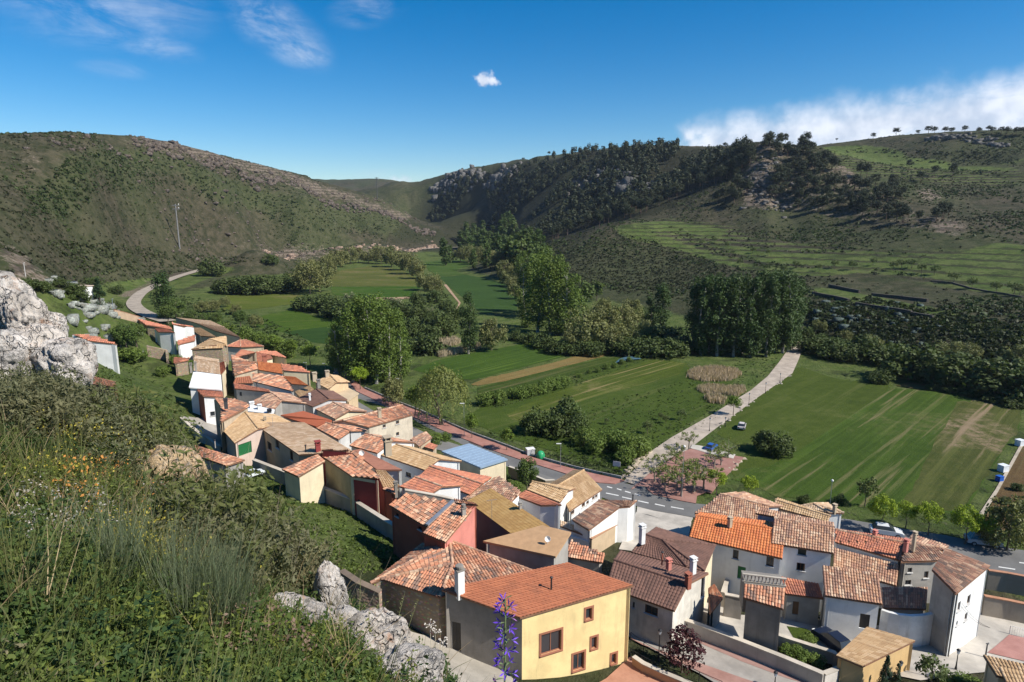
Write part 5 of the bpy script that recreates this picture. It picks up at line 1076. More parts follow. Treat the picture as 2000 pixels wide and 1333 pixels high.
def make_protos():
    for v in range(3):
        g = np.random.default_rng(100+v)
        # broad-leaved tree
        q, lv = clump_leaves(ell_clumps(44, (0, 0, 6.2), (2.9, 2.9, 3.3), 1.0, g), 85, .21, g); proto('broad', 10, q, lv, trunk_mesh(10, .22, g), leaf((.085, .135, .034)), bark())
        q, lv = clump_leaves(ell_clumps(30, (0, 0, 5.8), (3, 3, 3.4), 1.1, g), 26, .5, g); proto('broadfar', 10, q, lv, trunk_mesh(10, .22, g, limbs=3), leaf((.078, .122, .032)), bark())
        # poplar
        cl = []
        for i in range(62):
            z = g.uniform(1.2, 19.2); R = 2.5*math.sin(min(1, (z+1)/9)*math.pi/2)*(1-max(0, z-11)/9.5)**.8; a = g.uniform(0, 6.28); k = R*g.random()**.5
            cl.append((np.array([k*math.cos(a), k*math.sin(a), z]), g.uniform(.75, 1.2)))
        q, lv = clump_leaves(cl, 75, .24, g, 1.5); proto('poplar', 20, q, lv, trunk_mesh(20, .3, g, .85, 6, .07, .15), leaf((.052, .092, .028)), bark((.22, .2, .17)))
        q2, lv2 = clump_leaves([(c*np.array([1.35, 1.35, 1]), r*1.2) for c, r in cl], 62, .25, g, 1.3); proto('cottonwood', 20, q2, lv2, trunk_mesh(20, .32, g, .8, 7, .08, .15), leaf((.098, .152, .030)), bark((.30, .28, .24)))
        q3, lv3 = clump_leaves(cl[:40], 22, .6, g, 1.5); proto('poplarfar', 20, q3, lv3, trunk_mesh(20, .3, g, .9, 3, .1), leaf((.07, .115, .032)), bark())
        # weeping willow
        Q, V = [], []
        for i in range(330):
            a = g.uniform(0, 6.28); rr = 4.4*g.random()**.55; x, y = rr*math.cos(a), rr*math.sin(a); z0 = 10.6-1.9*(rr/4.4)**2*2+g.normal()*.45; zl = z0-g.uniform(1.2, 6.4)*(.35+.65*rr/4.4); zl = max(zl, 2.0+1.6*g.random()); n_ = int((z0-zl)/.24)+3; cv = g.random()
            t_ = np.linspace(0, 1, n_); out_ = .7*np.sqrt(t_); P_ = np.stack([x+math.cos(a)*out_+g.normal(size=n_)*.1, y+math.sin(a)*out_+g.normal(size=n_)*.1, z0+(zl-z0)*t_], 1)
            nn = np.stack([np.full(n_, math.cos(a)), np.full(n_, math.sin(a)), np.full(n_, .3)], 1)+g.normal(size=(n_, 3))*.5
            Q.append(leafq(P_, nn, .15*g.uniform(.7, 1.3, n_), g, 1.5)); V.append(np.clip(.6*cv+.4*g.random(n_), 0, 1))
        proto('willow', 12, np.concatenate(Q), np.concatenate(V), trunk_mesh(12, .36, g, .6, 7, .22, .2, .5), leaf((.165, .205, .065), .3), bark((.1, .08, .06)))
        q, lv = clump_leaves(ell_clumps(46, (0, 0, 3.6), (3.0, 3.0, 3.0), .8, g), 70, .2, g, 1.2, .9); proto('sallow', 7, q, lv, trunk_mesh(7, .14, g, limbs=8), leaf((.165, .185, .075)), bark())
        # pine
        cl = ell_clumps(24, (0, 0, 7), (2.6, 2.6, 3.6), 1.25, g, .3)
        q, lv = clump_leaves(cl, 52, .30, g, .75); proto('pine', 11, q, lv, trunk_mesh(11, .2, g, .85, 6, .22, .2), leaf((.038, .052, .026), .08), bark((.12, .08, .06)))
        # round street tree
        q, lv = clump_leaves(ell_clumps(30, (0, 0, 4.1), (1.75, 1.75, 1.5), .62, g, .5), 90, .12, g); proto('ball', 5.6, q, lv, trunk_mesh(5.6, .12, g, .6, 5, .2, .4), leaf((.20, .29, .024)), bark())
        q, lv = clump_leaves(ell_clumps(26, (0, 0, 3.3), (1.1, 1.1, 1.3), .5, g, .4), 60, .12, g); proto('young', 4.6, q, lv, trunk_mesh(4.6, .08, g, .7, 5, .15, .4), leaf((.12, .19, .03)), bark())
        # pollarded plane: bare knobbly limbs with tufts at their ends
        mb = MB(); mb.tube([(0, 0, -.3), (.03, 0, 1.2), (0, .05, 2.5)], [.16, .13, .12], 7); Q, V = [], []
        for i in range(11):
            a = i*2.39+g.random()*.5; L_ = g.uniform(1.2, 2.3); p0 = Vector((0, 0, g.uniform(2.1, 2.6))); p1 = p0+Vector((math.cos(a)*L_*.55, math.sin(a)*L_*.55, g.uniform(.3, .8))); p2 = p0+Vector((math.cos(a)*L_, math.sin(a)*L_, g.uniform(.8, 1.9)))
            mb.tube([p0, p1, p2], [.07, .05, .045], 5)
            cl = [(np.array(p2)+g.normal(size=3)*.22, .34) for _ in range(3)]+[(np.array(p1)+g.normal(size=3)*.2, .25)]
            q, lv = clump_leaves(cl, 16, .12, g, .9, 1.0, .2); Q.append(q); V.append(lv)
        proto('plane', 4.6, np.concatenate(Q), np.concatenate(V), mb, leaf((.15, .20, .06), .3), bark((.25, .22, .17)))
        q, lv = clump_leaves(ell_clumps(22, (0, 0, 2.6), (1.4, 1.4, 1.2), .5, g, .3), 26, .17, g); proto('almond', 4, q, lv, trunk_mesh(4, .09, g, .6, 6, .28, .3), leaf((.10, .135, .05)), bark())
        q, lv = clump_leaves(ell_clumps(26, (0, 0, 2.7), (1.6, 1.6, 1.6), .55, g, .4), 60, .13, g, 1, 1.0); proto('plum', 4.6, q, lv, trunk_mesh(4.6, .08, g, .6, 8, .3, .25), leaf((.055, .018, .024), .15), bark())
        # shrubs
        q, lv = clump_leaves(ell_clumps(26, (0, 0, .85), (1.25, 1.25, .95), .48, g, .3), 80, .11, g); proto('bush', 2, q, lv, trunk_mesh(2, .06, g, .5, 5, .3, .1), leaf((.066, .098, .030)), bark())
        q, lv = clump_leaves(ell_clumps(24, (0, 0, .9), (1.2, 1.2, .95), .5, g, .3), 70, .11, g); proto('greenbush', 2, q, lv, trunk_mesh(2, .06, g, .5, 5, .3, .1), leaf((.11, .17, .036)), bark())
        q, lv = clump_leaves(ell_clumps(24, (0, 0, .9), (1.2, 1.2, .95), .5, g, .3), 70, .11, g); lv = np.where(g.random(len(lv)) < .3, 1.0, lv*.4); proto('blossom', 2, q, lv, trunk_mesh(2, .06, g, .5, 5, .3, .1), leaf((.20, .23, .14), .2, 1.0), bark())
        # narrow conifer
        cl = [(np.array([.55*(1-z/5.2)*math.cos(a), .55*(1-z/5.2)*math.sin(a), z]), .34*(1-z/6.5)) for z, a in zip(g.uniform(.2, 4.8, 46), g.uniform(0, 6.28, 46))]
        q, lv = clump_leaves(cl, 70, .06, g, 1.6); proto('cypress', 5, q, lv, trunk_mesh(5, .08, g, .8, 2, .05), leaf((.020, .045, .018), .05), bark())
make_protos()
TREES = []
def put(kind, base, H, W=None, label=None, group=None, name=None, cat='tree', i=None):
    """one tree: an empty at its foot with a trunk and a crown"""
    L_ = PROTO[kind]; k = len(TREES) if i is None else i; Hp, cm, tm = L_[k % len(L_)]; s = H/Hp
    r = random.Random(k*7+3); o = empty(name or 'tree', base, label, cat, group, r.uniform(0, 6.28)); TREES.append(o)
    sx = s*(W or 1.0)*r.uniform(.93, 1.07); o.scale = (sx, sx*r.uniform(.92, 1.08), s)
    new_obj('trunk', tm, o); new_obj('crown', cm, o); return o
def tree(kind, u, v, hpx, label, group=None, W=None, name=None, cat='tree', zone='P'):
    p = on_ground(*Z(zone, u, v)); k = ZONES[zone][2]; lim = {'pine': 13.0, 'almond': 5.0}.get(kind, 40.0)
    return put(kind, p, min(lim, hpx*k*depth_of(p)/FPX/.96), W, label, group, name, cat)
def many(kind, lst, label, group, name=None, cat='tree', W=None, zone='P'):
    for a in lst: tree(kind, a[0], a[1], a[2], label, group, a[3] if len(a) > 3 else W, name, cat, zone)
R_ = random.Random(11)
def inpix(poly, n, seed=0):
    r = random.Random(seed); xs = [p[0] for p in poly]; ys = [p[1] for p in poly]; o = []
    while len(o) < n:
        x, y = r.uniform(min(xs), max(xs)), r.uniform(min(ys), max(ys))
        if inpoly(np.array([x]), np.array([y]), poly)[0]: o.append((x, y))
    return o
# tall cottonwoods beside the street
many('cottonwood', [(668, 738, 115), (690, 748, 150), (712, 742, 165), (735, 750, 168), (758, 748, 150), (782, 742, 135), (700, 728, 140), (745, 730, 150), (775, 722, 120), (655, 725, 90)], 'tall leafy cottonwood in the clump beside the village street', 'cottonwoods beside the street', 'cottonwood_tree', W=1.05)
tree('ball', 704, 763, 44, 'bright green young street tree below the cottonwood clump', name='street_tree')
tree('sallow', 770, 792, 62, 'thin olive green tree between cottonwoods and weeping willow', name='street_tree', W=.8)
tree('young', 812, 812, 58, 'small green street tree just left of the weeping willow', name='street_tree', W=1.2)
tree('willow', 863, 832, 125, 'weeping willow with hanging light green branches over the promenade', name='willow_tree', W=1.12)
tree('young', 922, 858, 50, 'slim street tree beside the lamp right of the willow', name='street_tree', W=.85)
tree('young', 990, 882, 46, 'small round street tree above the blue roofed shed', name='street_tree', W=.9)
tree('broad', 1030, 962, 68, 'dark green tree growing between the blue roofed shed and white houses', name='yard_tree', W=1.05)
many('greenbush', [(985, 950, 22), (1005, 968, 26), (850, 868, 22), (868, 862, 18), (935, 935, 16)], 'green bush growing between the village houses', 'bushes between houses', 'bush', 'bush')
# poplars by the end of the lane
pop = [(1352, 690, 140), (1368, 694, 150), (1384, 688, 145), (1400, 696, 152), (1416, 690, 148), (1432, 697, 156), (1448, 690, 150), (1465, 698, 155), (1480, 690, 158), (1496, 697, 160), (1512, 688, 158), (1528, 690, 155), (1542, 682, 140), (1552, 672, 125), (1375, 680, 135), (1425, 680, 140), (1475, 680, 140), (1520, 676, 140)]
many('poplar', pop, 'tall dark poplar in the grove beside the lane', 'poplar grove', 'poplar_tree', W=1.05)
many('poplar', [(1290, 655, 98, 1.5), (1268, 650, 70, 1.5)], 'dark round poplar just left of the poplar grove', 'two dark poplars', 'poplar_tree')
# middle valley
tree('poplar', 915, 692, 118, 'single upright poplar standing in front of the green fields', name='poplar_tree', W=1.1)
tree('sallow', 960, 685, 62, 'light willow bush right of the single upright poplar', name='willow_tree')
many('cottonwood', [(1030, 640, 125), (1050, 650, 145), (1075, 655, 150), (1098, 655, 140), (1120, 655, 115), (1060, 620, 130), (1090, 625, 125), (1040, 612, 110), (1015, 560, 60), (1025, 545, 55)], 'big leafy poplar in the clump in the middle of the valley', 'big valley poplars', 'poplar_tree', W=1.1)
many('sallow', [(1140, 685, 80), (1188, 680, 76), (1165, 640, 50), (1215, 655, 60), (1235, 640, 55), (1180, 620, 40), (1200, 690, 55), (1110, 690, 45), (1245, 680, 60)], 'light green willow along the hedge of the middle field', 'willows along the middle field', 'willow_tree')
many('bush', [(1080, 690, 24), (1105, 692, 28), (1130, 694, 26), (1155, 694, 28), (1210, 692, 34), (1225, 694, 30), (1250, 694, 34), (1270, 696, 32), (1295, 697, 34), (1315, 696, 30), (1330, 690, 28), (1060, 680, 26), (1040, 672, 22), (1010, 665, 18), (1280, 680, 40), (1310, 675, 36)], 'dark hedge bush behind the middle field', 'hedge behind the middle field', 'bush', 'bush', 1.3)
many('bush', [(830, 692, 36, 1.4), (850, 640, 30, 1.2), (800, 655, 34), (820, 630, 30), (862, 655, 42, 1.1), (840, 665, 30), (870, 610, 22), (880, 625, 30), (850, 590, 22), (815, 600, 26), (790, 625, 30)], 'shrub in the overgrown strip behind the cottonwoods', 'shrubs behind the cottonwoods', 'shrub', 'shrub')
many('blossom', [(773, 604, 22), (683, 588, 16), (382, 632, 20), (366, 628, 18), (840, 615, 14)], 'shrub covered in white blossom', 'white blossoming shrubs', 'shrub', 'shrub')
# willow rows of the upper fields
wr = [(585, 568, 44), (605, 575, 62), (625, 570, 55), (600, 545, 40), (640, 545, 46), (655, 530, 40), (668, 522, 36), (685, 516, 34), (700, 514, 30), (720, 514, 28), (745, 516, 34), (765, 522, 40), (785, 528, 38), (800, 536, 40), (815, 545, 36), (830, 568, 38), (848, 578, 40), (735, 510, 28), (760, 512, 30)]
many('sallow', wr, 'rounded olive willow in the curving row between the upper fields', 'willow row of the upper fields', 'willow_tree')
many('bush', [(440, 572, 26), (458, 574, 30), (476, 574, 32), (494, 575, 33), (512, 575, 34), (530, 574, 32), (548, 572, 32), (565, 570, 30), (575, 560, 30), (680, 605, 22), (600, 606, 26), (620, 608, 30), (640, 610, 32), (660, 620, 34), (680, 625, 40), (700, 618, 34), (585, 604, 18), (720, 610, 30), (740, 615, 32), (760, 620, 34)], 'dark green hedge shrub between the left valley fields', 'hedges of the left fields', 'shrub', 'shrub', 1.25)
tree('bush', 415, 540, 30, 'round dark bush standing alone beside the road', name='bush', cat='bush', W=1.2)
tree('bush', 528, 517, 20, 'small bush beside the far stretch of road', name='bush', cat='bush')
tree('poplar', 322, 622, 88, 'tall dark tree beside the bend of the road', name='roadside_tree', W=1.9)
many('broad', [(345, 625, 42), (330, 635, 40), (375, 640, 34), (400, 640, 30), (425, 640, 30), (470, 640, 34)], 'green tree behind the far end of the village', 'trees behind the far houses', 'tree', W=1.2)
many('greenbush', [(445, 655, 22), (480, 668, 28), (505, 672, 24), (520, 690, 26), (540, 690, 30), (560, 698, 28), (430, 650, 20)], 'leafy bush along the back gardens of the far houses', 'garden bushes of the far houses', 'bush', 'bush')
many('young', [(537, 695, 40), (606, 716, 46), (570, 700, 36)], 'small dark street tree at the far end of the promenade', 'far promenade trees', 'street_tree', W=1.3)
many('sallow', [(500, 640, 24), (460, 615, 20), (415, 610, 26), (440, 600, 20), (395, 612, 24)], 'scrubby bush in the rough pasture left of the fields', 'pasture scrub', 'bush', 'bush', 1.3)
# far wood closing the valley
fw = inpix([(862, 480), (900, 450), (960, 440), (1040, 450), (1060, 470), (1040, 500), (960, 510), (900, 510), (868, 500)], 60, 3)
for x, y in sorted(fw, key=lambda p: p[1]): tree('poplarfar', x, y+18, R_.uniform(34, 48), 'poplar in the green wood where the valley narrows', 'valley wood', 1.5, 'poplar_tree')
many('sallow', [(900, 512, 30), (915, 514, 34), (935, 516, 34), (955, 520, 32), (975, 525, 34), (985, 545, 36), (990, 560, 34), (1000, 570, 30), (1005, 585, 30), (880, 512, 18), (960, 560, 0.1)][:10], 'light tree along the right edge of the far green field', 'trees along the far field', 'tree')
many('broadfar', [(1000, 520, 50), (1020, 530, 60), (1040, 520, 50), (1060, 540, 60), (1020, 500, 46), (1045, 560, 60), (1070, 600, 60), (1140, 600, 50), (1165, 588, 40), (1000, 500, 40)], 'dark tree at the foot of the scrub spur', 'trees at the spur foot', 'tree', W=1.1)
# right side hedges
rb = [(1590, 690, 30, 1.5), (1625, 700, 34, 1.5), (1660, 706, 30, 1.5), (1695, 705, 44, 1.3), (1730, 715, 34, 1.4), (1775, 742, 68, 1.15), (1800, 740, 52, 1.3), (1865, 758, 62, 1.35), (1835, 752, 44, 1.3), (1905, 755, 50, 1.3), (1960, 775, 66, 1.3), (1995, 782, 70, 1.2), (1720, 748, 24, 1.6), (1760, 735, 40), (1930, 765, 46), (1610, 680, 24, 1.5), (1640, 685, 22, 1.5), (1575, 665, 26)]
many('bush', rb, 'dark green shrub in the hedge behind the right fields', 'hedge behind the right fields', 'shrub', 'shrub')
many('bush', [(1900, 775, 14, 2), (1940, 785, 14, 2), (1860, 768, 12, 2), (1980, 795, 16, 2), (1820, 762, 10, 2)], 'low hedge shrub along the top of the crop field', 'low hedge of the crop field', 'shrub', 'shrub')
many('sallow', [(1700, 690, 34, 1.3), (1650, 670, 24, 1.3), (1850, 700, 36, 1.4), (1890, 705, 34, 1.3), (1990, 715, 40, 1.3), (1600, 650, 26, 1.2)], 'olive green bush on the bank above the hedge', 'bushes on the right bank', 'bush', 'bush')
# orchard, gardens and single bushes of the meadows
many('bush', [(1045, 845, 46, .9), (1075, 842, 34, 1.2), (1105, 838, 56, .9), (1090, 852, 40), (1125, 850, 40), (1510, 888, 42, 1.0), (1525, 890, 36), (1490, 880, 38)], 'dark bush standing in the meadow', 'meadow bushes', 'bush', 'bush')
many('greenbush', [(1140, 870, 34), (1165, 885, 32), (1190, 872, 30), (1210, 880, 36), (1230, 895, 44, .8), (1245, 890, 36), (1255, 885, 30), (1220, 905, 30)], 'bright green young bush beside the lane', 'bushes beside the lane', 'bush', 'bush')
many('greenbush', [(1005, 778, 20), (1018, 778, 22), (1030, 775, 22), (1042, 772, 22), (1055, 770, 22), (1066, 766, 22), (1078, 762, 22), (1090, 758, 22), (1102, 754, 18), (945, 792, 24), (965, 790, 26), (975, 785, 22)], 'leafy shrub in the garden row beside the ploughed strip', 'garden row', 'shrub', 'shrub')
many('greenbush', [(1130, 738, 8), (1150, 730, 8), (1168, 728, 10), (1185, 722, 12), (1200, 718, 10), (1215, 712, 10), (1230, 707, 9), (1245, 702, 9), (1255, 698, 10)], 'small clipped shrub edging the garden plot', 'garden edging', 'shrub', 'shrub')
many('almond', [(1185, 830, 14), (1265, 848, 26), (1300, 828, 18), (1330, 822, 24), (1290, 822, 16), (1220, 840, 12)], 'small fruit tree standing in the orchard meadow', 'orchard trees', 'fruit_tree')
tree('young', 1432, 812, 38, 'small tree at the edge of the lane throwing shade across it', name='lane_tree', W=1.3)
# plaza
many('plane', [(1278, 945, 48), (1300, 925, 44), (1320, 910, 42), (1345, 880, 36), (1322, 955, 52), (1340, 940, 46), (1355, 965, 60), (1374, 960, 52), (1395, 918, 40), (1408, 912, 40), (1422, 898, 36), (1298, 962, 40), (1330, 972, 60)], 'pollarded plane tree with sparse pale leaves on the red plaza', 'plaza plane trees', 'plane_tree', W=1.15)
many('ball', [(1398, 966, 46, 1.05), (1462, 978, 46, 1.1)], 'bright green ball shaped tree beside the old hip roof', 'two green ball trees', 'street_tree')
many('ball', [(1720, 1040, 70, 1.0), (1768, 1032, 50), (1812, 1048, 64, 1.1), (1882, 1065, 74, 1.05), (1915, 1068, 60)], 'bright green round tree along the street by the crop field', 'round trees along the street', 'street_tree')
many('sallow', [(1965, 1078, 110, .8), (1930, 1070, 60, .8)], 'loose leafed tree at the right end of the street trees', 'loose street trees', 'street_tree')
tree('almond', 1690, 990, 62, 'bare grey leafless shrub at the edge of the crop field', name='shrub', cat='shrub', W=.8)
many('bush', [(1570, 985, 18), (1640, 985, 18), (1625, 1000, 14), (1985, 960, 16), (1960, 985, 14), (1990, 1000, 18)], 'small dark bush at the field margin', 'field margin bushes', 'bush', 'bush')
# near houses
tree('plum', 1331, 1314, 88, 'purple leaved plum tree beside the paved lane', name='plum_tree', W=1.25)
tree('cypress', 1725, 1360, 88, 'clipped dark conifer at the bottom edge beside the garage', name='conifer', W=1.3)
tree('cypress', 1748, 1352, 62, 'shorter dark conifer next to the clipped one', name='conifer', W=1.2)
tree('almond', 1815, 1350, 75, 'spindly young tree at the bottom edge in front of the yard', name='young_tree', W=.9)
many('greenbush', [(1560, 1290, 22, 1.6), (1590, 1300, 20, 1.4), (1540, 1278, 16, 1.5), (1860, 1340, 26, 1.4), (1890, 1345, 24, 1.4), (1580, 1255, 14, 1.6)], 'garden bush inside the low walled plot', 'bushes in the walled plot', 'bush', 'bush')
many('broad', [(250, 690, 60, 1.1), (235, 680, 44, 1.1), (268, 680, 50, 1.1)], 'leafy tree right of the white barn', 'trees beside the barn', 'tree')
many('greenbush', [(240, 702, 22, 1.8), (262, 706, 22, 1.6), (370, 725, 20), (395, 728, 18), (345, 712, 18), (320, 735, 20), (415, 735, 16)], 'bright bush between barn and far houses', 'bushes near the barn', 'bush', 'bush')
tree('cypress', 195, 598, 52, 'dark upright tree beside the whitewashed hut', name='cypress_tree', W=2.2)
many('bush', [(60, 565, 20), (85, 570, 18), (140, 575, 22), (155, 590, 20), (115, 560, 16), (180, 560, 18), (230, 575, 16), (225, 605, 16)], 'hillside bush above the rock outcrop', 'bushes above the outcrop', 'bush', 'bush', 1.4)
# almonds on the terraces
alm = [(1405, 545, 14), (1445, 520, 14), (1530, 535, 16), (1555, 525, 16), (1600, 530, 14), (1630, 525, 16), (1665, 528, 20), (1705, 520, 16), (1745, 530, 24), (1760, 525, 20), (1780, 525, 22), (1800, 535, 22), (1825, 538, 22), (1862, 553, 22), (1898, 565, 22), (1945, 572, 22), (1980, 575, 24), (1990, 580, 24), (1470, 495, 12), (1500, 500, 12), (1350, 470, 10), (1370, 480, 12), (1395, 475, 12), (1420, 485, 12), (1330, 455, 9), (1310, 450, 9)]
many('almond', alm, 'small almond tree on the terraced slope', 'almond trees of the terraces', 'almond_tree', W=1.2)
# lone trees on the plateau and along the skyline
many('pine', [(1860, 345, 26), (1825, 345, 22), (1775, 332, 20), (1797, 355, 20)], 'dark round pine in the plateau meadow', 'plateau meadow pines', 'pine_tree', W=1.25)
sky_t = [(1634, 276, 12), (1705, 272, 12), (1750, 266, 16), (1813, 262, 16), (1825, 262, 14), (1845, 262, 14), (1858, 262, 13), (1884, 260, 14), (1912, 261, 12), (1938, 262, 14), (1955, 262, 14), (1965, 264, 16), (1985, 264, 16), (1998, 264, 16), (1930, 258, 12), (1792, 264, 10), (1253, 284, 12), (1266, 282, 13), (1278, 282, 13), (1416, 290, 11), (1072, 304, 8), (1022, 315, 7), (945, 330, 6)]
many('pine', sky_t, 'small dark tree standing on the hill skyline', 'skyline trees', 'pine_tree', W=1.5)
# pines of the pyramid hill
pyr = Sp([(250, 560), (420, 330), (540, 225), (640, 215), (800, 220), (900, 310), (1100, 400), (1300, 500), (1420, 600), (1600, 620), (1500, 700), (1350, 690), (1150, 660), (700, 600), (560, 540), (400, 590)])
bare = [Sp([(500, 300), (580, 300), (600, 440), (520, 520), (620, 590), (480, 590), (440, 460)]), Sp([(950, 350), (1020, 360), (1080, 430), (1040, 500), (980, 440)])]
pp = [p for p in inpix(pyr, 175, 5) if not any(inpoly(np.array([p[0]]), np.array([p[1]]), b)[0] for b in bare)]
NP = 0
for x, y in [p for p in pp if on_ground(*p).length < 720]: tree('pine', x, y, R_.uniform(20, 34), 'dark pine scattered on the steep pointed hill', 'pines of the pointed hill', R_.uniform(.95, 1.35), 'pine_tree'); NP += 1
# pine forest on the ridge: the nearest as single trees, the rest as one mass
fpoly = [(745, 480), (800, 440), (860, 385), (905, 352), (960, 345), (1000, 335), (1100, 306), (1180, 296), (1280, 290), (1400, 296), (1470, 292), (1440, 345), (1360, 375), (1290, 405), (1200, 440), (1130, 452), (1060, 478), (960, 455), (900, 470), (860, 490)]
fp = [on_ground(x, y) for x, y in inpix(fpoly, 1700, 9)]
fp = [p for p in fp if fbm(np.array([p.x]), np.array([p.y]), 70, 3, 5)[0] > -.12]
fp.sort(key=lambda p: p.length)
n_ind = 298-NP-len(sky_t)-4
for p in fp[:n_ind]: put('pine', p, R_.uniform(10, 15), R_.uniform(.9, 1.2), 'dark pine in the wooded slope below the ridge', 'nearest pines of the ridge wood', 'pine_tree')
def mass(name, pts, kind, n_leaf, size, hs, mat, label, cat, seed=1, squash=1.0):
    g = np.random.default_rng(seed); C, Nn, Sz, lv = [], [], [], []
    P_ = np.array([tuple(p) for p in pts]); n = len(P_); Hh = g.uniform(*hs, n)
    for k in range(n_leaf):
        d = g.normal(size=(n, 3)); d /= np.linalg.norm(d, axis=1, keepdims=True); r = (g.random((n, 1))**.4)
        if kind == 'tree': off = d*r*np.stack([Hh*.22, Hh*.22, Hh*.36], 1); off[:, 2] += Hh*.62
        else: off = d*r*np.stack([Hh*.8, Hh*.8, Hh*.5*squash], 1); off[:, 2] = np.abs(off[:, 2])
        C.append(P_+off); Nn.append(d+g.normal(size=(n, 3))*.5+np.array([0, 0, .4])); Sz.append(size*Hh*g.uniform(.7, 1.3, n)); lv.append(np.clip(.5*_hash01+.5*g.random(n), 0, 1) if False else g.random(n))
    q = leafq(np.concatenate(C), np.concatenate(Nn), np.concatenate(Sz), g)
    return tag(new_obj(name, quads_mesh(name, q, {'lv': np.concatenate(lv)}), None, mat), label, cat, kind='stuff')
mass('pine_wood', fp[n_ind:], 'tree', 70, .085, (10, 15), leaf((.038, .052, .026), .08), 'dense dark pine wood covering the ridge at the back', 'wood', 2)
# scrub of the hillsides
def scatter_hill(n, cond, seed, wexp=1.0):
    g = np.random.default_rng(seed); cx_ = (TX[:-1, :-1]+TX[1:, 1:])/2; cy_ = (TY[:-1, :-1]+TY[1:, 1:])/2; d_ = np.hypot(cx_, cy_)
    ar = (TX[:-1, 1:]-TX[:-1, :-1])*(TY[1:, :-1]-TY[:-1, :-1]); fov = (np.abs(cx_) < .92*cy_+15) & (cy_ > 5)
    w = ar*fov*cond(cx_, cy_, TZ[:-1, :-1], meadow[:-1, :-1], soil[:-1, :-1], forest[:-1, :-1], d_)/np.maximum(d_, 40)**wexp; w = w.ravel()/w.sum()
    k = g.choice(len(w), n, p=w); j, i = np.unravel_index(k, cx_.shape)
    x = GX[i]+(GX[i+1]-GX[i])*g.random(n); y = GY[j]+(GY[j+1]-GY[j])*g.random(n)
    return np.stack([x, y, T(x, y)], 1)
cond = lambda x, y, z, m, s, f, d: (z > 3)*(m < .3)*(1-.5*terr[:-1, :-1])*(d > 95)*(d < 1000)*np.clip(.35+2.2*fbm(x, y, 55, 4, 41), .03, 1)*(1-.7*s)*(1-.5*f)*(1-_vil[:-1, :-1])
mass('hill_scrub', scatter_hill(24000, cond, 4), 'shrub', 10, .42, (.5, 1.5), leaf((.034, .042, .018), .1), 'dark low scrub dotting the hillsides', 'scrub', 3)
cond2 = lambda x, y, z, m, s, f, d: (z > 3)*(m < .5)*(d > 95)*(d < 800)*np.clip(.1+2.5*fbm(x, y, 40, 4, 87), 0, 1)*(1-f)*(1-_vil[:-1, :-1])
mass('green_scrub', scatter_hill(9000, cond2, 6), 'shrub', 10, .42, (.6, 1.9), leaf((.044, .070, .020), .15), 'green bushes spread over the hillsides', 'scrub', 5)
cond3 = lambda x, y, z, m, s, f, d: (z > 2)*(d > 35)*(d < 170)*(m > .2)*(x < 0)*(_vil[:-1, :-1] < 2)*(1-.0*m)

def weeds(name, poly, n, hs, col, label, seed, size=.5):
    return mass(name, [on_ground(x, y, 0, 35) for x, y in inpix(poly, n, seed)], 'shrub', 9, size, hs, leaf(col, .25), label, 'weeds', seed)
weeds('strip_weeds', [(395, 880), (500, 908), (700, 990), (835, 1085), (760, 1112), (640, 1130), (400, 970)], 1700, (.14, .4), (.095, .14, .034), 'tall weeds in the grass strip above the long wall', 21)
weeds('mound_weeds', [(120, 700), (190, 720), (260, 705), (330, 760), (400, 840), (330, 830), (200, 800)], 500, (.2, .6), (.065, .1, .028), 'weeds on the grassy mound below the white barn', 22)
weeds('orchard_weeds', [(940, 850), (1120, 800), (1300, 755), (1450, 700), (1530, 700), (1400, 820), (1230, 905), (1100, 890)], 1800, (.15, .45), (.05, .078, .02), 'rough grass tussocks in the orchard meadow', 23)
weeds('verge_weeds', [(1000, 880), (1240, 900), (1250, 925), (1200, 935), (1000, 890)], 350, (.2, .6), (.05, .075, .022), 'weeds between promenade and lane', 24)
weeds('bank_weeds', [(1560, 600), (1700, 580), (2000, 640), (2000, 760), (1800, 720), (1600, 680)], 2600, (.5, 1.6), (.032, .046, .016), 'dark brambles on the bank across the lane', 25)
weeds('garden_weeds', [(935, 780), (1120, 730), (1260, 690), (1260, 705), (1110, 760), (960, 800)], 600, (.15, .5), (.055, .085, .026), 'vegetable rows and weeds in the garden plot', 26)
weeds('hedge_weeds', [(560, 590), (700, 600), (860, 560), (900, 620), (880, 690), (820, 700), (700, 640)], 1200, (.5, 1.6), (.048, .075, .024), 'undergrowth of the overgrown hedges in the middle valley', 27)
weeds('pasture_weeds', [(300, 560), (450, 600), (560, 640), (640, 700), (560, 690), (430, 650), (330, 640)], 900, (.3, 1.2), (.05, .08, .024), 'scrubby weeds in the pastures behind the far houses', 28)
weeds('left_hill_bushes', [(40, 420), (130, 300), (300, 285), (440, 325), (560, 365), (700, 405), (860, 455), (840, 478), (600, 450), (430, 400), (330, 360), (200, 380), (120, 430)], 1500, (.8, 2.4), (.034, .055, .016), 'dark green bushes below the rock band of the left hill', 29, .42)
weeds('hill_foot_bushes', [(90, 470), (250, 480), (400, 500), (520, 505), (380, 530), (260, 545), (160, 530)], 500, (.8, 2.6), (.045, .062, .022), 'olive bushes along the foot of the left hill', 30, .42)
weeds('spur_bushes', [(1070, 500), (1200, 445), (1420, 530), (1340, 570), (1150, 560)], 700, (.4, 1.1), (.032, .042, .018), 'dark scrub clumps on the spur above the middle field', 31, .45)
weeds('plateau_bushes', [(1600, 300), (1680, 290), (1990, 300), (1990, 320), (1850, 325), (1700, 300)], 220, (1.0, 2.6), (.03, .042, .018), 'dark bushes on the plateau behind the pointed hill', 32, .42)
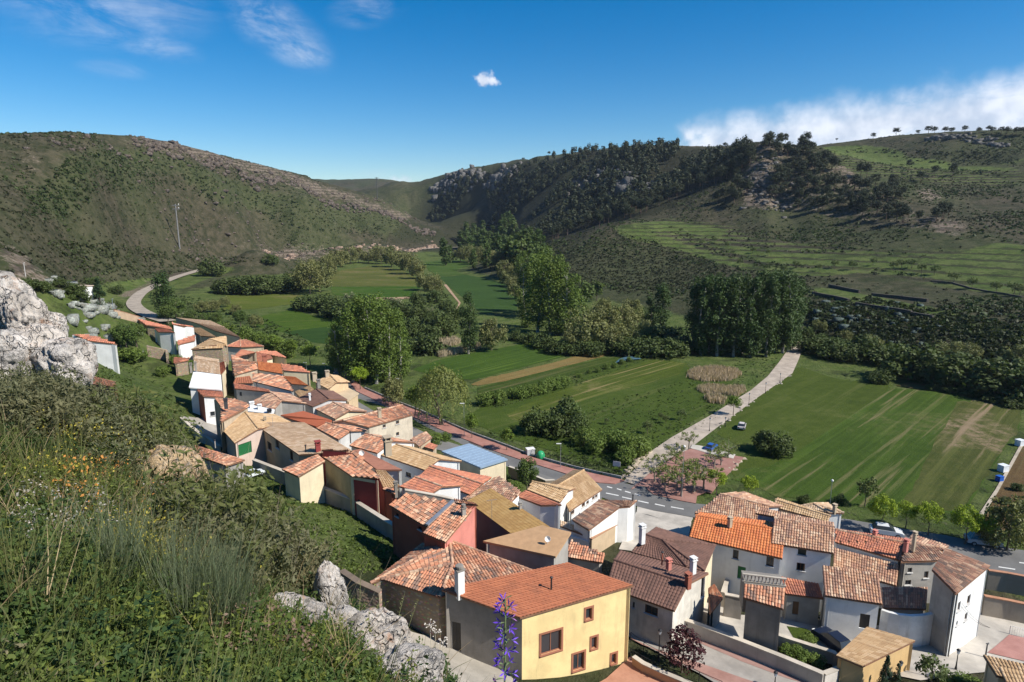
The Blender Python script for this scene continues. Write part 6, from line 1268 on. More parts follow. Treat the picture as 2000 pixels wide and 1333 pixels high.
# ------------------------------------------------------------------ the ledge the photographer stands on
FC = []
def fd(u, v, d): p = at_d(u, v, d); FC.append((p.x, p.y, p.z)); return p
for a in ((0, 1400, 2.1), (300, 1400, 2.2), (600, 1400, 2.45), (780, 1420, 2.7), (0, 1200, 2.9), (300, 1200, 3.1), (520, 1240, 3.4), (0, 1000, 4.2), (200, 1000, 4.5), (0, 850, 6), (180, 850, 6.6), (0, 770, 8.6), (90, 830, 7.8), (-300, 900, 5), (-300, 760, 8.6), (-300, 1300, 2.5), (-400, 660, 12), (680, 1330, 3.0), (400, 1100, 4.1)): fd(*a)
edge_px = [(860, 1400, 3.1), (800, 1350, 3.4), (730, 1290, 3.8), (650, 1225, 4.3), (575, 1150, 5.0), (470, 1070, 5.8), (380, 995, 6.6), (310, 930, 7.4), (240, 850, 8.8), (185, 800, 9.6), (110, 745, 10.4), (20, 700, 11.2), (-120, 660, 12)]
EP = [fd(*a) for a in edge_px]
for i, p in enumerate(EP):
    t_ = EP[min(i+1, len(EP)-1)]-EP[max(i-1, 0)]; n_ = Vector((t_.y, -t_.x, 0)).normalized()
    for o_, dz in ((1.0, 1.6), (2.5, 5.0), (5.0, 11.0)): q = p+n_*o_; FC.append((q.x, q.y, p.z-dz))
for a in ((0, 0, 42.3), (-2, 0, 42.3), (.35, 1.2, 42.1), (.9, 1.6, 41.2), (1.5, 0, 41.4), (2.4, 1.5, 38.5), (0, -2, 42.6), (-4, -1, 42.4), (.5, 2.4, 40.2)): FC.append(a)
FCA = np.array(FC); _fx = FCA[:, :2]/5.0; _fn = len(_fx)
_fk = _tps(((_fx[:, None]-_fx[None])**2).sum(2))+np.eye(_fn)*1e-3; _fp = np.c_[np.ones(_fn), _fx]
_fw = np.linalg.solve(np.block([[_fk, _fp], [_fp.T, np.zeros((3, 3))]]), np.r_[FCA[:, 2], 0, 0, 0])
def Fz(x, y):
    X_ = np.asarray(x, float)/5; Y_ = np.asarray(y, float)/5; o = _fw[_fn]+_fw[_fn+1]*X_+_fw[_fn+2]*Y_
    for i in range(_fn): o = o+_fw[i]*_tps((X_-_fx[i, 0])**2+(Y_-_fx[i, 1])**2)
    return o+.10*fbm(np.asarray(x), np.asarray(y), 1.3, 4, 61)
fx_ = np.arange(-16, 7, .12); fy_ = np.arange(-3, 19, .12); FX, FY = np.meshgrid(fx_, fy_); FZ = Fz(FX, FY); w2 = len(fx_)
jj, ii = np.meshgrid(np.arange(len(fy_)-1), np.arange(w2-1), indexing='ij'); fa = np.stack([jj*w2+ii, jj*w2+ii+1, (jj+1)*w2+ii+1, (jj+1)*w2+ii], -1).reshape(-1, 4)
zc = FZ[:-1, :-1].ravel(); bx_ = FX[:-1, :-1].ravel(); by_ = FY[:-1, :-1].ravel(); keep = zc > 30.5
t = NT('ledge_soil'); w = t.coords('World'); n2 = t.noise(w, 2.2, 6, .7); n3 = t.noise(w, 14, 6, .75)
c = t.mix(t.step(n2, .35, .65), (.035, .042, .018), (.085, .075, .045)); c = t.mix(t.math('MULTIPLY', t.step(n3, .5, .75), .5), c, (.14, .115, .08))
LEDGE = tag(new_obj('ledge', mesh_np('ledge', np.stack([FX, FY, FZ], -1).reshape(-1, 3), fa[keep], smooth=True), None, t.bsdf(c, .95, n3, .8, .05, spec=.1)), kind='structure')
def on_ledge(u, v):
    d = pix_dir(u, v); ts = np.geomspace(1.2, 18, 260); g = CZ+d.z*ts-Fz(d.x*ts, d.y*ts); k = np.argmax(g < 0)
    return C0+d*ts[k] if g[k] < 0 else None

# rocks
ROCKS = []
def rock(label, u, v, wpx, hpx, d, mat, seed, depth=1.0, sub=4, rough=.34):
    p = at_d(u, v, d); s = depth_of(p)/FPX; bm = bmesh.new(); bmesh.ops.create_icosphere(bm, subdivisions=sub+1, radius=1)
    V = np.array([q.co[:] for q in bm.verts]); a = seed*13.7
    n = fbm(V[:, 0]*1.0+a, V[:, 1]+V[:, 2]*.8, .9, 5, seed)+fbm(V[:, 2]+a, V[:, 0]-V[:, 1]*.7, .7, 5, seed+5)
    cr = np.abs(fbm(V[:, 0]+V[:, 2]*.6+a, V[:, 1]*1.3-V[:, 2], .55, 4, seed+9)); V = V*(1+rough*n*.8-.16*np.exp(-(cr/.07)**2)+.05*fbm(V[:, 0]*9+a, V[:, 1]*9+V[:, 2]*7, 1, 4, seed+3))[:, None]
    V[:, 2] = np.where(V[:, 2] < -.4, V[:, 2]*1.5+.2, V[:, 2])
    S = np.array([wpx*s*.56, wpx*s*.5*depth, hpx*s*.62]); V = V*S
    for q, c_ in zip(bm.verts, V): q.co = c_
    me = bpy.data.meshes.new('rock'); bm.to_mesh(me); bm.free(); me.polygons.foreach_set('use_smooth', [True]*len(me.polygons))
    o = new_obj('rock', me, None, mat); o.location = p; ROCKS.append((p.x, p.y, wpx*s*.5)); return tag(o, label, 'rock')
LIME = rockm((.58, .53, .48), (.40, .2, .09), .35); LIMEO = rockm((.55, .49, .43), (.45, .19, .07), .6); SAND = rockm((.50, .36, .21), (.42, .20, .08), .5)
rock('highest pale rock of the outcrop at the left edge', 14, 592, 80, 100, 10.0, LIME, 1)
rock('grey rock with orange lichen below the highest one', 50, 628, 72, 90, 9.3, LIMEO, 2)
rock('whitish pink rock at the right tip of the outcrop', 100, 640, 50, 52, 9.4, LIME, 3)
rock('rough rock in the middle of the left outcrop', 70, 688, 96, 80, 9.0, LIMEO, 4)
rock('largest grey rock at the foot of the left outcrop', 128, 715, 105, 85, 8.7, LIME, 5)
rock('half hidden rock in the grass left of the outcrop foot', 18, 700, 90, 90, 8.9, LIME, 8)
rock('smooth rounded sandstone boulder above the grass strip', 342, 935, 110, 105, 5.5, SAND, 6, rough=.16)
rock('small orange stone beside the sandstone boulder', 318, 890, 36, 34, 5.7, SAND, 7, sub=3)
rock('second small orange stone left of the boulder', 298, 902, 38, 34, 5.7, SAND, 17, sub=3)
rock('low white stone at the foot of the boulder', 385, 980, 55, 50, 5.3, LIME, 9, sub=3)
rock('upright white rock with lichen top at the ledge edge', 642, 1170, 62, 115, 3.75, LIME, 10)
rock('broad lichen grey rock at the ledge edge', 572, 1228, 150, 100, 3.4, LIMEO, 11)
rock('white rock between the lichen rocks', 655, 1258, 130, 105, 3.35, LIME, 15)
rock('orange lichen covered rock above the shaded alley', 722, 1268, 150, 112, 3.25, LIMEO, 12)
rock('jagged white rock at the bottom edge beside the alley', 800, 1325, 135, 90, 2.9, LIME, 13)
rock('low rock partly under herbs at the bottom edge', 730, 1345, 130, 100, 2.9, LIME, 14)

# ---- plants of the ledge, scattered as instances of small plant meshes
def geo_scatter(name, proto_me, P_, rot, scl, label, cat):
    ob_p = bpy.data.objects.new(name+'_plant', proto_me)
    me = bpy.data.meshes.new(name); me.vertices.add(len(P_)); me.vertices.foreach_set('co', np.asarray(P_, np.float32).ravel())
    a = me.attributes.new('rot', 'FLOAT_VECTOR', 'POINT'); a.data.foreach_set('vector', np.asarray(rot, np.float32).ravel())
    a = me.attributes.new('scl', 'FLOAT', 'POINT'); a.data.foreach_set('value', np.asarray(scl, np.float32))
    o = new_obj(name, me); ng = bpy.data.node_groups.new(name, 'GeometryNodeTree')
    ng.interface.new_socket('Geometry', in_out='INPUT', socket_type='NodeSocketGeometry'); ng.interface.new_socket('Geometry', in_out='OUTPUT', socket_type='NodeSocketGeometry')
    gi = ng.nodes.new('NodeGroupInput'); go = ng.nodes.new('NodeGroupOutput'); ip = ng.nodes.new('GeometryNodeInstanceOnPoints'); oi = ng.nodes.new('GeometryNodeObjectInfo'); oi.inputs['Object'].default_value = ob_p
    r = ng.nodes.new('GeometryNodeInputNamedAttribute'); r.data_type = 'FLOAT_VECTOR'; r.inputs[0].default_value = 'rot'
    s_ = ng.nodes.new('GeometryNodeInputNamedAttribute'); s_.data_type = 'FLOAT'; s_.inputs[0].default_value = 'scl'
    m2p = ng.nodes.new('GeometryNodeMeshToPoints')
    lk = ng.links.new; lk(gi.outputs[0], m2p.inputs[0]); lk(m2p.outputs[0], ip.inputs['Points']); lk(oi.outputs['Geometry'], ip.inputs['Instance']); lk(r.outputs[0], ip.inputs['Rotation']); lk(s_.outputs[0], ip.inputs['Scale']); lk(ip.outputs[0], go.inputs[0])
    md = o.modifiers.new('scatter', 'NODES'); md.node_group = ng
    return tag(o, label, cat, kind='stuff')
def blades(n, h, spread, w, g, curve=.35, lean=(0, 0)):
    """grass blades: strips of three quads"""
    Q, lv = [], []
    for i in range(n):
        a = g.uniform(0, 6.28); r = spread*g.random()**.7; b = np.array([r*math.cos(a), r*math.sin(a), 0.]); H = h*g.uniform(.5, 1.15); d = np.array([math.cos(a+g.normal()*.6), math.sin(a+g.normal()*.6), 0])*curve*g.uniform(.3, 1.4)+np.array([lean[0], lean[1], 0]); s_ = np.array([-math.sin(a), math.cos(a), 0])+g.normal(size=3)*.3; s_ /= np.linalg.norm(s_)
        k = [b+np.array([0, 0, H*t_])+d*H*t_**2 for t_ in (0, .4, .75, 1)]; ww = [w, w*.85, w*.55, w*.08]; v = g.random()
        for j in range(3): Q.append([k[j]-s_*ww[j], k[j]+s_*ww[j], k[j+1]+s_*ww[j+1], k[j+1]-s_*ww[j+1]]); lv.append(v)
    return np.array(Q), np.array(lv)
def stems(n, h, g, leafn, lsize, spread=.1, flower=None, fl_n=10, fs=.012, tilt=.3, lasp=1.5, sw=.0018):
    """branching herb: thin stems set with small leaves, optionally flower heads; value>=2 marks flowers"""
    Q, lv = [], []
    for i in range(n):
        a = g.uniform(0, 6.28); H = h*g.uniform(.55, 1.15); b = np.array([spread*g.normal()*.6, spread*g.normal()*.6, 0]); d = np.array([math.cos(a), math.sin(a), 0])*tilt*g.uniform(.1, 1)
        pt = lambda t_: b+np.array([0, 0, H*t_])+d*H*t_**1.5
        s_ = np.array([-math.sin(a), math.cos(a), 0]); cv = g.random()
        for j in range(3):
            p, q = pt(j/3), pt((j+1)/3); Q.append([p-s_*sw, p+s_*sw, q+s_*sw*.7, q-s_*sw*.7]); lv.append(.3)
        t_ = g.uniform(.12, 1, leafn); C_ = np.array([pt(x) for x in t_])+g.normal(size=(leafn, 3))*np.array([.022, .022, .012])*(lsize/.016); nn = g.normal(size=(leafn, 3))*.7+np.array([0, 0, 1])
        Q += list(leafq(C_, nn, lsize*g.uniform(.6, 1.3, leafn), g, lasp)); lv += list(np.clip(.55*cv+.45*g.random(leafn), 0, 1))
        if flower:
            C_ = pt(1)+g.normal(size=(fl_n, 3))*np.array([.02, .02, .025]); Q += list(leafq(C_, g.normal(size=(fl_n, 3))+np.array([0, 0, 1]), fs*g.uniform(.7, 1.3, fl_n), g, 1)); lv += [2.0]*fl_n
    return np.array(Q), np.array(lv)
@memo
def plantm(col, flower, var=.5, trans=.3):
    t = NT('herb'); oi = t.n('ShaderNodeObjectInfo'); f = t.attr('lv'); rn = oi.outputs['Random']
    c = t.mix(t.math('MINIMUM', f, 1), sc(col, 1-var*.7), sc((col[0]*1.2, col[1]*1.08, col[2]), 1+var*.7))
    c = t.mix(t.math('MULTIPLY', rn, .4), c, sc((col[0]*1.5, col[1]*1.05, col[2]*.9), 1.0))
    c = t.mix(t.math('GREATER_THAN', f, 1.5), c, flower)
    return t.bsdf(c, .6, spec=.2, trans=trans)
def scat(name, proto, mat, pts, label, cat, s=(.7, 1.3), seed=0, tilt=.18, extra=(0, 0)):
    q, lv = proto; me = quads_mesh(name, q, {'lv': lv}); me.materials.append(mat); g = np.random.default_rng(seed); n = len(pts)
    rot = np.stack([g.normal(size=n)*tilt+extra[0], g.normal(size=n)*tilt+extra[1], g.uniform(0, 6.28, n)], 1)
    return geo_scatter(name, me, pts, rot, g.uniform(*s, n), label, cat)
edge_poly = [(p.x, p.y) for p in EP]
plan = [(.5, .4)]+[(.55, 1.8), (.3, 2.6)]+edge_poly+[(-16, 12), (-16, .3)]
def ledge_pts(n, seed, wexp=1.2, cond=None, shy=.6):
    g = np.random.default_rng(seed); o = []
    while len(o) < n:
        m = 40000; x = g.uniform(-14, .7, m); y = g.uniform(.5, 15, m); d = np.hypot(x, y)
        k = inpoly(x, y, plan) & (np.abs(x) < .92*y+.8) & (g.random(m) < np.minimum(1, (1.6/np.maximum(d, .6))**wexp))
        x, y = x[k], y[k]
        ok = np.ones(len(x), bool)
        for a_, b_, r_ in ROCKS: k_ = 1-.55*r_/math.hypot(a_, b_); ok &= (np.hypot(x-a_, y-b_) > r_*.85) & (np.hypot(x-a_*k_, y-b_*k_) > r_*shy)
        x, y = x[ok], y[ok]; z = Fz(x, y)-.01
        if cond is not None:
            u, v = to_pix(x, y, z); c_ = cond(u, v, x, y); x, y, z = x[c_], y[c_], z[c_]
        o += list(zip(x, y, z))
    return np.array(o[:n])
g = np.random.default_rng(5)
GRN = (.062, .105, .024); DK = (.038, .075, .020); OL = (.095, .115, .045)
noisy = lambda sc_, s_, th: (lambda u, v, x, y: fbm(x, y, sc_, 3, s_) > th)
scat('leafy_herbs', stems(18, .13, g, 36, .0072, .10), plantm((.100, .152, .040), (0, 0, 0)), ledge_pts(8200, 1), 'leafy green herbs covering the ledge', 'herbs', (.6, 1.35), 1)
scat('clover_mat', stems(16, .08, g, 30, .008, .12, lasp=1.2), plantm((.058, .104, .030), (0, 0, 0)), ledge_pts(6500, 2, 1.4, noisy(1.6, 12, -.1)), 'low dark green leaf mat between the herbs', 'herbs', (.7, 1.5), 2)
scat('silver_herbs', stems(14, .13, g, 24, .007, .09, lasp=1.6), plantm((.135, .145, .09), (0, 0, 0)), ledge_pts(2600, 12, 1.2, noisy(1.1, 19, .05)), 'grey green thyme like herbs on the ledge', 'herbs', (.6, 1.3), 12)
scat('meadow_grass', blades(30, .19, .09, .0022, g, .5), plantm((.09, .12, .036), (0, 0, 0)), ledge_pts(2800, 3), 'green grass tufts growing on the ledge', 'grass', (.6, 1.4), 3)
scat('tall_grass', blades(26, .42, .08, .0022, g, .4), plantm((.105, .13, .05), (0, 0, 0)), ledge_pts(110, 4, 1.0, noisy(1.4, 33, .2), 1.6), 'tall fine grass clumps on the ledge', 'grass', (.6, 1.25), 4)
scat('dry_grass', blades(16, .26, .08, .0018, g, .7), plantm((.27, .23, .14), (0, 0, 0)), ledge_pts(750, 5, 1.0, noisy(1.2, 53, -.1)), 'dry straw coloured grass on the ledge', 'grass', (.6, 1.3), 5)
yel = lambda u, v, x, y: (fbm(x, y, .8, 3, 71) > -.05) & (u < 420) & (v > 880) & (v < 1180)
scat('yellow_flowers', stems(8, .20, g, 10, .011, .08, True, 9, .0065), plantm((.085, .11, .03), (.50, .42, .07)), ledge_pts(330, 6, .8, yel), 'herbs with small yellow flowers on the ledge', 'flowers', (.7, 1.3), 6)
whi = lambda u, v, x, y: (((u-110)/110)**2+((v-1060)/60)**2 < 1) | (((u-370)/90)**2+((v-1005)/40)**2 < 1) | (((u-60)/60)**2+((v-790)/40)**2 < 1)
scat('white_flowers', stems(9, .13, g, 8, .010, .09, True, 10, .007), plantm((.09, .10, .055), (.58, .54, .50)), ledge_pts(420, 7, .8, whi), 'cushions of small white flowers on the ledge', 'flowers', (.7, 1.3), 7)
orn = lambda u, v, x, y: (((u-210)/130)**2+((v-1005)/55)**2 < 1)
scat('orange_flowers', stems(3, .24, g, 5, .012, .05, True, 7, .009), plantm((.08, .10, .035), (.60, .27, .07)), ledge_pts(30, 8, .6, orn), 'few orange pea flowers standing above the herbs', 'flowers', (.7, 1.2), 8)
shr = lambda u, v, x, y: (((u-500)/170)**2+((v-1110)/90)**2 < 1) | (((u-270)/110)**2+((v-900)/80)**2 < 1) | (((u-120)/140)**2+((v-850)/50)**2 < 1)
scat('grey_shrubs', stems(24, .34, g, 34, .010, .14, tilt=.55, lasp=1.8, sw=.0025), plantm((.118, .135, .075), (0, 0, 0)), ledge_pts(340, 9, .5, shr, 2.0), 'grey green twiggy shrubs along the edge of the ledge', 'shrubs', (.6, 1.35), 9)
shr2 = lambda u, v, x, y: (((u-310)/90)**2+((v-900)/80)**2 < 1) | (((u-500)/150)**2+((v-1100)/70)**2 < 1)
scat('broom_shrubs', stems(16, .48, g, 30, .012, .13, tilt=.5, lasp=2.0), plantm((.088, .115, .04), (0, 0, 0)), ledge_pts(110, 19, .4, shr2, 2.0), 'green broom like shrubs at the ledge edge', 'shrubs', (.6, 1.4), 19)
drs = lambda u, v, x, y: (((u-560)/130)**2+((v-1130)/80)**2 < 1) | (((u-420)/120)**2+((v-1040)/50)**2 < 1) | (((u-690)/60)**2+((v-1250)/60)**2 < 1)
scat('dry_stems', blades(4, .8, .05, .0016, g, .5, (.22, .05)), plantm((.40, .37, .31), (0, 0, 0)), ledge_pts(44, 10, .4, drs), 'pale dead stalks leaning out over the slope', 'stalks', (.6, 1.15), 10)
bri = lambda u, v, x, y: fbm(x, y, .7, 3, 91) > .12
scat('bright_herbs', stems(14, .17, g, 30, .008, .09, lasp=1.4), plantm((.125, .165, .035), (0, 0, 0)), ledge_pts(1500, 31, 1.2, bri), 'bright yellow green herb patches on the ledge', 'herbs', (.6, 1.3), 31)
dkp = lambda u, v, x, y: fbm(x, y, .9, 3, 95) > .15
scat('dark_herbs', stems(16, .14, g, 30, .009, .11, lasp=1.3), plantm((.030, .062, .022), (0, 0, 0)), ledge_pts(1500, 32, 1.2, dkp), 'dark green alfalfa patches on the ledge', 'herbs', (.7, 1.4), 32)
brn = lambda u, v, x, y: (fbm(x, y, .6, 3, 99) > .22)
scat('brown_stems', stems(9, .15, g, 12, .008, .08, True, 10, .009), plantm((.16, .12, .075), (.24, .16, .12)), ledge_pts(420, 33, 1.2, brn), 'brown withered seed heads between the herbs', 'stalks', (.6, 1.3), 33)
blu = lambda u, v, x, y: (((u-400)/75)**2+((v-1230)/70)**2 < 1) | (((u-250)/40)**2+((v-1160)/40)**2 < 1)
scat('blue_grass', blades(60, .40, .07, .0016, g, .22, (.06, .02)), plantm((.10, .14, .085), (0, 0, 0)), ledge_pts(70, 34, .8, blu), 'fine blue green grass clumps in the middle of the ledge', 'grass', (.7, 1.25), 34)
def rosette(n, L_, w_, g):
    Q, lv = [], []
    for i in range(n):
        a = i*2.4; e = g.uniform(.15, .9); d = np.array([math.cos(a)*math.cos(e), math.sin(a)*math.cos(e), math.sin(e)]); s_ = np.array([-math.sin(a), math.cos(a), 0]); l = L_*g.uniform(.6, 1.1); k = [d*l*t_+np.array([0, 0, -.25*l*t_*t_]) for t_ in (0, .3, .65, 1)]; ww = [w_*.3, w_, w_*.7, .001]
        for j in range(3): Q.append([k[j]-s_*ww[j], k[j]+s_*ww[j], k[j+1]+s_*ww[j+1], k[j+1]-s_*ww[j+1]]); lv.append(g.random())
        for j in range(5):
            t_ = .25+.15*j; p = d*l*t_+np.array([0, 0, -.25*l*t_*t_])
            for sg in (-1, 1): q = p+s_*sg*w_*1.9+d*.012; Q.append([p, p+d*.01, q, q-d*.006]); lv.append(g.random())
    return np.array(Q), np.array(lv)
ths = lambda u, v, x, y: (((u-190)/80)**2+((v-1300)/45)**2 < 1) | (((u-450)/50)**2+((v-1300)/40)**2 < 1) | (((u-90)/60)**2+((v-1240)/40)**2 < 1)
scat('thistles', rosette(13, .17, .010, g), plantm((.20, .25, .155), (0, 0, 0), .4), ledge_pts(22, 35, .6, ths), 'pale spiny thistles near the bottom edge of the ledge', 'thistles', (.6, 1.2), 35)
# ------------------------------------------------------------------ walls, fences, lamps, vehicles and other small things
def wall_line(label, pts, h, th, mat, cop=None, name='wall', hs=None, top_given=False, cat='wall', base=None):
    """free standing wall along ground pixels (or along its top edge when top_given); a mesh with an optional coping part"""
    P = [on_ground(*Z(*p), h if top_given else 0, 35) for p in pts]; q = []
    for a, b in zip(P, P[1:]):
        m = max(1, int((b-a).length/2.0)); q += [a.lerp(b, k/m) for k in range(m)]
    q.append(P[-1])
    root = empty(name, (q[0].x, q[0].y, T(q[0].x, q[0].y)), label, cat); body = MB(); co = MB()
    def side(i):
        t_ = q[min(i+1, len(q)-1)]-q[max(i-1, 0)]; return Vector((t_.y, -t_.x, 0)).normalized()
    for i in range(len(q)-1):
        a, b = q[i], q[i+1]; sa, sb = side(i), side(i+1)
        za, zb = (a.z, b.z) if top_given else (T(a.x, a.y)+h, T(b.x, b.y)+h); ga = (T(a.x, a.y) if base is None else base)-.6; gb = (T(b.x, b.y) if base is None else base)-.6
        def ring(p, s, z, g, t2): return [Vector((p.x-s.x*t2, p.y-s.y*t2, g)), Vector((p.x+s.x*t2, p.y+s.y*t2, g)), Vector((p.x+s.x*t2, p.y+s.y*t2, z)), Vector((p.x-s.x*t2, p.y-s.y*t2, z))]
        body.add(ring(a, sa, za, ga, th/2)+ring(b, sb, zb, gb, th/2), [(0, 4, 5, 1), (1, 5, 6, 2), (2, 6, 7, 3), (3, 7, 4, 0)]+([(0, 1, 2, 3)] if i == 0 else [])+([(7, 6, 5, 4)] if i == len(q)-2 else []))
        if cop: co.add(ring(a, sa, za+.1, za+.004, th/2+.06)+ring(b, sb, zb+.1, zb+.004, th/2+.06), [(0, 4, 5, 1), (1, 5, 6, 2), (2, 6, 7, 3), (3, 7, 4, 0), (0, 1, 2, 3), (7, 6, 5, 4)])
    body.build('wall_body', mat, root, world=True)
    if cop: co.build('coping', cop, root, world=True)
    return root
COPE = concrete((.50, .44, .36)); BLOCK = stucco((.34, .31, .27), .6)
wall_line('long wall with pale coping between the grass strip and the village', [('C', 975, 742), ('C', 1260, 850), ('C', 1620, 1000), ('C', 1997, 1150), ('E', 220, 590), ('E', 450, 735), ('E', 700, 890), ('E', 850, 978)], 1.9, .45, BLOCK, COPE, top_given=True)
wall_line('low wall corner at the lower end of the grass strip', [('E', 690, 1040), ('E', 850, 985)], 1.2, .35, BLOCK, COPE, top_given=True)
wall_line('old stone wall with mossy top left of the old tiled house', [('K', -120, 300), ('K', 0, 380), ('K', 80, 415), ('K', 155, 450)], 2.6, .5, STONE, plain((.16, .12, .09), .95), top_given=True)
wall_line('long retaining wall beside the paved lane', [('H', 760, 772), ('H', 900, 815), ('H', 1000, 852), ('H', 1330, 975), ('H', 1700, 1120), ('H', 2000, 1245), ('J', 260, 1262)], 1.5, .4, stucco((.42, .38, .33), .5), COPE, top_given=True)
wall_line('curved white end wall of the small walled plot', [('J', 260, 1262), ('J', 360, 1225), ('J', 440, 1190), ('J', 480, 1205)], 1.4, .35, stucco((.55, .5, .44), .4), COPE, top_given=True)
wall_line('low plot wall beside the dark parked car', [('J', -320, 858), ('J', -60, 948), ('J', 200, 1030), ('J', 355, 1078), ('J', 365, 1100)], 1.2, .35, stucco((.45, .41, .36), .5), COPE, top_given=True)
wall_line('tile topped wall beyond the white corner house', [('J', 1690, 362), ('J', 1850, 385), ('J', 2060, 425)], 2.4, .35, stucco((.34, .28, .21), .5), tilemat('mixed') if False else plain((.40, .20, .12), .9), top_given=True)
wall_line('second tile topped wall beside the white corner house', [('J', 1655, 585), ('J', 1850, 620), ('J', 2060, 665)], 2.4, .35, stucco((.36, .30, .23), .5), plain((.42, .21, .12), .9), top_given=True)
WCV = wall_line('curved whitewashed courtyard wall with grey garage door', [('J', 765, 700), ('J', 830, 722), ('J', 920, 742), ('J', 1020, 752), ('J', 1110, 748), ('J', 1200, 732), ('J', 1300, 708), ('J', 1360, 692)], 3.6, .35, stucco((.70, .69, .66), .6), top_given=True)
def on_wall_box(root, label, zone, x0, y0, x1, y1, name, mat, h):
    a = on_ground(*Z(zone, x0, y1)); b = on_ground(*Z(zone, x1, y1)); e = (b-a); e.z = 0; L_ = e.length; e.normalize(); n = Vector((e.y, -e.x, 0)); c = (a+b)/2+n*.1
    return MB().box(Vector((c.x, c.y, c.z+h/2)), (L_, .1, h), e, n).build(name, mat, root, world=True)
on_wall_box(WCV, '', 'J', 1150, 0, 1298, 968, 'garage_door', plain((.20, .21, .22), .5), 2.3)
wall_line('low tan wall with tiled edge below the white corner house', [('F', 1350, 905), ('F', 1480, 830), ('F', 1622, 752)], 2.4, .3, stucco((.5, .38, .25), .4), plain((.36, .2, .12), .9), top_given=True)
wall_line('white yard wall with blue awning beside the annex', [('F', 1100, 850), ('F', 1200, 880), ('F', 1340, 925)], 2.0, .3, WHITE, None, top_given=True)
wall_line('dark stone yard wall right of the blue roofed shed', [('F', 640, 275), ('F', 740, 310), ('F', 850, 350), ('F', 960, 395), ('F', 1035, 392)], 1.8, .3, stucco((.25, .2, .15), .5), COPE, top_given=True)
wall_line('grey block parapet behind the red walled house', [('E', 625, 478), ('E', 760, 500), ('E', 900, 525), ('E', 1052, 558)], 6.6, .3, DKGREY, COPE, top_given=True)
wall_line('crumbling stone terrace wall beside the far white houses', [('A', 1145, 700), ('A', 1200, 712), ('A', 1300, 735), ('A', 1305, 760)], 2.6, .6, STONE, None, top_given=True)
wall_line('tan roadside wall with tiled top at the far end of the village', [('A', 890, 422), ('A', 980, 445), ('A', 1070, 472), ('A', 1130, 490)], 1.8, .35, stucco((.46, .33, .22), .4), plain((.42, .2, .12), .9), top_given=True)
wall_line('stone courtyard wall with tile top beside the old tower house', [('H', 1180, 570), ('H', 1260, 585), ('H', 1330, 600)], 2.6, .35, DKGREY, COPE, top_given=True)
wall_line('short wall leading to the green door of the white house', [('H', 1165, 560), ('H', 1190, 480), ('H', 1215, 395)], 1.8, .35, stucco((.5, .46, .4), .5), COPE, top_given=True)
wall_line('upper lane wall left of the tan roofed house', [('C', 270, 330), ('C', 370, 420), ('C', 480, 510), ('C', 520, 520), ('C', 640, 610)], 1.2, .35, stucco((.48, .42, .33), .5), COPE, top_given=True)
# dry stone terrace walls across the valley
DRY = masonry((.10, .085, .068))
for lab, pts, h in (('long dark dry stone wall of the lowest terrace', [(820, 1072), (920, 1092), (1020, 1115)], 3.0), ('second dry stone wall continuing the lowest terrace', [(1060, 1130), (1180, 1150), (1290, 1165), (1370, 1180)], 2.6), ('dark dry stone wall above the lowest terrace', [(910, 1030), (1000, 1050), (1080, 1065)], 3.2),
                    ('dry stone wall with a gap near the old quarry bank', [(1150, 1080), (1300, 1095), (1460, 1115)], 2.8), ('short dry stone wall at the right bank', [(1370, 1185), (1490, 1205)], 2.4), ('thin terrace wall under the almond trees', [(1480, 1000), (1600, 1010), (1700, 1040), (1850, 1065), (1990, 1090)], 1.2)):
    wall_line(lab, [('S',)+p for p in pts], h*.42, .8, DRY)
# promenade edge: low wall with black railing
edge_out = [('D', 560, 296), ('D', 860, 426), ('D', 1100, 516), ('D', 1350, 626), ('D', 1600, 736), ('D', 1820, 816), ('F', 640, 108), ('F', 800, 172), ('F', 1000, 232), ('F', 1200, 287), ('F', 1400, 334), ('F', 1620, 380)]
wall_line('low kerb wall along the outer edge of the red promenade', edge_out, .45, .3, concrete((.42, .40, .36)))
def fence(label, pts, h, gap, mat, lift=.0, name='railing', bars=True, rails=(1.0, .12)):
    P = [on_ground(*Z(*p)) for p in pts]; q = []
    for a, b in zip(P, P[1:]):
        m = max(1, int((b-a).length/1.6)); q += [a.lerp(b, k/m) for k in range(m)]
    q.append(P[-1]); q = [Vector((p.x, p.y, max(p.z, T(p.x, p.y))+lift)) for p in q]; root = empty(name, q[0], label, 'railing')
    po = MB().tube([(0, 0, -.2), (0, 0, h)], .035, 5); me = bpy.data.meshes.new('post'); me.from_pydata(po.v, [], po.f); me.materials.append(mat)
    for p in q: o = new_obj('post', me, root); o.location = p-root.location
    for f in rails:
        mb = MB(); mb.tube([p+Vector((0, 0, h*f)) for p in q], .025, 5); mb.build('rail', mat, root, world=True)
    if bars:
        mb = MB()
        for a, b in zip(q, q[1:]):
            m = max(1, int((b-a).length/gap))
            for k in range(1, m): p = a.lerp(b, k/m); mb.tube([p+Vector((0, 0, h*.12)), p+Vector((0, 0, h))], .012, 4, False)
        tag(mb.build('bars', mat, root, world=True), kind='stuff')
    return root
fence('black railing on the kerb wall of the promenade', edge_out, .9, .22, IRON, .42)
fence('black handrail along the paved lane beside the yellow house', [('H', 362, 985), ('H', 475, 1075), ('H', 700, 1205), ('H', 955, 1335), ('H', 1150, 1420)], 1.05, .2, IRON, 0, bars=False, rails=(1.0,))
fence('black barred railing of the steps below the yellow house', [('H', 358, 1130), ('H', 480, 1200), ('H', 640, 1290), ('H', 820, 1390), ('H', 960, 1470)], 1.0, .16, IRON)
fence('white terrace fence of the sports court', [('J', 1870, 925), ('J', 2100, 985)], 1.1, .2, WHITEP)
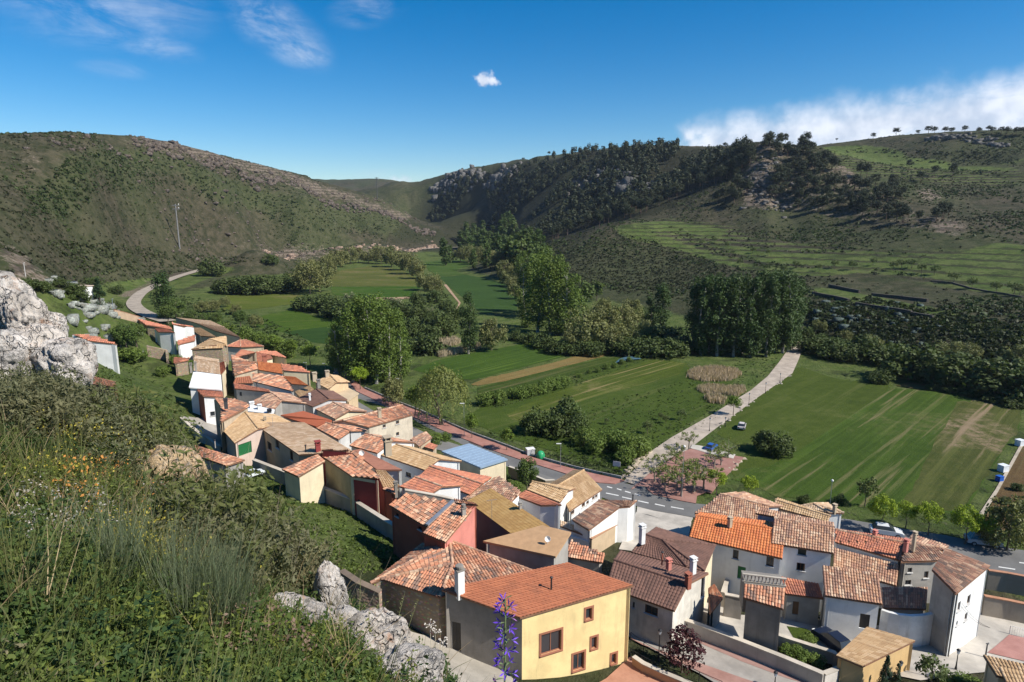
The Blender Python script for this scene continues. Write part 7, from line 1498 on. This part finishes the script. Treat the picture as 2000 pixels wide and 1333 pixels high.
wall_line('tan stepped wall below the yellow house landing', [('H', 385, 1190), ('H', 470, 1250), ('H', 640, 1330), ('H', 900, 1440)], .9, .35, stucco((.52, .34, .2), .4), COPE)
# balustrade of the tower house
a, b = TOWER.P['d'], TOWER.P['c']; e = (b-a).normalized(); n = Vector((e.y, -e.x, 0))
tb = [a-n*.1, b-n*.1, b-n*2.4, a-n*2.4]; MB().prism([Vector((p.x, p.y, a.z+.02)) for p in tb], 3.0).build('terrace', DKGREY, TOWER.root, world=True)
m_ = (a+b)/2-n*.35; ln = (b-a).length
MB().box(m_+Vector((0, 0, .82)), (ln+.3, .22, .1), e, n).box(m_+Vector((0, 0, .12)), (ln+.3, .22, .12), e, n).build('balustrade_rail', COPE, TOWER.root, world=True)
bp = MB().lathe(Vector((0, 0, 0)), [(.05, 0), (.075, .12), (.04, .28), (.075, .45), (.05, .6)], 7); bpm = bpy.data.meshes.new('baluster'); bpm.from_pydata(bp.v, [], bp.f); bpm.materials.append(COPE)
nb = int(ln/.3)
for k in range(nb+1): o = new_obj('baluster', bpm, TOWER.root); o.location = a.lerp(b, k/nb)+Vector((0, 0, .18))-n*.35-TOWER.root.location
# ---- street lamps
def lamp(label, zone, x, y0, y1, kind, group=None):
    """foot at pixel (x, y1), top at y0"""
    p = on_ground(*Z(zone, x, y1)); h = (y1-y0)*ZONES[zone][2]*depth_of(p)/FPX/.93; root = empty('street_lamp', p, label, 'street lamp', group)
    MB().lathe(Vector((0, 0, 0)), [(.11, -.2), (.11, .25), (.07, .5), (.045, 1.0), (.035, h-.45 if kind == 'lantern' else h-.1)], 8).build('post', IRON if kind == 'lantern' else GALV, root)
    if kind == 'lantern':
        MB().lathe(Vector((0, 0, h-.45)), [(.05, 0), (.10, .04), (.17, .36), (.16, .38)], 6).build('lantern_glass', plain((.55, .6, .66), .25), root); MB().lathe(Vector((0, 0, h-.07)), [(.20, 0), (.13, .09), (.03, .14), (.02, .2)], 6).build('lantern_cap', IRON, root)
    elif kind == 'globe': MB().lathe(Vector((0, 0, h-.12)), [(.05, 0), (.15, .07), (.2, .2), (.15, .33), (.04, .4)], 12).build('globe', WHITEP, root, smooth=True)
    else:
        MB().box(Vector((-.35, 0, h)), (.9, .22, .1)).build('lamp_head', WHITEP, root); MB().tube([(0, 0, h-.3), (-.1, 0, h)], .03, 5).build('arm', GALV, root)
    return root
lamp('black lantern lamp post left of the purple plum tree', 'H', 605, 868, 1150, 'lantern'); lamp('black lantern at the bottom edge beside the paved lane', 'H', 1610, 1235, 1400, 'lantern')
lamp('black lantern lamp in the yard in front of the white corner house', 'J', 1405, 1040, 1235, 'lantern'); lamp('black lantern lamp left of the yard lantern, above the young tree', 'J', 1195, 1080, 1300, 'lantern'); lamp('black lantern lamp beside the dark conifers', 'J', 912, 1145, 1330, 'lantern')
lamp('white headed street lamp right of the weeping willow', 'D', 1532, 452, 770, 'arm'); lamp('slim street lamp opposite the blue roofed shed', 'F', 1087, 80, 292, 'arm'); lamp('white headed lamp above the olive street tree', 'D', 905, 210, 440, 'arm'); lamp('lamp at the far end of the promenade', 'B', 1492, 545, 620, 'arm'); lamp('short lamp between the far promenade trees', 'B', 1675, 555, 640, 'arm')
lamp('globe lamp between the plaza trees', 'G', 805, -110, 330, 'globe'); lamp('globe lamp beside the crop field', 'I', 312, 180, 410, 'globe')
for x, y0, y1 in ((855, 790, 885), (967, 785, 850), (1135, 615, 695), (1252, 540, 615), (1355, 475, 545), (1507, 255, 310)): lamp('black lantern post along the right side of the lane', 'M', x, y0, y1, 'lantern', 'lane lanterns')
# ---- vehicles
def car(label, u, v, heading, col, zone='P', scale=1.0, kind='car', name='car'):
    p = on_ground(*Z(zone, u, v)); root = empty(name, p+Vector((0, 0, .12)), label, kind, None, heading); root.scale = (scale,)*3; pm = plain(col, .28, .0, .03)
    prof = [(-2.05, .35), (-2.1, .62), (-2.0, .9), (-1.2, .98), (.95, .95), (1.85, .82), (2.05, .6), (2.02, .35)]; cab = [(-1.75, .93), (-1.35, 1.43), (.25, 1.46), (1.0, .96)]
    def extr(pr, w0, w1): k = len(pr); v_ = [(x, -w0 if z < 1.0 else -w1, z) for x, z in pr]+[(x, w0 if z < 1.0 else w1, z) for x, z in pr]; return v_, [tuple(range(k)), tuple(range(2*k-1, k-1, -1))]+[(i, i+k, (i+1) % k+k, (i+1) % k) for i in range(k)]
    MB().add(*extr(prof, .86, .86)).build('body', pm, root); MB().add(*extr(cab, .80, .62)).build('windows', GLASS, root); MB().box((-.52, 0, 1.46), (1.5, 1.16, .05)).build('roof_panel', pm, root)
    for sx in (-1.3, 1.3):
        for sy in (-.8, .8):
            w_ = MB().lathe(Vector((0, 0, 0)), [(.2, -.1), (.31, -.1), (.33, -.05), (.33, .05), (.31, .1), (.2, .1)], 14); R = Matrix.Rotation(math.pi/2, 3, 'X'); w_.v = [tuple(R @ Vector(q)+Vector((sx, sy, .33))) for q in w_.v]; wo = w_.build('wheel', IRON, root)
            rm = MB().lathe(Vector((0, 0, 0)), [(.03, -.11), (.19, -.105), (.19, .105), (.03, .11)], 10); rm.v = [tuple(R @ Vector(q)+Vector((sx, sy, .33))) for q in rm.v]; rm.build('rim', GALV, wo)
    for sy in (-.6, .6): MB().box((2.0, sy, .66), (.12, .32, .14)).build('headlight', WHITEP, root); MB().box((-2.06, sy, .72), (.08, .28, .16)).build('tail_light', plain((.35, .02, .02), .3), root)
    MB().box((2.06, 0, .45), (.06, 1.5, .14)).build('bumper', IRON, root)
    return root
car('dark blue car parked behind the low plot wall', 340, 1030, 1.9, (.012, .02, .045), 'J'); car('white and red car parked in the meadow beside the lane', 1085, 862, 1.15, (.55, .5, .48), 'M', .85); car('blue car parked behind the plaza trees', 868, 1012, .9, (.03, .10, .36), 'M', .8)
car('small white car half hidden in the grass strip beside the wall', 985, 905, .9, (.62, .66, .66), 'C', .62)
car('white car parked under the round street trees', 800, 650, -.35, (.6, .6, .6), 'I'); car('silver car parked beyond the round street trees', 1640, 735, -.3, (.42, .43, .45), 'I')
# ---- bins, boxes, barrels
def box_thing(name, label, cat, zone, x, y, w, d, h, mat, lid=None, rz=.3):
    p = on_ground(*Z(zone, x, y)); root = empty(name, p, label, cat, None, rz); MB().box((0, 0, h*.45+.05), (w, d, h*.9)).build('bin_body', mat, root); MB().box((0, 0, h*.95+.06), (w+.08, d+.08, h*.12)).build('lid', lid or mat, root)
    for sx in (-1, 1): MB().box((sx*w*.36, 0, .03), (.1, d*.8, .12)).build('foot', IRON, root)
box_thing('waste_container', 'grey white waste container on the promenade', 'container', 'F', 825, 175, 1.5, 1.1, 1.3, plain((.5, .5, .5), .5), WHITEP)
p = on_ground(*Z('F', 915, 205)); root = empty('recycling_dome', p, 'green dome shaped recycling container on the promenade', 'container'); MB().lathe(Vector((0, 0, 0)), [(.75, 0), (.8, .3), (.78, .8), (.62, 1.2), (.3, 1.45), (.06, 1.5)], 16).build('dome', plain((.03, .33, .13), .4), root, smooth=True); MB().box((.68, 0, .95), (.2, .3, .16)).build('opening', IRON, root)
p = on_ground(*Z('H', 1238, 1145) if False else Z('H', 1238, 545)); root = empty('barrel', p, 'blue plastic barrel in the small courtyard', 'barrel'); MB().lathe(Vector((0, 0, 0)), [(.28, 0), (.31, .1), (.33, .45), (.31, .8), (.28, .9)], 14).build('drum', BLUEP, root, smooth=True); MB().lathe(Vector((0, 0, .9)), [(.28, 0), (.28, .04), (.1, .05)], 14).build('lid', BLUEP, root)
box_thing('water_tank', 'white plastic tank at the far corner of the crop field', 'tank', 'I', 1815, 95, 1.3, 1.1, 1.2, plain((.7, .72, .74), .4)); box_thing('drum', 'blue drum beside the garden path', 'drum', 'I', 1785, 180, .9, .8, .9, BLUEP); box_thing('water_tank', 'white tank higher up the garden path', 'tank', 'W', 1965, 1085, 1.3, 1.1, 1.2, plain((.7, .72, .74), .4)); box_thing('garden_box', 'blue box at the end of the garden plot', 'box', 'N', 1632, 575, .9, .9, 1.4, plain((.12, .3, .5), .5))
p = on_ground(*Z('G', 240, 100)); root = empty('notice_board', p, 'white notice board at the lane corner', 'sign', None, -.4); MB().box((0, 0, 1.5), (1.3, .06, .9)).build('panel', plain((.6, .58, .58), .5), root)
for sx in (-.5, .5): MB().box((sx, 0.05, .55), (.07, .06, 1.3)).build('post', IRON, root)
# utility poles and wires
def pole(label, zone, x, y0, y1, name='utility_pole', arms=1, col=(.10, .085, .075)):
    p = on_ground(*Z(zone, x, y1)); h = (y1-y0)*ZONES[zone][2]*depth_of(p)/FPX/.95; root = empty(name, p, label, 'pole'); r = max(.06, h*.012); MB().tube([(0, 0, -.4), (0, 0, h)], [r*1.4, r], 7).build('pole_shaft', plain(col, .8), root)
    for k in range(arms): MB().box((0, 0, h*(.97-.08*k)), (h*.16, r*1.4, r*1.4)).build('cross_arm', plain(col, .8), root); MB().lathe(Vector((h*.07, 0, h*(.97-.08*k)+r)), [(r*.6, 0), (r*.8, r), (r*.5, r*2.2)], 6).build('insulator', WHITEP, root)
    return root
pole('dark utility pole beside the flat beige roof', 'F', 1090, 920, 1200, arms=2); pole('thin steel pole in front of the flat beige roof', 'F', 742, 955, 1220, arms=0, col=(.08, .075, .07)); pole('tall power pole on the left hillside', 'P', 351, 405, 486, 'power_pole', 2, (.2, .2, .2)); pole('lattice power pole on the far saddle', 'P', 737, 350, 390, 'power_pole', 2, (.08, .08, .08)); pole('pale concrete pole above the rock outcrop', 'P', 50, 515, 540, 'power_pole', 1, (.5, .48, .45)); pole('grey pole at the bend of the road', 'P', 222, 585, 612, 'power_pole', 1, (.2, .24, .28))
pb = pole('steel cable post beside the sports court', 'J', 1662, 985, 1130, arms=1, col=(.12, .12, .12)); ptop = pb.location+Vector((0, 0, 3.4))
for i, (x, y) in enumerate(((1432, 600), (1440, 650))):
    d = pix_dir(*Z('J', x, y)); q = C0+d*(56/d.y)
    pts = [q.lerp(ptop, k/10)-Vector((0, 0, .5*(1-(2*k/10-1)**2))) for k in range(11)]; tag(MB().tube(pts, .015, 4).build('cable', IRON), ('upper', 'lower')[i]+' power cable from the white corner house to the post', 'cable')
# reeds, netting, rocky bands: uncountable stuff
def reed_bed(name, label, zone, pts, n, hs, col, seed):
    poly = [Z(zone, *p) for p in pts]; g = np.random.default_rng(seed); P_ = [at_z(x, y, .05) for x, y in inpix(poly, n, seed)]; Q, lv = [], []
    C_ = np.array([tuple(p) for p in P_]); n_ = len(C_); h_ = g.uniform(*hs, n_); C_[:, 2] += h_/2; C_ = np.repeat(C_, 3, 0)+g.normal(size=(n_*3, 3))*np.array([.3, .3, .1]); nn = g.normal(size=(n_*3, 3)); nn[:, 2] *= .15
    nn /= np.linalg.norm(nn, axis=1, keepdims=True); t_ = np.cross(nn, np.array([0, 0, 1.])+g.normal(size=nn.shape)*.12); up = np.cross(t_, nn); hh = np.repeat(h_, 3)[:, None]/2; ww = .09
    q = np.stack([C_-up*hh-t_*ww, C_-up*hh+t_*ww, C_+up*hh+t_*ww*.3, C_+up*hh-t_*ww*.3], 1)
    return tag(new_obj(name, quads_mesh(name, q, {'lv': g.random(len(q))}), None, leaf(col, .25, .5)), label, 'reeds', kind='stuff')
REED = (.40, .345, .27)
reed_bed('reed_bed', 'straw coloured reed bed left of the lane, largest one', 'M', [(700, 470), (760, 440), (900, 430), (1040, 450), (1080, 480), (1000, 525), (820, 530), (720, 510)], 2200, (.7, 1.2), REED, 1)
reed_bed('reed_bed', 'smaller straw reed bed beside the lane below the largest', 'M', [(770, 580), (850, 560), (1000, 575), (1100, 570), (1095, 610), (1040, 640), (960, 620), (800, 610)], 1300, (.6, 1.1), REED, 2)
reed_bed('reed_bed', 'small straw reed tuft nearest the plaza', 'M', [(820, 640), (900, 635), (970, 660), (950, 690), (850, 680)], 260, (.8, 1.4), REED, 3)
reed_bed('reed_bed', 'pale reeds under the single upright poplar', 'N', [(0, 570), (150, 545), (250, 520), (350, 500), (360, 525), (200, 560), (40, 595)], 700, (1.0, 1.8), REED, 4)
reed_bed('reed_bed', 'pale reeds behind the single upright poplar', 'N', [(20, 470), (150, 450), (200, 470), (180, 500), (60, 510)], 400, (1.0, 1.6), REED, 5)
nb_ = [at_z(*Z('N', *p), .45+.15*(i % 2)) for i, p in enumerate(((1400, 640), (1440, 605), (1500, 585), (1590, 590), (1610, 605), (1500, 612)))]
tag(MB().prism(nb_, .03).build('crop_netting', plain((.05, .11, .15), .7)), 'blue green crop netting over the garden plot', 'netting')
def rock_band(name, label, pts, n, size, mat, seed, spread=6, zone='P', sq=.7):
    r = random.Random(seed); P = [on_ground(*Z(zone, *p)) for p in pts]; V, F = [], []
    bm = bmesh.new(); bmesh.ops.create_cube(bm, size=1.5); bmesh.ops.subdivide_edges(bm, edges=bm.edges, cuts=1, use_grid_fill=True); bmesh.ops.triangulate(bm, faces=bm.faces); bv = np.array([v.co[:] for v in bm.verts]); bf = np.array([[v.index for v in f.verts] for f in bm.faces]); bm.free(); seg = [(a, b, (b-a).length) for a, b in zip(P, P[1:])]; tot = sum(s_[2] for s_ in seg)
    for i in range(n):
        k = r.uniform(0, tot)
        for a, b, l in seg:
            if k <= l: p = a.lerp(b, k/l); break
            k -= l
        x, y = p.x+r.gauss(0, spread), p.y+r.gauss(0, spread); s_ = size*r.uniform(.4, 1.4)*min(1.5, max(.5, r.gauss(1, .3)))
        gg = np.random.default_rng(seed*1000+i); v = bv+gg.normal(size=bv.shape)*.17; v = v*(1-.16*np.linalg.norm(v, axis=1, keepdims=True))*1.25
        v = v*np.array([s_*r.uniform(.8, 1.7), s_*r.uniform(.7, 1.2), s_*sq]); a_ = r.uniform(0, 6.28); c_, s2 = math.cos(a_), math.sin(a_); v = np.stack([v[:, 0]*c_-v[:, 1]*s2, v[:, 0]*s2+v[:, 1]*c_, v[:, 2]], 1)
        F.append(bf+len(bv)*i); V.append(v+np.array([x, y, T(x, y)+s_*.1]))
    return tag(new_obj(name, mesh_np(name, np.concatenate(V), np.concatenate(F)), None, mat), label, 'rocks', kind='stuff')
RB = rockm((.105, .078, .06), (.13, .075, .05), .5, .12); RG = rockm((.12, .115, .108), (.10, .085, .07), .3, .1)
rock_band('rock_band', 'broken brown rock band below the skyline of the left hill', [(270, 285), (330, 290), (420, 318), (520, 350), (620, 385), (700, 408), (780, 432), (850, 455)], 480, 1.8, RB, 1, 4, sq=.9)
rock_band('rock_band', 'upper rock ledge along the left hill skyline', [(90, 285), (150, 272), (280, 275), (420, 305), (560, 342), (700, 388), (820, 432)], 260, 1.2, RB, 2, 7)
rock_band('rock_band', 'scattered stones on the lower left hillside', [(300, 440), (430, 460), (540, 488), (640, 492)], 160, 1.2, RB, 3, 14)
rock_band('roadside_cutting', 'reddish broken earth bank above the far road', [(530, 498), (580, 494), (660, 489), (760, 484), (850, 476)], 220, 1.8, rockm((.34, .23, .165), (.4, .28, .2), .5, .15), 4, 3)
rock_band('cliff_rocks', 'grey limestone cliff among the pines of the ridge', [(1130, 350), (1180, 355), (1240, 365), (1270, 372)], 220, 2.8, RG, 5, 9, sq=1.6)
rock_band('cliff_rocks', 'grey limestone cliff at the left end of the ridge wood', [(850, 368), (880, 352), (920, 350), (960, 348), (1000, 342)], 240, 2.8, RG, 6, 9, sq=1.5)
rock_band('cliff_rocks', 'pale rock rim along the plateau at the right', [(1820, 272), (1880, 270), (1920, 276), (1960, 285)], 110, 2.2, RG, 7, 5)
rock_band('hill_stones', 'pale stones on the bare ribs of the pointed hill', [(1510, 285), (1490, 330), (1480, 380), (1510, 410)], 120, 1.5, RG, 8, 7)
rock_band('bank_stones', 'dark boulders on the bank across the lane', [(1590, 600), (1650, 620), (1720, 640), (1790, 655)], 70, .9, rockm((.06, .10, .085), (.1, .09, .05), .3, .3), 9, 9)
rock_band('lane_stones', 'row of pale stones along the edge of the lane', [Z('M', *p) for p in ((870, 885), (1010, 785), (1100, 715), (1200, 640), (1330, 550), (1440, 480))], 60, .22, rockm((.42, .37, .3), (.3, .2, .12), .3, 1), 10, .25)
rock_band('lane_stones', 'stone edging at the corner of the lane and the plaza', [Z('M', *p) for p in ((250, 1225), (300, 1150), (360, 1080), (430, 1030))], 60, .3, rockm((.45, .37, .27), (.3, .2, .12), .3, 1), 11, .3)
rock_band('lane_stones', 'stone edging between plaza and crop field', [Z('M', *p) for p in ((985, 1180), (1040, 1120), (1095, 1070))], 40, .28, rockm((.45, .37, .27), (.3, .2, .12), .3, 1), 12, .25)
rock_band('slope_stones', 'limestone blocks on the slope beside the white barn', [(150, 600), (190, 625), (215, 600), (175, 640), (120, 640)], 60, 1.1, rockm((.30, .32, .28), (.3, .18, .1), .4, .4), 13, 4)
# ---- single flowering plants at the photographer's feet
def echium():
    g = random.Random(3); top = at_d(985, 1170, 1.85); foot = at_d(950, 1430, 1.72); foot.z = float(Fz(foot.x, foot.y))
    root = empty('bugloss', foot, 'purple flowering bugloss spike in front of the yellow house', 'flower'); ax = (top-foot); L_ = ax.length
    pt = lambda t_: foot+ax*t_+Vector((.02*math.sin(t_*3), 0, .0)); MB().tube([pt(k/8) for k in range(9)], [.0055-.0004*k for k in range(9)], 6).build('stem', plain((.13, .17, .07), .7), root, world=True)
    lm = plain((.10, .14, .06), .6); pm = plain((.115, .045, .42), .5); bm_ = plain((.20, .07, .24), .5)
    for k in range(64):
        t_ = .40+.6*(k/63)**.9; a = k*2.4; out_ = Vector((math.cos(a), math.sin(a)*.9, .35)); b = pt(t_); r_ = .030*(1.1-.55*(t_-.4)/.6)*g.uniform(.8, 1.2); q = b+out_*r_
        lv_ = MB(); d = out_.normalized(); s_ = d.cross(Vector((0, 0, 1))).normalized()
        lv_.add([b, b+d*r_*.8+s_*.004, b+d*r_*1.7-Vector((0, 0, .004)), b+d*r_*.8-s_*.004], [(0, 1, 2, 3)]); lv_.build('bract', lm, root, world=True)
        if k % 6 != 3:
            fl = MB(); n_ = 5
            for j in range(n_):
                aj = j*6.283/n_; u_ = s_*math.cos(aj)+d.cross(s_)*math.sin(aj); w_ = s_*math.cos(aj+.6)+d.cross(s_)*math.sin(aj+.6); fl.add([q, q+d*.010+u_*.011, q+d*.018+(u_+w_)*.0105, q+d*.012+w_*.011], [(0, 1, 2, 3)])
            fl.build('flower', pm if k % 5 else bm_, root, world=True)
    for k in range(12):
        t_ = .02+.4*k/12; a = k*2.4; b = pt(t_); d = Vector((math.cos(a), math.sin(a), .5)).normalized(); s_ = d.cross(Vector((0, 0, 1))).normalized(); l = .075*(1-t_)
        MB().add([b, b+d*l*.5+s_*.006, b+d*l-Vector((0, 0, .01)), b+d*l*.5-s_*.006], [(0, 1, 2, 3)]).build('leaf', lm, root, world=True)
echium()
def seedhead(label, x0, y0, x1, y1, d, kind):
    top = at_d(x1, y1, d); foot = at_d(x0, y0, d*.97); gz = float(Fz(foot.x, foot.y)); ax = (foot-top); foot2 = Vector((foot.x, foot.y, min(foot.z, max(gz, foot.z-.6)))); root = empty('grass_stalk', foot2, label, 'stalk'); dry = plain((.42, .37, .28), .8) if kind == 'allium' else plain((.20, .21, .09), .7)
    MB().tube([foot2, foot2.lerp(top, .5)+Vector((.01, 0, .01)), top], [.0024, .0018, .0012], 5).build('stem', dry, root, world=True); g = random.Random(int(x0)); h = MB()
    if kind == 'allium':
        for k in range(14):
            dv = Vector((g.gauss(0, 1), g.gauss(0, 1), g.gauss(.6, .7))).normalized(); q = top+dv*.03; h.tube([top, q], .0007, 3, False); h.lathe(q, [(.001, -.003), (.0045, 0), (.001, .004)], 5)
        h.build('seed_head', plain((.55, .5, .44), .8), root, world=True)
    else:
        t_ = (top-foot2).normalized()
        for k in range(16):
            b = top-t_*.008*k; dv = Vector((g.gauss(0, .5), g.gauss(0, .5), .6)).normalized(); s_ = dv.cross(Vector((1, 0, 0))).normalized(); h.add([b, b+dv*.008+s_*.0025, b+dv*.018, b+dv*.008-s_*.0025], [(0, 1, 2, 3)])
        h.build('seed_head', dry, root, world=True)
seedhead('dry seed umbel left of the alley, the highest of three', 838, 1330, 840, 1222, 3.1, 'allium'); seedhead('dry seed umbel left of the alley, the middle of three', 845, 1335, 850, 1238, 3.1, 'allium'); seedhead('dry seed umbel left of the alley, the lowest of three', 850, 1345, 865, 1255, 3.05, 'allium')
for i, (a, lab) in enumerate((((700, 1290, 740, 1180), 'upright green grass ear above the lichen rock'), ((745, 1270, 790, 1160), 'tall grass ear leaning right over the alley'), ((760, 1275, 815, 1175), 'rightmost grass ear leaning over the alley'), ((725, 1265, 785, 1200), 'shorter grass ear leaning over the alley'), ((690, 1240, 705, 1120), 'grass ear beside the upright white rock'))): seedhead(lab, *a, 3.7, 'grass')

# ------------------------------------------------------------------ tell look-alikes apart by their place in the row
ORD = ['first', 'second', 'third', 'fourth', 'fifth', 'sixth', 'seventh', 'eighth', 'ninth', 'tenth', 'eleventh', 'twelfth', 'thirteenth', 'fourteenth', 'fifteenth', 'sixteenth', 'seventeenth', 'eighteenth', 'nineteenth', 'twentieth']+['twenty-'+q for q in ('first', 'second', 'third', 'fourth', 'fifth', 'sixth')]
grp = {}
for o in COL.objects:
    if o.get('label') and o.get('group') and not o.get('kind'): grp.setdefault((o['group'], o['label']), []).append(o)
for (g_, l_), os_ in grp.items():
    if 2 <= len(os_) <= 26:
        os_.sort(key=lambda o: float(to_pix(np.array(o.location.x), np.array(o.location.y), np.array(o.location.z))[0]))
        for i, o in enumerate(os_):
            o['label'] = l_+', '+(('left one of two', 'right one of two')[i] if len(os_) == 2 else 'leftmost of them' if i == 0 else 'rightmost of them' if i == len(os_)-1 else ORD[i]+' from the left')
# ------------------------------------------------------------------ thin air haze
hz = MB().box((0, 1400, 138), (5200, 3440, 280)).build('haze', None); hz.data.materials.clear()
hm = bpy.data.materials.new('haze'); hm.use_nodes = True; hm.node_tree.nodes.clear(); ho = hm.node_tree.nodes.new('ShaderNodeOutputMaterial'); pv = hm.node_tree.nodes.new('ShaderNodeVolumePrincipled')
pv.inputs['Color'].default_value = (.72, .82, 1.0, 1); pv.inputs['Density'].default_value = .00005; pv.inputs['Anisotropy'].default_value = .2
hm.node_tree.links.new(pv.outputs[0], ho.inputs['Volume']); hz.data.materials.append(hm); tag(hz, 'thin bluish air haze filling the valley', 'haze', kind='stuff')
